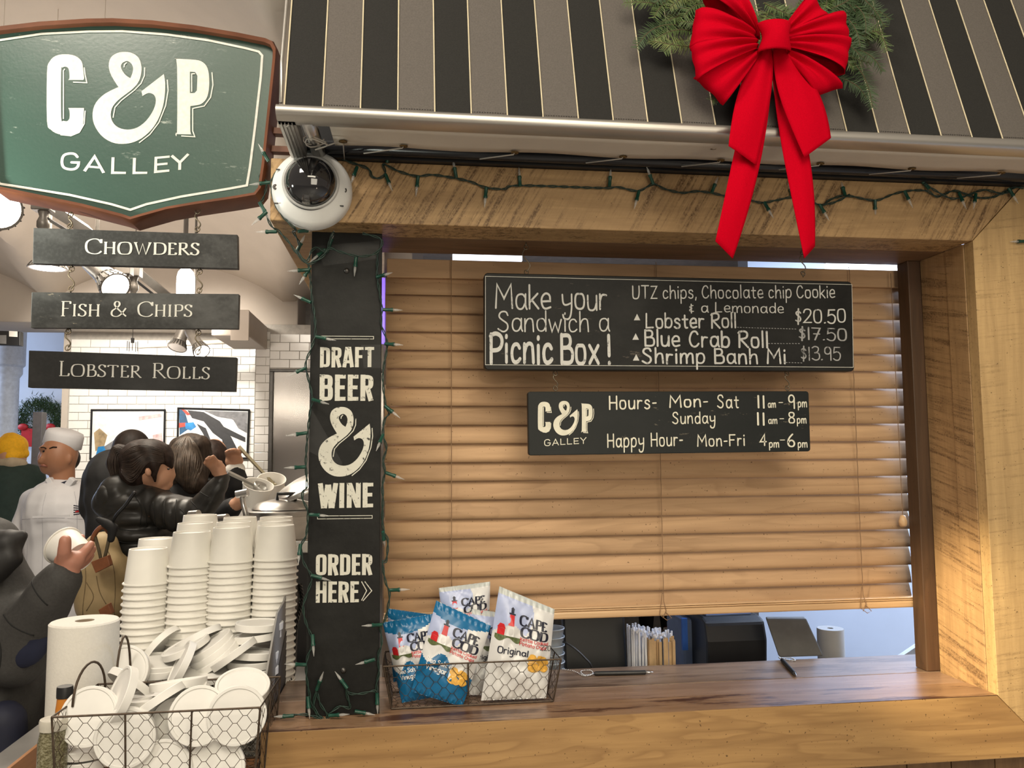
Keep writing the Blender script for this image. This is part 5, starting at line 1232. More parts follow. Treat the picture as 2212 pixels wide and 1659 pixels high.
MB().lathe([(0, q.z - zN - .003), (.0078, q.z - zN - .003), (.0078, .002), (0, .002)], (q.x, 2.13, zN), n=16).build('core', BLK, o)
# ================================================================ ROOM SHELL
PLAST = mat('warm_plaster', (0.50, 0.44, 0.38), 0.8, var=.05, scale=4)
BLUEW = mat('cool_wall', (0.55, 0.60, 0.70), 0.7, var=.05, scale=3)
FLOOR = mat('concrete_floor', (0.36, 0.355, 0.35), 0.35, var=.12, scale=3, coat=.2)
MB().box(-9, 7, -4, 11, -.1, 0).build('floor', FLOOR, None, kind='structure')
CLOTH = mat('ceiling_cloth', (0.56, 0.495, 0.42), 0.55, var=.04, scale=5, spec=.5)
def cz(u, v):
    x = -7 + 14 * u; y = 1.9 + 5.3 * v
    lob = abs(math.sin((x + .35 + .12 * (y - 2)) * PI / 1.75)) ** .7
    return Vector((x, y, 3.62 - .30 * v ** 1.5 * 1.9 - .34 * (1 - lob) - .10 * math.sin(v * PI * 3) ** 2))
MB().grid(cz, 150, 60).build('ceiling', CLOTH, None, smooth=True, kind='structure')
YT = 7.0
tA = P(146, 900, Y=YT); tB = P(550, 900, Y=YT); zTop = 2.60
wb = empty('wall_back', (tA.x, YT, 0), kind='structure')
GROUT = mat('tile_grout', (.42, .39, .35), .9); TILE = mat('white_tile', (.78, .76, .72), .15, var=.02, spec=.6)
MB().box(tA.x, 5, YT, YT + .1, 0, 3.4).build('backing', GROUT, wb)
tl = None
TWd, THt = .1475, .0660
def tilegrid(x0, x1, z0, z1, Y, par, tw=TWd, th=THt):
    global tl; r = 0; z = z0
    while z + th < z1:
        x = x0 + (-(tw / 2) if r % 2 else 0)
        while x < x1 - .01:
            a = max(x, x0); b = min(x + tw, x1)
            if b - a > .02:
                if tl is None:
                    tl = MB().box(-tw / 2 + .002, tw / 2 - .002, -.008, 0, .002, th - .002).build('tile', TILE, None, bevel=.0016); o = tl
                else: o = cp(tl)
                o.parent = par; o.scale = ((b - a) / tw, 1, 1); o.location = Vector(((a + b) / 2, Y - .0003, z)) - rootloc(par)
            x += tw
        z += th; r += 1
tilegrid(tA.x + .01, tB.x, 1.42, zTop - .03, YT, wb)
MB().box(tA.x - 6, tB.x + .4, YT - .5, YT + .05, zTop, zTop + .5).build('trim_2', PLAST, None, bevel=.01, kind='structure')
MB().tube([P(300, 748, Y=6.3) , P(545, 735, Y=6.3)], .018, 10).build('ceiling_conduit', PLAST, None, smooth=True)
tag(bpy.data.objects['ceiling_conduit'], 'thin painted conduit running below the ceiling soffit', 'pipe')
a = P(500, 700, Y=6.1); b = P(560, 770, Y=6.1)
dd = empty('air_duct', a, 'boxy painted air duct beneath the cloth ceiling by the tiled pier', 'duct')
MB().box(a.x - .05, b.x, 5.7, 6.44, P(500, 742, Y=6.1).z, P(500, 690, Y=6.1).z).build('duct_body', PLAST, dd, bevel=.01)
MB().box(b.x - .12, b.x - .0, 5.68, 5.699, P(500, 752, Y=6.1).z, P(500, 690, Y=6.1).z).build('flange', PLAST, dd, bevel=.004)
# pier and steel door
pA = P(550, 900, Y=6.45); pB = P(581, 900, Y=6.45); pC = P(700, 900, Y=6.45)
pier = empty('wall_pier', (pA.x, 6.45, 0), kind='structure')
MB().box(pA.x, pB.x, 6.45, YT - .01, 0, zTop - .001).build('backing', GROUT, pier); MB().box(pB.x, 3.5, 6.45, YT - .01, P(620, 798, Y=6.45).z, zTop - .001).build('lintel', GROUT, pier)
tilegrid(pA.x + .003, pB.x, 1.42, zTop - .03, 6.45, pier); tilegrid(pB.x, pC.x, P(620, 798, Y=6.45).z + .01, zTop - .02, 6.45, pier)
dr = empty('door_1', (pB.x, 6.45, 0), kind='structure'); zD = P(620, 803, Y=6.45).z
DST = mat('door_steel', (.50, .47, .44), .22, metal=1, var=.05, scale=3, stretch=(1, 1, .3))
MB().grid(lambda u, v: Vector((pB.x + .03 + .9 * u, 6.47 + .006 * math.sin(u * 5) * math.sin(v * 9) + .004 * math.sin(v * 23), zD * (1 - v))), 24, 40).build('door_panel', DST, dr, smooth=True)
MB().box(pB.x + .001, pB.x + .028, 6.44, 6.50, 0, zD).build('door_frame', DSTEEL, dr, bevel=.003); MB().box(pB.x + .001, pB.x + .95, 6.44, 6.50, zD, zD + .02).build('door_head', DSTEEL, dr, bevel=.003)
# recess on the left
MB().box(-9, tA.x - .001, 9.0, 9.1, 0, 3.5).build('wall_left', BLUEW, None, kind='structure')
MB().box(tA.x - .05, tA.x - .001, YT, 8.999, 0, 3.4).build('trim_3', PLAST, None, kind='structure')
CWH = mat('cool_white_paint', (.62, .68, .80), .5)
c0 = P(16, 850, Y=8.3); ro = empty('round_column', (c0.x, 8.3, 0), 'pale blue round column with a collar at the far left', 'column')
MB().lathe([(0, 0), (.13, 0), (.13, .1), (.105, .13), (.095, 2.34), (.12, 2.38), (.12, 2.44), (.14, 2.46), (.14, 3.0), (0, 3.0)], (c0.x, 8.3, 0), n=28).build('shaft', CWH, ro, smooth=True, autos=40)
g = empty('wall_monitor', P(20, 732, Y=6.0), 'small dark monitor mounted under the ceiling at the far left', 'monitor')
MB().prism([P(*p, Y=6.0) for p in ((-10, 714), (44, 716), (44, 747), (-10, 745))], (0, .05, 0)).build('casing', BLK, g, bevel=.005)
MB().prism([pr(*p, 6.0, .003) for p in ((20, 715), (38, 716), (38, 728), (20, 727))], (0, .002, 0)).build('screen', PAPERW, g); MB().prism([pr(*p, 6.0, .003) for p in ((-8, 724), (14, 724), (14, 743), (-8, 742))], (0, .002, 0)).build('screen', mat('screen_grey', (.2, .2, .2), .3), g)
# far wreath
w0 = P(86, 908, Y=8.93); fw = empty('small_wreath', (w0.x, 8.93, w0.z), 'small dark fir wreath with a red bow on the far blue wall', 'wreath')
m = MB(); rw = random.Random(2)
for k in range(2600):
    a = rw.uniform(0, 2 * PI); r = .175 + rw.gauss(0, .035); p = w0 + Vector((r * math.cos(a), rw.uniform(-.05, .04), r * math.sin(a))); d = Vector((rw.gauss(0, 1), rw.gauss(0, .6), rw.gauss(0, 1))).normalized() * .05
    s_ = d.orthogonal().normalized() * .004; m.add([p - s_, p + s_, p + d], [(0, 1, 2)])
m.build('needles', NEED[0], fw, kind='stuff')
rib = mat('ribbon_red', (.45, .01, .015), .5)
for sx in (-1, 1):
    q = w0 + Vector((sx * .13, -.07, -.07)); MB().ell(q, (.05, .02, .035), 12, 8).build('bow_loop', rib, fw, smooth=True)
    MB().prism([q + Vector((sx * .01, 0, 0)), q + Vector((-sx * .10, 0, -.02)), q + Vector((-sx * .09, 0, -.20)), q + Vector((sx * .02, 0, -.19))], (0, .006, 0)).build('bow_tail', rib, fw)
q0 = P(71, 890, Y=6.6); q1 = P(92, 890, Y=6.6); sp_ = empty('dark_post', ((q0.x + q1.x) / 2, 6.6, 0), 'dark grey upright post between the yellow hat and the chef', 'post')
MB().box(q0.x, q1.x, 6.6, 6.68, 0, q0.z).build('post_shaft', mat('post_grey', (.06, .055, .06), .5), sp_, bevel=.004)
# pictures
def picture(label, TL, TR, BR, BL, Y, shapes):
    o = empty('framed_picture', P(*BL, Y=Y), label, 'picture'); MB().prism([P(*p, Y=Y) for p in (TL, TR, BR, BL)], (0, .018, 0)).build('canvas', mat('photo_white', (.72, .72, .72), .4), o)
    q = [P(*p, Y=Y - .003) for p in (TL, TR, BR, BL)]
    for i in range(4):
        a, b = q[i], q[(i + 1) % 4]; d = (b - a).normalized() * .006; MB().tube([a - d, b + d], .0085, 4).build('frame_bar', BLK, o)
    for i, (pts, c) in enumerate(shapes):
        MB().flat([[pr(*p, Y, .001 + .0005 * i) for p in pts]]).build('print_area', mat('print_%s' % c[0], c[1], .5, var=.35, scale=25), o)
    return o
cb = ('blue', (.01, .20, .50)); cg = ('grey', (.16, .16, .17)); ck_ = ('black', (.015, .015, .018)); cr = ('red', (.5, .05, .03)); cbr = ('khaki', (.30, .22, .12)); cw = ('pale', (.75, .72, .70)); cpk = ('pink', (.6, .40, .40))
picture('framed photo of a worker in khaki with bright blue below', (198, 886), (356, 886), (354, 990), (195, 991), 6.97,
        [([(203, 935), (215, 925), (232, 940), (225, 965), (206, 975)], cbr), ([(205, 990), (212, 965), (240, 962), (262, 935), (270, 945), (258, 988)], cb), ([(225, 965), (255, 945), (258, 960), (230, 975)], cg), ([(300, 900), (350, 893), (350, 900), (300, 908)], cpk), ([(330, 940), (350, 935), (352, 965), (332, 970)], cpk)])
picture('framed black and white photo of fish with a blue glove', (385, 882), (538, 886), (534, 990), (383, 989), 6.97,
        [([(387, 885), (398, 885), (410, 925), (388, 940)], ('navy', (.01, .07, .16))), ([(386, 914), (402, 913), (402, 921), (386, 924)], cr), ([(400, 914), (418, 912), (424, 922), (412, 930), (401, 926)], cb), ([(392, 884), (402, 886), (412, 896), (404, 897)], cr), ([(405, 886), (440, 890), (475, 910), (500, 945), (520, 985), (485, 985), (480, 950), (460, 935), (440, 910), (415, 903)], ck_), ([(440, 887), (535, 890), (533, 925), (500, 905), (470, 900)], cg), ([(450, 905), (490, 925), (530, 945), (530, 955), (490, 938), (455, 918)], ck_), ([(500, 900), (534, 915), (533, 935), (515, 925)], cg), ([(425, 915), (445, 925), (455, 950), (450, 960), (438, 935)], ck_)])
# ================================================================ CEILING LIGHTS
LAMPE = NT('lamp_face'); LAMPE.b.inputs['Emission Color'].default_value = (1, .93, .80, 1); LAMPE.b.inputs['Emission Strength'].default_value = 14
LGREY = mat('lamp_grey', (.16, .145, .13), .4, metal=.3); LAMPD = mat('lamp_face_off', (.35, .33, .30), .3)
def spot(label, a, b, Y, dY, r, lit=True, ribs=True):
    A = P(*a, Y=Y); B = P(*b, Y=Y + dY); d = (B - A); L = d.length; rr = r / F * Y
    o = empty('spot_lamp', A, label, 'ceiling lamp', 'track spot lamps'); ax = d.normalized()
    MB().lathe([(0, 0), (rr * .62, 0), (rr * .66, L * .1), (rr * .66, L * .62), (rr * .72, L * .64), (rr * .72, L * .72), (rr * .66, L * .73), (rr, L * .97), (rr, L), (rr * .9, L)], A, ax, 28).build('housing', LGREY, o, smooth=True, autos=35)
    MB().lathe([(0, L * .985), (rr * .9, L * .985)], A, ax, 28).build('lamp_face', LAMPE.m if lit else LAMPD, o)
    if ribs:
        m = MB()
        for k in range(20):
            an = 2 * PI * k / 20; q = Vector((0, 0, 1)).rotation_difference(ax); e = q @ Vector((math.cos(an), math.sin(an), 0))
            m.tube([A + ax * L * .76 + e * rr * .80, A + ax * L * .98 + e * rr * 1.02], rr * .05, 4)
        m.build('cooling_ribs', DSTEEL, o, kind='stuff')
    MB().tube([A + ax * L * .3, Vector((A.x + ax.x * L * .3, A.y + ax.y * L * .3, 1.6 + .44 * A.y))], rr * .14, 8).build('stem', LGREY, o)
    MB().tube([Vector((A.x + ax.x * L * .3, A.y + ax.y * L * .3, 1.6 + .44 * A.y)), Vector((A.x + ax.x * L * .3, A.y + ax.y * L * .3, cz((A.x + 7) / 14, max(0, A.y - 1.9) / 5.3).z + .004))], .0012, 5).build('hanging_cable', PLAST, o)
    return o
spot('lit recessed spot lamp under the left end of the Chowders board', (105, 530), (103, 580), 3.6, .0, 36)
spot('lit spot lamp tilted right between the Chowders and Fish & Chips boards', (190, 560), (250, 620), 3.5, -.15, 30)
spot('unlit grey spot lamp under the right end of the Fish & Chips board', (398, 706), (382, 752), 4.4, -.05, 19, False)
spot('lit small spot lamp by the hook of the Lobster Rolls board', (410, 715), (436, 760), 4.3, -.1, 17)
spot('bright spot lamp glaring at the left edge under the shield sign', (-10, 400), (-5, 450), 3.2, -.3, 42)
q = P(401, 620, Y=4.2); o = empty('jar_lamp', q, 'glowing upright jar lamp between the two upper hanging boards', 'ceiling lamp')
r_ = 18 / F * 4.2; MB().lathe([(0, .075), (r_ * .5, .072), (r_ * .85, .055), (r_, .025), (r_, -.10), (r_ * .9, -.12), (0, -.12)], q + Vector((0, 0, .02)), n=24).build('glass_shade', LAMPE.m, o, smooth=True); MB().lathe([(0, 0), (r_ * 1.1, 0), (r_ * 1.1, .02), (0, .02)], q + Vector((0, 0, -.125)), n=24).build('cap', LGREY, o)
MB().tube([q + Vector((0, 0, .14)), q + Vector((0, 0, 1.2))], .006, 6).build('stem', LGREY, o)
tk = empty('light_track', P(270, 590, Y=3.8), 'grey lighting track with brackets running away under the ceiling', 'track')
for a, ya, b, yb in (((105, 445), 3.2, (190, 500), 3.7), ((265, 560), 3.9, (375, 650), 4.6)):
    A = P(*a, Y=ya); B = P(*b, Y=yb); MB().tube([A, B], .028, 4).build('rail', LGREY, tk); MB().tube([A + Vector((0, .0, -.05)), B + Vector((0, 0, -.05))], .008, 4).build('conductor', BLK, tk)
for x, y, Y in ((95, 440, 3.2), (270, 580, 3.8), (290, 585, 3.9)):
    A = P(x, y, Y=Y); MB().box(A.x - .035, A.x + .03, Y - .03, Y + .03, A.z - .03, A.z + .05).build('junction_box', LGREY, tk, bevel=.004); MB().lathe([(.02, -.03), (.014, -.05), (.022, -.07), (.022, -.09), (.013, -.10), (.02, -.13)], A, n=12).build('swivel', LGREY, tk, smooth=True)
m = MB(); q = P(286, 748, Y=5.2)
for k in range(5): m.tube([q + Vector((.03 * math.cos(k * 1.25), .03 * math.sin(k * 1.25), -.03)), q + Vector((.03 * math.cos(k * 1.25), .03 * math.sin(k * 1.25), .03))], .002, 5)
m.build('cage', DSTEEL, None); bpy.data.objects['cage'].name = 'cage_lamp'; cgl = bpy.data.objects['cage_lamp']; tag(cgl, 'tiny wire caged pendant above the Lobster Rolls board', 'ceiling lamp'); MB().tube([q + Vector((0, 0, .05)), q + Vector((0, 0, .02))], .01, 8).build('lamp_holder', BLK, cgl); MB().tube([q + Vector((0, 0, .05)), q + Vector((0, 0, 1.4))], .002, 5).build('cable', BLK, cgl)
# ================================================================ PEOPLE
class Body:
    def __init__(s, Y): s.Y = Y; s.mb = MB(); s.k = Y / F * 1.02
    def p(s, x, y, dy=0): return P(x, y, Y=s.Y + dy)
    def cap(s, *J):
        """chain of (px, py, dY, r_px): rounded tapering limb"""
        for i in range(len(J) - 1):
            a, b = J[i], J[i + 1]; A = s.p(*a[:3]); B = s.p(*b[:3]); n = max(3, int((B - A).length / .03)); ra, rb = a[3] * s.k, b[3] * s.k
            s.mb.tube([A.lerp(B, t / n) for t in range(n + 1)], [ra + (rb - ra) * t / n for t in range(n + 1)], 14)
        for a in J: s.mb.ell(s.p(*a[:3]), (a[3] * s.k,) * 3, 14, 10)
        return s
    def ell(s, x, y, dy, rx, rz, ry=None, roll=0, yaw=0):
        ry = ry if ry is not None else (rx + rz) / 2
        s.mb.ell(s.p(x, y, dy), (rx * s.k, ry * s.k, rz * s.k), 24, 16, Matrix.Rotation(math.radians(yaw), 3, 'Z') @ Matrix.Rotation(math.radians(roll), 3, 'Y')); return s
    def done(s, name, m_, parent, vox=.009, it=4, fac=.5, solidjoin=True, label=None, wr=0):
        o = s.mb.build(name + '_raw', m_, parent)
        md = o.modifiers.new('r', 'REMESH'); md.mode = 'VOXEL'; md.voxel_size = vox; md.use_smooth_shade = True
        if it: md = o.modifiers.new('s', 'SMOOTH'); md.iterations = it; md.factor = fac
        if wr:
            tx = bpy.data.textures.new('folds', 'CLOUDS'); tx.noise_scale = wr * 6; tx.noise_depth = 1
            md = o.modifiers.new('d', 'DISPLACE'); md.texture = tx; md.strength = wr; md.mid_level = .5; md.texture_coords = 'LOCAL'
        dg = bpy.context.evaluated_depsgraph_get(); me = bpy.data.meshes.new_from_object(o.evaluated_get(dg))
        me.materials.clear(); me.materials.append(m_); me.name = name; o.modifiers.clear(); old = o.data; o.data = me; bpy.data.meshes.remove(old); o.name = name
        me.polygons.foreach_set('use_smooth', [True] * len(me.polygons))
        if label: o['label'] = label
        return o
SKIN1 = mat('skin_tan', (.33, .155, .085), .5, var=.06, scale=14, subs=.15); SKIN2 = mat('skin_light', (.50, .27, .17), .5, var=.06, scale=14, subs=.15); SKIN3 = mat('skin_pink', (.42, .19, .13), .5, var=.08, scale=14, subs=.15)
HAIR = mat('dark_hair', (.014, .009, .007), .6, spec=.2, var=.5, scale=90, stretch=(1, 1, .12), bump=.4); HAIR2 = mat('brown_hair', (.035, .023, .016), .6, spec=.2, var=.55, scale=110, stretch=(1, 1, .1), bump=.5)
HAIR3 = mat('dark_brown_hair', (.022, .013, .010), .6, spec=.2, var=.5, scale=90, stretch=(1, 1, .12), bump=.4)
CHEFW = mat('chef_white', (.62, .62, .65), .75, var=.05, scale=8, bump=.2); NAVYC = mat('navy_cloth', (.012, .014, .03), .8); BLACKC = mat('black_cloth', (.010, .010, .011), .75, var=.3, scale=20, bump=.2)
PUFF = mat('black_puffer', (.020, .019, .017), .42, var=.2, scale=8, bump=.1, spec=.4); GREENC = mat('dark_green_coat', (.012, .030, .026), .8, var=.15); GREYC = mat('charcoal_coat', (.040, .038, .036), .75, var=.15, scale=150, bump=.25)
YEL = mat('yellow_knit', (.80, .42, .01), .8, var=.10, scale=60, bump=.4); BEIGE = mat('beige_wool', (.40, .33, .24), .9); CANV = mat('tan_canvas', (.42, .31, .16), .6, var=.12, scale=14, bump=.2); LEATH = mat('brown_leather', (.22, .075, .028), .5, var=.2); STRAPC = mat('olive_strap', (.08, .06, .03), .7)
EYEW = mat('eye_dark', (.01, .008, .007), .2); LIPM = mat('lips', (.25, .09, .06), .5)
def hand(B, wx, wy, fx, fy, r, dy=0, curl=.5, spread=1.0, thumb=(0, 0), n=4):
    """palm from wrist (wx,wy) to knuckles (fx,fy); four unequal bent fingers and a thumb"""
    d = Vector((fx - wx, fy - wy)); L = d.length; d.normalize(); s = Vector((-d.y, d.x))
    B.cap((wx, wy, dy, r * .62), ((wx + fx) / 2, (wy + fy) / 2, dy, r * .95), (fx, fy, dy, r * .9))
    B.ell((wx + fx) / 2 + s.x * r * .4, (wy + fy) / 2 + s.y * r * .4, dy, r * .8, r * .8); B.ell((wx + fx) / 2 - s.x * r * .4, (wy + fy) / 2 - s.y * r * .4, dy, r * .8, r * .8)
    for i, ln in enumerate((.82, 1.0, .95, .72)):
        o = (i - 1.5) * r * .52; bx = fx + s.x * o; by = fy + s.y * o; l = L * ln * .95; dd_ = (d + s * (i - 1.5) * .10 * spread).normalized()
        m1 = (bx + dd_.x * l * .5, by + dd_.y * l * .5, dy - curl * l * .15 * B.k * 0 - curl * l * .0025); m2 = (bx + dd_.x * l * (1 - .45 * curl), by + dd_.y * l * (1 - .45 * curl), dy - curl * l * .006)
        B.cap((bx, by, dy, r * .30), (*m1, r * .27), (*m2, r * .22))
    tx, ty = thumb
    B.cap(((wx * .65 + fx * .35), (wy * .65 + fy * .35), dy, r * .42), ((wx * .5 + fx * .5) + (tx - (wx + fx) / 2) * .55, (wy * .5 + fy * .5) + (ty - (wy + fy) / 2) * .55, dy - .004, r * .32), (tx, ty, dy - .008, r * .27))
from mathutils.bvhtree import BVHTree
def strands(o, parent, A, B_, Y, n, mt):
    bv = BVHTree.FromPolygons([v.co + rootloc(parent) for v in o.data.vertices], [tuple(p.vertices) for p in o.data.polygons]); m = MB(); rr = random.Random(len(A) + n)
    a = spl([Vector((*p, 0)) for p in A], 6); b = spl([Vector((*p, 0)) for p in B_], 6)
    for k in range(n):
        t = (k + rr.uniform(-.4, .4)) / (n - 1); pts = []; w = rr.uniform(-2, 2)
        for i, (p, q) in enumerate(zip(a, b)):
            s_ = p.lerp(q, t); c = P(s_.x + w * math.sin(i * .4), s_.y, Y=Y); h = bv.ray_cast(c - Vector((0, 1, 0)), Vector((0, 1, 0)))
            if h[0] is not None: pts.append(h[0] + Vector((0, -.0006, 0)))
        if len(pts) > 3: m.tube(pts, [.0026 * (1 - .6 * abs(2 * i / len(pts) - 1)) for i in range(len(pts))], 4)
    m.build('hair_strands', mt, parent, smooth=True, kind='stuff')
def drape(o, parent, polys, Y, r, mt, name='seam_fold_line'):
    bv = BVHTree.FromPolygons([v.co + rootloc(parent) for v in o.data.vertices], [tuple(p.vertices) for p in o.data.polygons])
    for pl_ in polys:
        pts = []
        for p in spl([Vector((*q, 0)) for q in pl_], 6):
            c = P(p.x, p.y, Y=Y); h = bv.ray_cast(c - Vector((0, 1, 0)), Vector((0, 1, 0)))
            if h[0] is not None: pts.append(h[0] + Vector((0, .0004, 0)))
        if len(pts) > 3: MB().tube(pts, r, 5).build(name, mt, parent, smooth=True)
SEAM_FOLD = mat('dark_seam_fold', (.006, .006, .006), .8); WSEAM = mat('white_seam', (.38, .38, .42), .8)
# ---- chef
ch = empty('person', (P(130, 1000, Y=4.85).x, 4.85, 0), 'person in white chef jacket and white pillbox hat looking left', 'person')
B = Body(4.85)
B.ell(128, 984, .0, 34, 43, 38); B.ell(118, 1000, -.02, 25, 26, 24); B.ell(104, 1010, -.035, 15, 14, 14); B.ell(98, 992, -.03, 14, 22, 16)   # skull, jaw, chin, cheeks
B.cap((101, 973, -.075, 3.5), (90, 990, -.09, 4.5), (86, 996, -.088, 5)); B.ell(97, 968, -.06, 12, 5, 10); B.ell(92, 1007, -.065, 7, 4, 6)
B.ell(150, 990, -.06, 5, 11, 4); B.cap((136, 1010, 0, 22), (134, 1052, .01, 24)); B.cap((134, 1052, .02, 24), (134, 1100, .02, 50))
for a in ((62, 1150, 22), (206, 1150, 22)): B.cap((134, 1080, .02, 30), (a[0], 1085, .02, 18), (a[0] - 8 if a[0] < 100 else a[0], 1160, 0, 13))
B.cap((54, 1160, 0, 13), (40, 1210, -.03, 10), (30, 1245, -.08, 8)); hand(B, 30, 1245, 26, 1262, 9, -.08, thumb=(40, 1262))
B.cap((134, 1100, .02, 50), (136, 1300, .02, 46)); B.done('body', SKIN1, ch, .0085, 4)
B = Body(4.85); B.cap((100, 1100, .0, 48), (165, 1100, .0, 46)); B.cap((134, 1110, 0, 72), (138, 1200, 0, 70), (140, 1330, 0, 74)); B.cap((78, 1082, .01, 26), (190, 1082, .01, 26))
B.cap((76, 1085, .01, 27), (52, 1135, 0, 24), (44, 1168, -.02, 21)); B.cap((190, 1085, .01, 27), (212, 1150, 0, 23), (214, 1190, -.02, 21)); B.cap((112, 1046, -.01, 14), (150, 1046, -.01, 14))
hj = B.done('jacket', CHEFW, ch, .012, 4, wr=.03)
drape(hj, ch, [((126, 1062), (124, 1120), (124, 1200), (126, 1330)), ((70, 1118), (110, 1114), (160, 1113), (198, 1118)), ((84, 1062), (72, 1090), (68, 1130)), ((178, 1060), (188, 1090), (190, 1140)), ((80, 1120), (84, 1180), (82, 1260))], 4.85, .0016, WSEAM)
MB().prism([P(*p, Y=4.765) for p in ((110, 1040), (126, 1044), (144, 1038), (132, 1058), (120, 1060))], (0, .03, 0)).build('undershirt', NAVYC, ch)
for q in (((96, 1036), (106, 1030), (122, 1054), (116, 1066)), ((150, 1030), (162, 1038), (138, 1066), (130, 1056))): MB().prism([P(*p, Y=4.755) for p in q], (0, .05, 0)).build('collar', CHEFW, ch, bevel=.006)
m = MB(); c_ = P(137, 952, Y=4.87); m.lathe([(0, .062), (.055, .064), (.090, .052), (.098, .035), (.100, -.03), (.098, -.032), (.0, -.02)], c_, (.25, -.08, 1), 40); m.build('pillbox_hat', CHEFW, ch, smooth=True, autos=50)
B = Body(4.85); B.ell(146, 990, .03, 22, 26, 32); B.done('hair', HAIR, ch, .008, 2)
for (x, y, dy) in ((96, 975, -.088), (115, 975, -.092)): MB().ell(P(x, y, Y=4.85 + dy), (.011, .006, .0065), 12, 8).build('eye', EYEW, ch, smooth=True)
for (x, y, x2, y2, dy) in ((88, 967, 100, 969, -.098), (107, 969, 123, 966, -.098)): MB().tube([P(x, y, Y=4.85 + dy), P((x + x2) / 2, (y + y2) / 2 - 2, Y=4.85 + dy - .004), P(x2, y2, Y=4.85 + dy)], .0035, 6).build('eyebrow', HAIR, ch, smooth=True)
MB().tube([P(86, 1006, Y=4.76), P(94, 1005, Y=4.755), P(103, 1008, Y=4.765)], [.003, .007, .003], 8).build('lips', LIPM, ch, smooth=True)
m = MB()
for i in range(5): m.tube([P(159, 1092 + i * 5, Y=4.60), P(178 - abs(i - 2) * 3, 1094 + i * 4, Y=4.60)], .003, 5)
m.build('chest_embroidery', NAVYC, ch, kind='stuff'); MB().tube([P(163, 1106, Y=4.595), P(172, 1104, Y=4.595)], .005, 5).build('chest_embroidery_red', rib, ch)
for x in (114, 113, 112): pass
m = MB().prism([P(*p, Y=4.59) for p in ((70, 1115), (150, 1112), (150, 1116), (70, 1119))], (0, .004, 0)); m.build('jacket_seam', CHEFW, ch)
B = Body(4.85); B.cap((112, 1330, 0, 38), (105, 1450, 0, 26), (104, 1568, 0, 18)); B.cap((165, 1330, 0, 38), (160, 1450, 0, 26), (158, 1568, 0, 18)); B.done('trousers', NAVYC, ch, .014, 3)
for x in (92, 150): B = Body(4.85); B.cap((x + 14, 1586, 0, 13), (x - 22, 1592, -.1, 12)); B.done('shoe', BLK, ch, .01, 3)
# ---- person in yellow hat
yh = empty('person', (P(30, 1000, Y=5.8).x, 5.8, 0), 'person in bright yellow knit beanie and dark green coat seen from behind', 'person')
B = Body(5.8); B.ell(28, 985, 0, 24, 32, 28); B.cap((28, 1005, .01, 16), (28, 1040, 0, 18)); B.cap((28, 1040, 0, 20), (28, 1240, 0, 36)); B.done('body', SKIN2, yh, .01, 3)
B = Body(5.8); B.ell(26, 966, 0, 29, 27, 29); B.cap((4, 980, 0, 12), (26, 984, -.06, 13), (50, 980, 0, 11)); B.ell(22, 942, 0, 14, 7, 12); B.done('beanie', YEL, yh, .009, 3, wr=.01)
B = Body(5.8); B.cap((8, 1000, -.04, 14), (26, 1000, -.07, 14), (46, 1004, -.03, 12)); B.done('scarf', BEIGE, yh, .01, 3)
B = Body(5.8); B.cap((10, 1030, 0, 34), (60, 1040, 0, 34), ); B.cap((28, 1060, 0, 58), (28, 1150, 0, 62), (28, 1330, 0, 60)); B.cap((-20, 1060, 0, 26), (-28, 1190, 0, 22)); B.cap((74, 1052, 0, 25), (84, 1140, 0, 22), (86, 1230, 0, 20)); B.done('coat', GREENC, yh, .014, 3, wr=.015)
B = Body(5.8); B.cap((8, 1330, 0, 34), (8, 1450, 0, 20)); B.cap((50, 1330, 0, 34), (50, 1450, 0, 20)); B.done('trousers', NAVYC, yh, .016, 3)
for x in (8, 50): B = Body(5.8); B.cap((x, 1462, .02, 12), (x - 4, 1466, -.06, 11)); B.done('shoe', BLK, yh, .012, 2)
# ---- person with ponytail
pw = empty('person', (P(330, 1000, Y=3.3).x, 3.3, 0), 'person with dark ponytail in black puffer coat ladling soup, tan backpack on the back', 'person')
B = Body(3.3); B.ell(326, 1006, 0, 42, 46, 42, 20); B.ell(347, 1028, 0, 26, 32, 30, 20); B.cap((362, 1006, -.0, 6), (374, 1026, 0, 6), (371, 1032, 0, 6)); B.ell(364, 1046, 0, 9, 8, 12); B.ell(352, 1056, 0, 13, 9, 16)
B.ell(320, 1020, -.098, 6, 9.5, 8, -12); B.cap((318, 1050, 0, 22), (300, 1090, 0, 24), (300, 1160, 0, 30)); B.cap((300, 1105, -.0, 20), (345, 1106, -.12, 14), (430, 1110, -.19, 14), (470, 1060, -.21, 11), (480, 1030, -.22, 10), (470, 1008, -.22, 10)); B.cap((300, 1160, 0, 30), (310, 1340, 0, 40))
hand(B, 482, 1026, 462, 1004, 13, -.22, .6, 1, (478, 998)); B.done('body', SKIN2, pw, .0055, 4)
B = Body(3.3); B.ell(314, 994, .0, 50, 42, 51, 15); B.ell(334, 978, -.01, 38, 26, 46, 25); B.cap((354, 974, -.02, 15), (364, 992, -.04, 11), (370, 1008, -.04, 5)); B.ell(298, 1020, 0, 34, 36, 46); B.cap((330, 985, -.06, 18), (333, 1004, -.075, 12), (333, 1026, -.075, 6), (336, 1040, -.06, 3))
hpw = B.done('hair', HAIR3, pw, .006, 3, wr=.003)
STR2 = mat('hair_strand_dark', (.035, .022, .016), .5, var=.5, scale=50)
strands(hpw, pw, ((366, 975), (335, 962), (300, 965), (276, 982)), ((366, 1000), (335, 1000), (300, 1040), (276, 1020)), 3.3, 34, STR2)
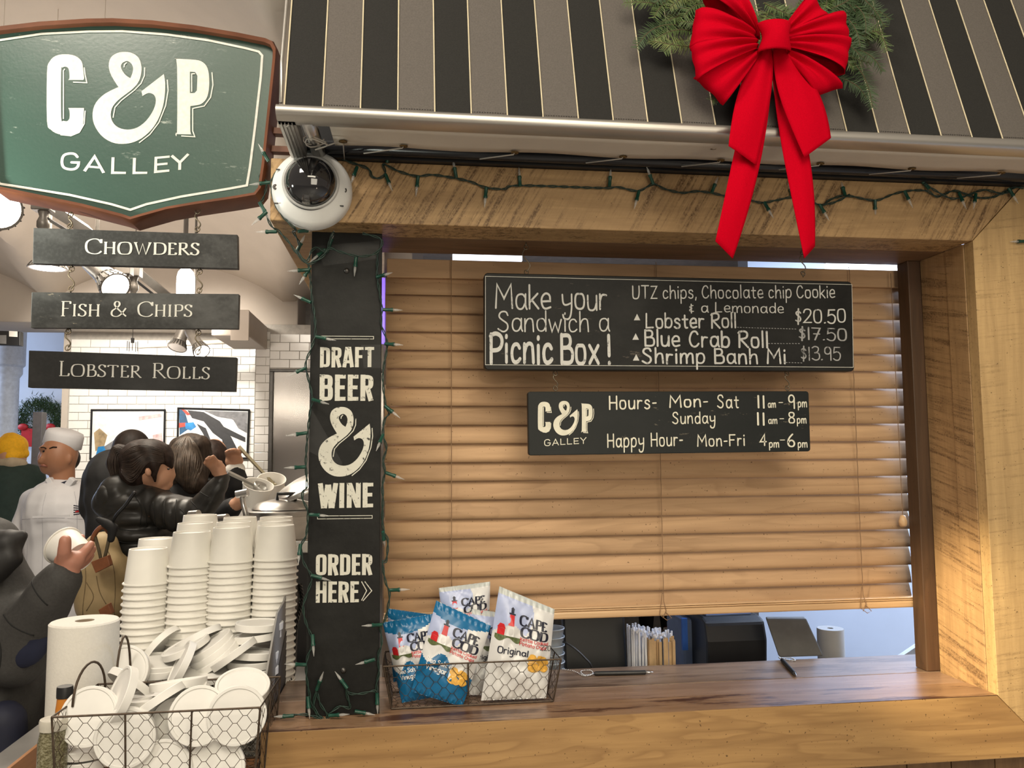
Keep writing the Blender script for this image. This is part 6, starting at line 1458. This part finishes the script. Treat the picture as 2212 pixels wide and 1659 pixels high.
B = Body(3.3); B.cap((276, 978, .0, 13), (256, 974, 0, 15), (247, 1000, 0, 16), (250, 1028, 0, 11), (256, 1052, 0, 4)); hpt = B.done('ponytail', HAIR3, pw, .006, 3, wr=.004)
strands(hpt, pw, ((272, 972), (248, 965), (236, 1000), (250, 1050)), ((276, 985), (262, 985), (262, 1010), (260, 1050)), 3.3, 14, STR2)
MB().ell(P(364, 1013, Y=3.225), (.005, .006, .004), 8, 6).build('eye', EYEW, pw, smooth=True)
B = Body(3.3)
for k in range(8): B.ell(300 + 2 * k, 1085 + k * 34, 0, 64 + 3 * math.sin(k), 24, 62)
B.cap((300, 1085, 0, 46), (305, 1330, 0, 60)); B.cap((255, 1066, -.02, 38), (235, 1084, -.02, 32), (250, 1100, 0, 26)); B.cap((262, 1060, .02, 30), (300, 1062, 0, 34), (345, 1076, 0, 24))
prev = None; ch_ = [(330, 1090, -.05, 38), (352, 1104, -.10, 36), (376, 1112, -.14, 35), (402, 1114, -.17, 33), (426, 1110, -.19, 31), (446, 1098, -.20, 28), (460, 1080, -.21, 25), (470, 1060, -.22, 22), (478, 1040, -.22, 19)]
for a in ch_: B.ell(a[0], a[1], a[2], a[3] * .62, a[3], a[3], roll=(-10 if a[0] < 440 else 50))
B.cap((320, 1085, -.03, 30), (425, 1110, -.19, 26), (478, 1038, -.22, 15)); pc = B.done('puffer_coat', PUFF, pw, .0085, 2, .5, wr=.009)
drape(pc, pw, [((248, y - 6), (290, y + 4), (340, y + 4), (376, y - 6)) for y in (1136, 1162, 1188, 1216, 1246, 1280, 1312)] + [((x, 1082 - (x - 330) * .1), (x + 6, 1104), (x + 2, 1134)) for x in (330, 356, 382, 408)] + [((422, 1090), (440, 1108), (448, 1124)), ((440, 1072), (458, 1086), (468, 1098)), ((452, 1050), (470, 1060), (484, 1066)), ((310, 1070), (325, 1092), (322, 1128))], 3.3, .0022, SEAM_FOLD)
B = Body(3.3); B.cap((232, 1068, -.05, 22), (222, 1096, -.04, 18), (250, 1112, -.03, 15)); B.done('hood', PUFF, pw, .009, 3, wr=.012)
B = Body(3.3); B.cap((285, 1330, 0, 48), (285, 1450, 0, 36), (285, 1700, 0, 24)); B.cap((345, 1330, 0, 48), (345, 1450, 0, 36), (345, 1700, 0, 24)); B.done('trousers', BLACKC, pw, .016, 3)
for x in (285, 345): B = Body(3.3); B.cap((x, 1800, .02, 18), (x + 30, 1806, -.03, 17)); B.cap((x, 1700, 0, 23), (x, 1800, .02, 19)); B.done('shoe', BLK, pw, .014, 2)
# backpack
bp = empty('backpack', P(225, 1300, Y=3.15), 'tan canvas backpack with brown leather tabs worn by the person with the ponytail', 'backpack')
B = Body(3.15); B.cap((220, 1180, 0, 30), (218, 1230, 0, 46), (222, 1300, 0, 50), (225, 1328, 0, 40)); B.ell(250, 1270, .02, 40, 66, 40); B.ell(216, 1262, -.02, 48, 70, 36, 6); B.ell(214, 1200, 0, 30, 44, 26, 14); bgo = B.done('bag_body', CANV, bp, .010, 3, wr=.028)
drape(bgo, bp, [((196, 1180), (205, 1240), (196, 1320)), ((240, 1180), (262, 1230), (258, 1330)), ((206, 1250), (222, 1280), (206, 1310)), ((228, 1236), (234, 1270), (246, 1296))], 3.15, .0018, mat('canvas_seam_fold', (.20, .14, .07), .8))  # seam lines, with crease shade of folds drawn in as darker lines
m = MB(); m.tube(spl([P(*p) for p in ((196, 1190, 3.02), (205, 1150, 3.02), (226, 1136, 3.04), (240, 1150, 3.05))] if False else [P(x, y, Y=Y) for x, y, Y in ((190, 1200, 3.03), (204, 1155, 3.02), (222, 1138, 3.02), (236, 1150, 3.03))], 6), .0085, 8); m.build('top_trim', LEATH, bp, smooth=True)
for q in (((196, 1214), (232, 1200), (238, 1222), (206, 1238)), ((212, 1318), (234, 1304), (242, 1326), (218, 1332))):
    MB().prism([P(*p, Y=2.985) for p in q], (0, .03, 0)).build('leather_tab', LEATH, bp, bevel=.002)
for q in (((240, 1140), (250, 1115), (272, 1090), (292, 1062)), ((238, 1150), (232, 1180), (226, 1205)), ((206, 1160), (214, 1190), (218, 1208))):
    MB().tube(spl([P(x, y, Y=(3.0 if i else 3.02)) for i, (x, y) in enumerate(q)], 5), .006, 6).build('strap', BLK if q[0][1] == 1140 else STRAPC, bp, smooth=True)
B = Body(3.0); B.cap((213, 1122, 0, 6), (228, 1130, 0, 9), (244, 1140, 0, 10), (240, 1165, 0, 7)); B.done('strap_pad', BLACKC, bp, .005, 2)
# ---- person with long hair
lw = empty('person', (P(420, 1000, Y=3.75).x, 3.75, 0), 'person with long dark hair in black coat holding a ladle and a soup cup', 'person')
B = Body(3.75); B.ell(418, 990, 0, 36, 46, 38); B.ell(436, 1004, -.02, 18, 26, 24); B.cap((420, 1020, 0, 22), (420, 1070, 0, 30), (430, 1200, 0, 44))
B.cap((440, 1080, 0, 26), (498, 1090, -.1, 18), (510, 1030, -.25, 12), (510, 1008, -.25, 11)); hand(B, 508, 1008, 504, 984, 15, -.25, .95, 1, (520, 974)); B.cap((440, 1100, -.05, 24), (470, 1120, -.25, 18), (505, 1092, -.35, 13), (524, 1082, -.36, 11)); hand(B, 510, 1090, 534, 1074, 13, -.36, .8, 1, (536, 1062)); B.done('body', SKIN2, lw, .006, 3)
B = Body(3.75); B.ell(412, 984, 0, 42, 46, 42); B.cap((392, 970, -.04, 26), (400, 1010, -.07, 30), (420, 1046, -.08, 22), (434, 1062, -.08, 8)); B.cap((430, 965, -.03, 24), (446, 1000, -.04, 12), (438, 1040, -.06, 9)); B.cap((380, 975, 0, 16), (376, 1010, -.03, 18), (384, 1050, -.03, 14)); hlw = B.done('hair', HAIR2, lw, .0065, 3, wr=.005)
STR = mat('hair_highlight', (.075, .052, .036), .5, var=.5, scale=50)
strands(hlw, lw, ((408, 942), (384, 965), (374, 1005), (382, 1045)), ((414, 942), (436, 965), (446, 1005), (434, 1055)), 3.75, 46, STR)
B = Body(3.75); B.cap((400, 1085, .0, 52), (460, 1090, 0, 48)); B.cap((430, 1100, 0, 62), (430, 1330, 0, 66)); B.cap((470, 1080, -.05, 34), (508, 1072, -.18, 28), (512, 1040, -.24, 22), (508, 1022, -.25, 19)); B.cap((440, 1105, -.1, 32), (478, 1116, -.26, 24), (502, 1096, -.34, 18)); B.done('coat', BLACKC, lw, .011, 3, wr=.02)
B = Body(3.75); B.cap((505, 1014, -.25, 16), (513, 1014, -.25, 15)); B.done('shirt_cuff', PAPERW, lw, .008, 2)
B = Body(3.75); B.cap((410, 1330, 0, 44), (410, 1650, 0, 26)); B.cap((460, 1330, 0, 44), (460, 1650, 0, 26)); B.done('trousers', BLACKC, lw, .018, 2)
for x in (410, 460): B = Body(3.75); B.cap((x, 1650, 0, 24), (x, 1715, .02, 17), (x + 20, 1718, -.04, 16)); B.done('shoe', BLK, lw, .014, 2)
# ---- two more people behind
ob = empty('person', (P(465, 1000, Y=4.1).x, 4.1, 0), 'person mostly hidden with dark brown hair behind the long haired one', 'person')
B = Body(4.1); B.ell(462, 988, 0, 28, 38, 34); B.cap((455, 1010, 0, 20), (450, 1060, 0, 30), (455, 1250, 0, 44)); B.done('body', SKIN2, ob, .009, 3); B = Body(4.1); B.ell(458, 992, -.01, 34, 40, 36); B.cap((470, 985, -.03, 18), (478, 1010, -.03, 12), (474, 1030, 0, 8)); B.done('hair', HAIR3, ob, .008, 3, wr=.008)
B = Body(4.1); B.cap((450, 1075, 0, 50), (455, 1300, 0, 56)); B.done('coat', BLACKC, ob, .014, 2); B = Body(4.1); B.cap((440, 1300, 0, 40), (440, 1640, 0, 22)); B.cap((475, 1300, 0, 40), (475, 1640, 0, 22)); B.cap((440, 1652, 0, 14), (450, 1654, -.05, 13)); B.cap((475, 1652, 0, 14), (485, 1654, -.05, 13)); B.done('trousers', BLACKC, ob, .018, 2)
bb = empty('person', (P(250, 1000, Y=4.2).x, 4.2, 0), 'person with short black hair and black coat behind the ponytail, facing away', 'person')
B = Body(4.2); B.ell(284, 975, 0, 30, 36, 34); B.cap((270, 1000, 0, 18), (255, 1040, 0, 30), (255, 1250, 0, 44)); B.done('body', SKIN1, bb, .009, 3); B = Body(4.2); B.ell(284, 970, -.01, 36, 40, 40); B.ell(262, 984, 0, 18, 20, 30); B.done('hair', HAIR, bb, .008, 3)
B = Body(4.2); B.cap((232, 1016, 0, 32), (262, 1006, 0, 26), (300, 1030, 0, 34)); B.cap((245, 1030, 0, 56), (255, 1120, 0, 60), (260, 1300, 0, 60)); B.cap((206, 1036, 0, 27), (196, 1100, 0, 22)); B.done('coat', BLACKC, bb, .013, 3, wr=.015)
B = Body(4.2); B.cap((240, 1300, 0, 42), (240, 1625, 0, 20)); B.cap((275, 1300, 0, 42), (275, 1625, 0, 20)); B.cap((240, 1636, 0, 14), (240, 1640, -.06, 13)); B.cap((275, 1636, 0, 14), (275, 1640, -.06, 13)); B.done('trousers', BLACKC, bb, .018, 2)
# ---- foreground person at the left edge
fg = empty('person', (P(-60, 1300, Y=2.35).x, 2.35, 0), 'person in charcoal coat at the left edge raising a hand that holds a paper cup', 'person')
B = Body(2.35); B.ell(-110, 1010, .1, 60, 76, 66); B.cap((-110, 1080, .1, 34), (-105, 1160, .1, 50), (-100, 1400, .1, 90)); B.cap((-60, 1190, .05, 50), (30, 1420, 0, 40), (120, 1270, -.1, 26), (146, 1235, -.12, 20)); B.cap((146, 1240, -.12, 21), (150, 1215, -.12, 21))
B.ell(150, 1212, -.12, 27, 20, 22); B.cap((138, 1215, -.13, 13), (139, 1190, -.15, 12), (141, 1168, -.155, 11))      # thumb in front of the cup
for (x1, y1, x2, y2, x3, y3, d_, r_) in ((168, 1208, 184, 1190, 196, 1176, -.10, 9), (172, 1214, 188, 1200, 200, 1186, -.08, 9), (160, 1200, 172, 1180, 176, 1160, -.04, 8.5), (174, 1220, 188, 1210, 197, 1199, -.06, 8)): B.cap((x1, y1, d_ - .02, r_ + 1), (x2, y2, d_, r_), (x3, y3, d_ + .02, r_ - 1.2))
B.done('body', SKIN3, fg, .0045, 4)
B = Body(2.35); B.ell(-112, 985, .1, 66, 66, 70); B.done('hair', HAIR, fg, .012, 2)
B = Body(2.35); B.cap((-110, 1190, .1, 90), (-20, 1180, .05, 55)); B.cap((-100, 1230, .1, 120), (-70, 1350, .08, 120), (-60, 1500, .08, 130), (-55, 1650, .08, 135), (-60, 1750, .1, 130)); B.cap((-30, 1220, 0, 66), (8, 1330, -.02, 70), (38, 1410, -.03, 66))
B.cap((38, 1408, -.03, 66), (74, 1340, -.07, 52), (108, 1285, -.10, 40), (136, 1250, -.115, 33)); fgc = B.done('coat', GREYC, fg, .011, 3, wr=.028)
drape(fgc, fg, [((52, 1310), (80, 1330), (120, 1350)), ((30, 1330), (50, 1380), (40, 1440)), ((104, 1222), (130, 1250), (158, 1284)), ((-10, 1240), (10, 1300), (44, 1340))], 2.35, .0022, SEAM_FOLD)  # cuff seam; the other dark lines put fold shade into the colour
B = Body(2.35); B.cap((-30, 1190, -.08, 40), (20, 1172, -.10, 28), (46, 1158, -.10, 14)); B.cap((-20, 1225, -.1, 36), (24, 1205, -.11, 22)); B.done('collar', mat('black_collar', (.013, .012, .012), .6), fg, .009, 3, wr=.012)
B = Body(2.35); B.ell(54, 1388, -.098, 44, 48, 18, 20); B.ell(74, 1360, -.085, 30, 30, 34, 20); B.done('elbow_patch', mat('navy_patch', (.006, .009, .030), .8), fg, .008, 3)
B = Body(2.35); B.cap((8, 1560, -.08, 40), (10, 1700, -.08, 44)); B.done('coat_panel', mat('navy_lining', (.01, .012, .03), .7), fg, .014, 2)
B = Body(2.35); B.cap((-110, 1750, .1, 90), (-110, 2150, .1, 60)); B.cap((-30, 1750, .1, 90), (-30, 2150, .1, 60)); B.cap((-110, 2160, .1, 40), (-100, 2164, -.05, 36)); B.cap((-30, 2160, .1, 40), (-20, 2164, -.05, 36)); B.done('trousers', NAVYC, fg, .02, 2)
hc = CUP.copy(); COL.objects.link(hc); hc.matrix_world = Matrix.Translation(P(160, 1196, Y=2.30)) @ Vector((0, 0, 1)).rotation_difference(Vector((-.72, .25, .42)).normalized()).to_matrix().to_4x4() @ Matrix.Diagonal((.98, .98, .98, 1)); hc.name = 'paper_cup'
hc.matrix_world = Matrix.Translation(P(136, 1178, Y=2.33)) @ Vector((0, 0, 1)).rotation_difference(Vector((.62, -.45, -.30)).normalized()).to_matrix().to_4x4()
tag(hc, 'white paper cup held in the raised hand at the left', 'cup')
if 'group' in hc: del hc['group']
# ---- soup cups and ladles held over the kettles
for lab, px, py, Y, ax in (('open paper soup cup held by the person with the ponytail', 548, 1066, 3.18, (.25, -.35, .9)), ('open paper soup cup held behind the nearer soup cup', 584, 1050, 3.45, (.12, -.45, .88))):
    m = MB(); rt, rb, h = .055, .042, .080; m.lathe([(0, 0), (rb, 0), (rt, h - .004), (rt + .002, h - .003), (rt + .002, h), (rt - .001, h), (rb - .002, .003), (0, .003)], n=36)
    o = m.build('soup_cup', PAPERW, None, smooth=True, autos=40); q = Vector((0, 0, 1)).rotation_difference(Vector(ax).normalized()).to_matrix().to_4x4(); o.matrix_world = Matrix.Translation(P(px, py + 22, Y=Y)) @ q
    tag(o, lab, 'cup')
def ladle(label, a, b, Y1, Y2, col):
    A = P(*a, Y=Y1); B_ = P(*b, Y=Y2); o = empty('ladle', B_, label, 'ladle'); MB().tube([A, A.lerp(B_, .93), B_ + Vector((0, 0, .01))], [.008, .007, .006], 4).build('handle', col, o)
    MB().lathe([(0, -.03), (.022, -.024), (.034, -.006), (.036, .010), (.034, .010), (.031, -.004), (.02, -.020), (0, -.025)], B_ + Vector((.01, 0, -.005)), (.5, -.2, .8), 24).build('bowl', col, o, smooth=True)
ladle('long cream handled ladle dipping from the raised hand', (516, 965), (597, 1052), 3.49, 3.46, mat('ladle_cream', (.36, .32, .22), .35, metal=.2))
ladle('short steel ladle over the nearer soup cup', (492, 1020), (560, 1052), 3.10, 3.17, mat('ladle_steel', (.42, .41, .38), .35, metal=.5))
# ---- soup station
ss = empty('soup_station', (P(560, 1200, Y=3.0).x, 3.0, 0), 'raised stainless soup station behind the cup stacks', 'counter')
zk2 = P(600, 1160, Y=2.95).z; xa = P(420, 1160, Y=2.95).x; xb = P(760, 1160, Y=2.95).x
MB().box(xa, xb, 2.80, 3.30, zk2 - .04, zk2).build('top', STEEL, ss, bevel=.004); MB().box(xa + .02, xb, 2.82, 3.28, 0, zk2 - .0405).build('base', BLK, ss)
def kettle(label, px, py, Y, r, open_=True):
    c = P(px, py, Y=Y); o = empty('soup_kettle', (c.x, Y, zk2), label, 'kettle'); h = max(.05, c.z - zk2)
    MB().lathe([(0, .001), (r, .001), (r, h - .02), (r + .012, h - .018), (r + .014, h - .004), (r + .004, h), (r - .008, h), (r - .01, .01), (0, .01)], (c.x, Y, zk2), n=40).build('well', STEEL, o, smooth=True, autos=40)
    MB().lathe([(r - .004, h + .003), (r * .8, h + .022), (r * .4, h + .034), (0, h + .036)], (c.x, Y, zk2), n=40).build('lid', STEEL, o, smooth=True)
    if open_:
        L = MB(); L.lathe([(0, .028), (r * .4, .026), (r * .85, .012), (r, .0), (r * .98, -.003), (0, .02)], (c.x + r * .5, Y + .05, zk2 + h + .075), (-.42, -.25, .9), 36); L.build('open_lid', STEEL, o, smooth=True)
    MB().tube([(c.x - .02, Y - r * .3, zk2 + h + .03), (c.x - .02, Y - r * .3, zk2 + h + .055), (c.x + .04, Y - r * .3, zk2 + h + .055), (c.x + .04, Y - r * .3, zk2 + h + .03)], .006, 8).build('lid_knob', BLK, o, smooth=True)
kettle('steel soup kettle with its lid propped open beside the column', 615, 1100, 2.95, .115)
tp_ = empty('steel_handle_stand', P(535, 1110, Y=2.9), 'chrome upright handle rising between the soup cups and stacks', 'handle')
MB().tube([P(539, 1150, Y=2.9), P(522, 1070, Y=2.9)], .009, 12).build('rod', STEEL, tp_, smooth=True); q = P(518, 1067, Y=2.9); MB().lathe([(0, -.012), (.013, -.012), (.013, .028), (0, .028)], q, (1, -.2, .2), 18).build('grip', STEEL, tp_, smooth=True, autos=40)
for lab, (x, y) in (('chrome tap knob above the rear cup stacks on the left', (418, 1112)), ('chrome tap knob between the second and third cup stacks', (480, 1120))):
    q = P(x, y, Y=2.75); o = empty('tap_knob', q, lab, 'knob'); MB().lathe([(0, -.014), (.014, -.014), (.014, .02), (0, .02)], q, (1, -.5, .1), 20).build('knob', STEEL, o, smooth=True, autos=40); MB().box(q.x - .014, q.x + .016, 2.75, 2.79, zk2 - .0, q.z - .008).build('stem', BLK, o, bevel=.002)
# ---- interior behind the serving window
MB().box(.02, .06, 2.56, 6.44, 0, 2.459).build('wall_light_block', PLAST, None, kind='structure')  # added partition, keeps the cool office light off the cup stacks
MB().box(-.046, .02, 1.945, 2.56, zS - .16, 2.459).build('trim_light_block', PLAST, None, kind='structure')  # near end of the same added light-blocking partition
MB().box(1.42, 3.4, 3.2, 3.3, 0, 2.45).build('wall_right', BLUEW, None, kind='structure')
WSH = mat('white_board', (.72, .74, .78), .5)
q = [P(*p, Y=2.44) for p in ((1930, 1430), (2002, 1382))]; MB().prism([q[0], q[1], Vector((q[1].x, 2.44, zN + .0005)), Vector((q[0].x, 2.44, zN + .0005))], (0, .02, 0)).build('white_panel', WSH, None)
tag(bpy.data.objects['white_panel'], 'corner of a white panel behind the right end of the sill', 'panel')
FLU = NT('fluorescent'); FLU.b.inputs['Emission Color'].default_value = (.82, .88, 1, 1); FLU.b.inputs['Emission Strength'].default_value = 3
for i, (xa_, xb_, y, lab) in enumerate(((980, 1128, 556, 'white strip light seen through the slit above the blind at left'), (1800, 1952, 578, 'white strip light seen through the slit above the blind at right'))):
    a = P(xa_, y - 4, Y=2.7); b = P(xb_, y, Y=2.7); o = empty('strip_light', a, lab, 'ceiling lamp', 'strip lights'); MB().box(a.x, b.x, 2.7, 2.76, a.z - .012, a.z + .02).build('tube', FLU.m, o); MB().box(a.x, b.x, 2.7, 2.76, a.z + .0205, a.z + .05).build('fixture', WHITEP, o); [MB().tube([(x_, 2.73, a.z + .05), (x_, 2.73, 2.4605)], .004, 6).build('hanger_rod', WHITEP, o) for x_ in (a.x + .02, b.x - .02)]
MB().box(-.25, 5, 1.87, 7, 2.46, 2.5).build('ceiling_2', mat('inner_ceiling', (.5, .44, .40), .8), None, kind='structure')
PUR = NT('purple_glow'); PUR.b.inputs['Emission Color'].default_value = (.22, .10, .9, 1); PUR.b.inputs['Emission Strength'].default_value = 1.2
a = P(829, 600, Y=1.93); b = P(829, 742, Y=1.93); o = empty('purple_gap_glow', b, 'purple glow in the gap beside the column, put in as a glowing strip', 'glow strip'); MB().box(a.x - .022, a.x + .003, 1.93, 1.94, b.z, a.z).build('strip', PUR.m, o, bevel=.001)  # emissive stand-in for purple light in the gap, not a fitting
# person seen only by the shoes under the blind
sp2 = empty('person', (P(1410, 1370, Y=6.5).x, 6.5, 0), 'person behind the blind, only dark trousers and red sneakers showing', 'person')
B = Body(6.5); B.cap((1395, 1100, 0, 32), (1396, 1230, 0, 26), (1396, 1352, 0, 15)); B.cap((1438, 1100, 0, 32), (1440, 1230, 0, 26), (1442, 1352, 0, 15)); B.done('trousers', BLACKC, sp2, .014, 2)
B = Body(6.5); B.ell(1415, 960, 0, 24, 30, 26); B.cap((1415, 980, 0, 14), (1415, 1010, 0, 14)); B.done('body', SKIN2, sp2, .012, 2); B = Body(6.5); B.cap((1395, 1030, 0, 34), (1435, 1030, 0, 34)); B.cap((1415, 1050, 0, 40), (1415, 1110, 0, 42)); B.cap((1372, 1030, 0, 18), (1365, 1120, 0, 12)); B.cap((1458, 1030, 0, 18), (1465, 1120, 0, 12)); B.done('sweater', BLACKC, sp2, .016, 2)
SNK = mat('red_sneaker', (.22, .03, .02), .6)
for x in (1392, 1442):
    B = Body(6.5); B.cap((x, 1358, .02, 10), (x - 2, 1366, -.12, 9)); o = B.done('sneaker', SNK, sp2, .009, 2); m = MB()
    for k in range(4): m.tube([P(x - 9, 1357 + k * 3, Y=6.35 - k * .015), P(x + 7, 1356 + k * 3, Y=6.35 - k * .015)], .005, 5)
    m.build('laces', PAPERW, o, kind='stuff')
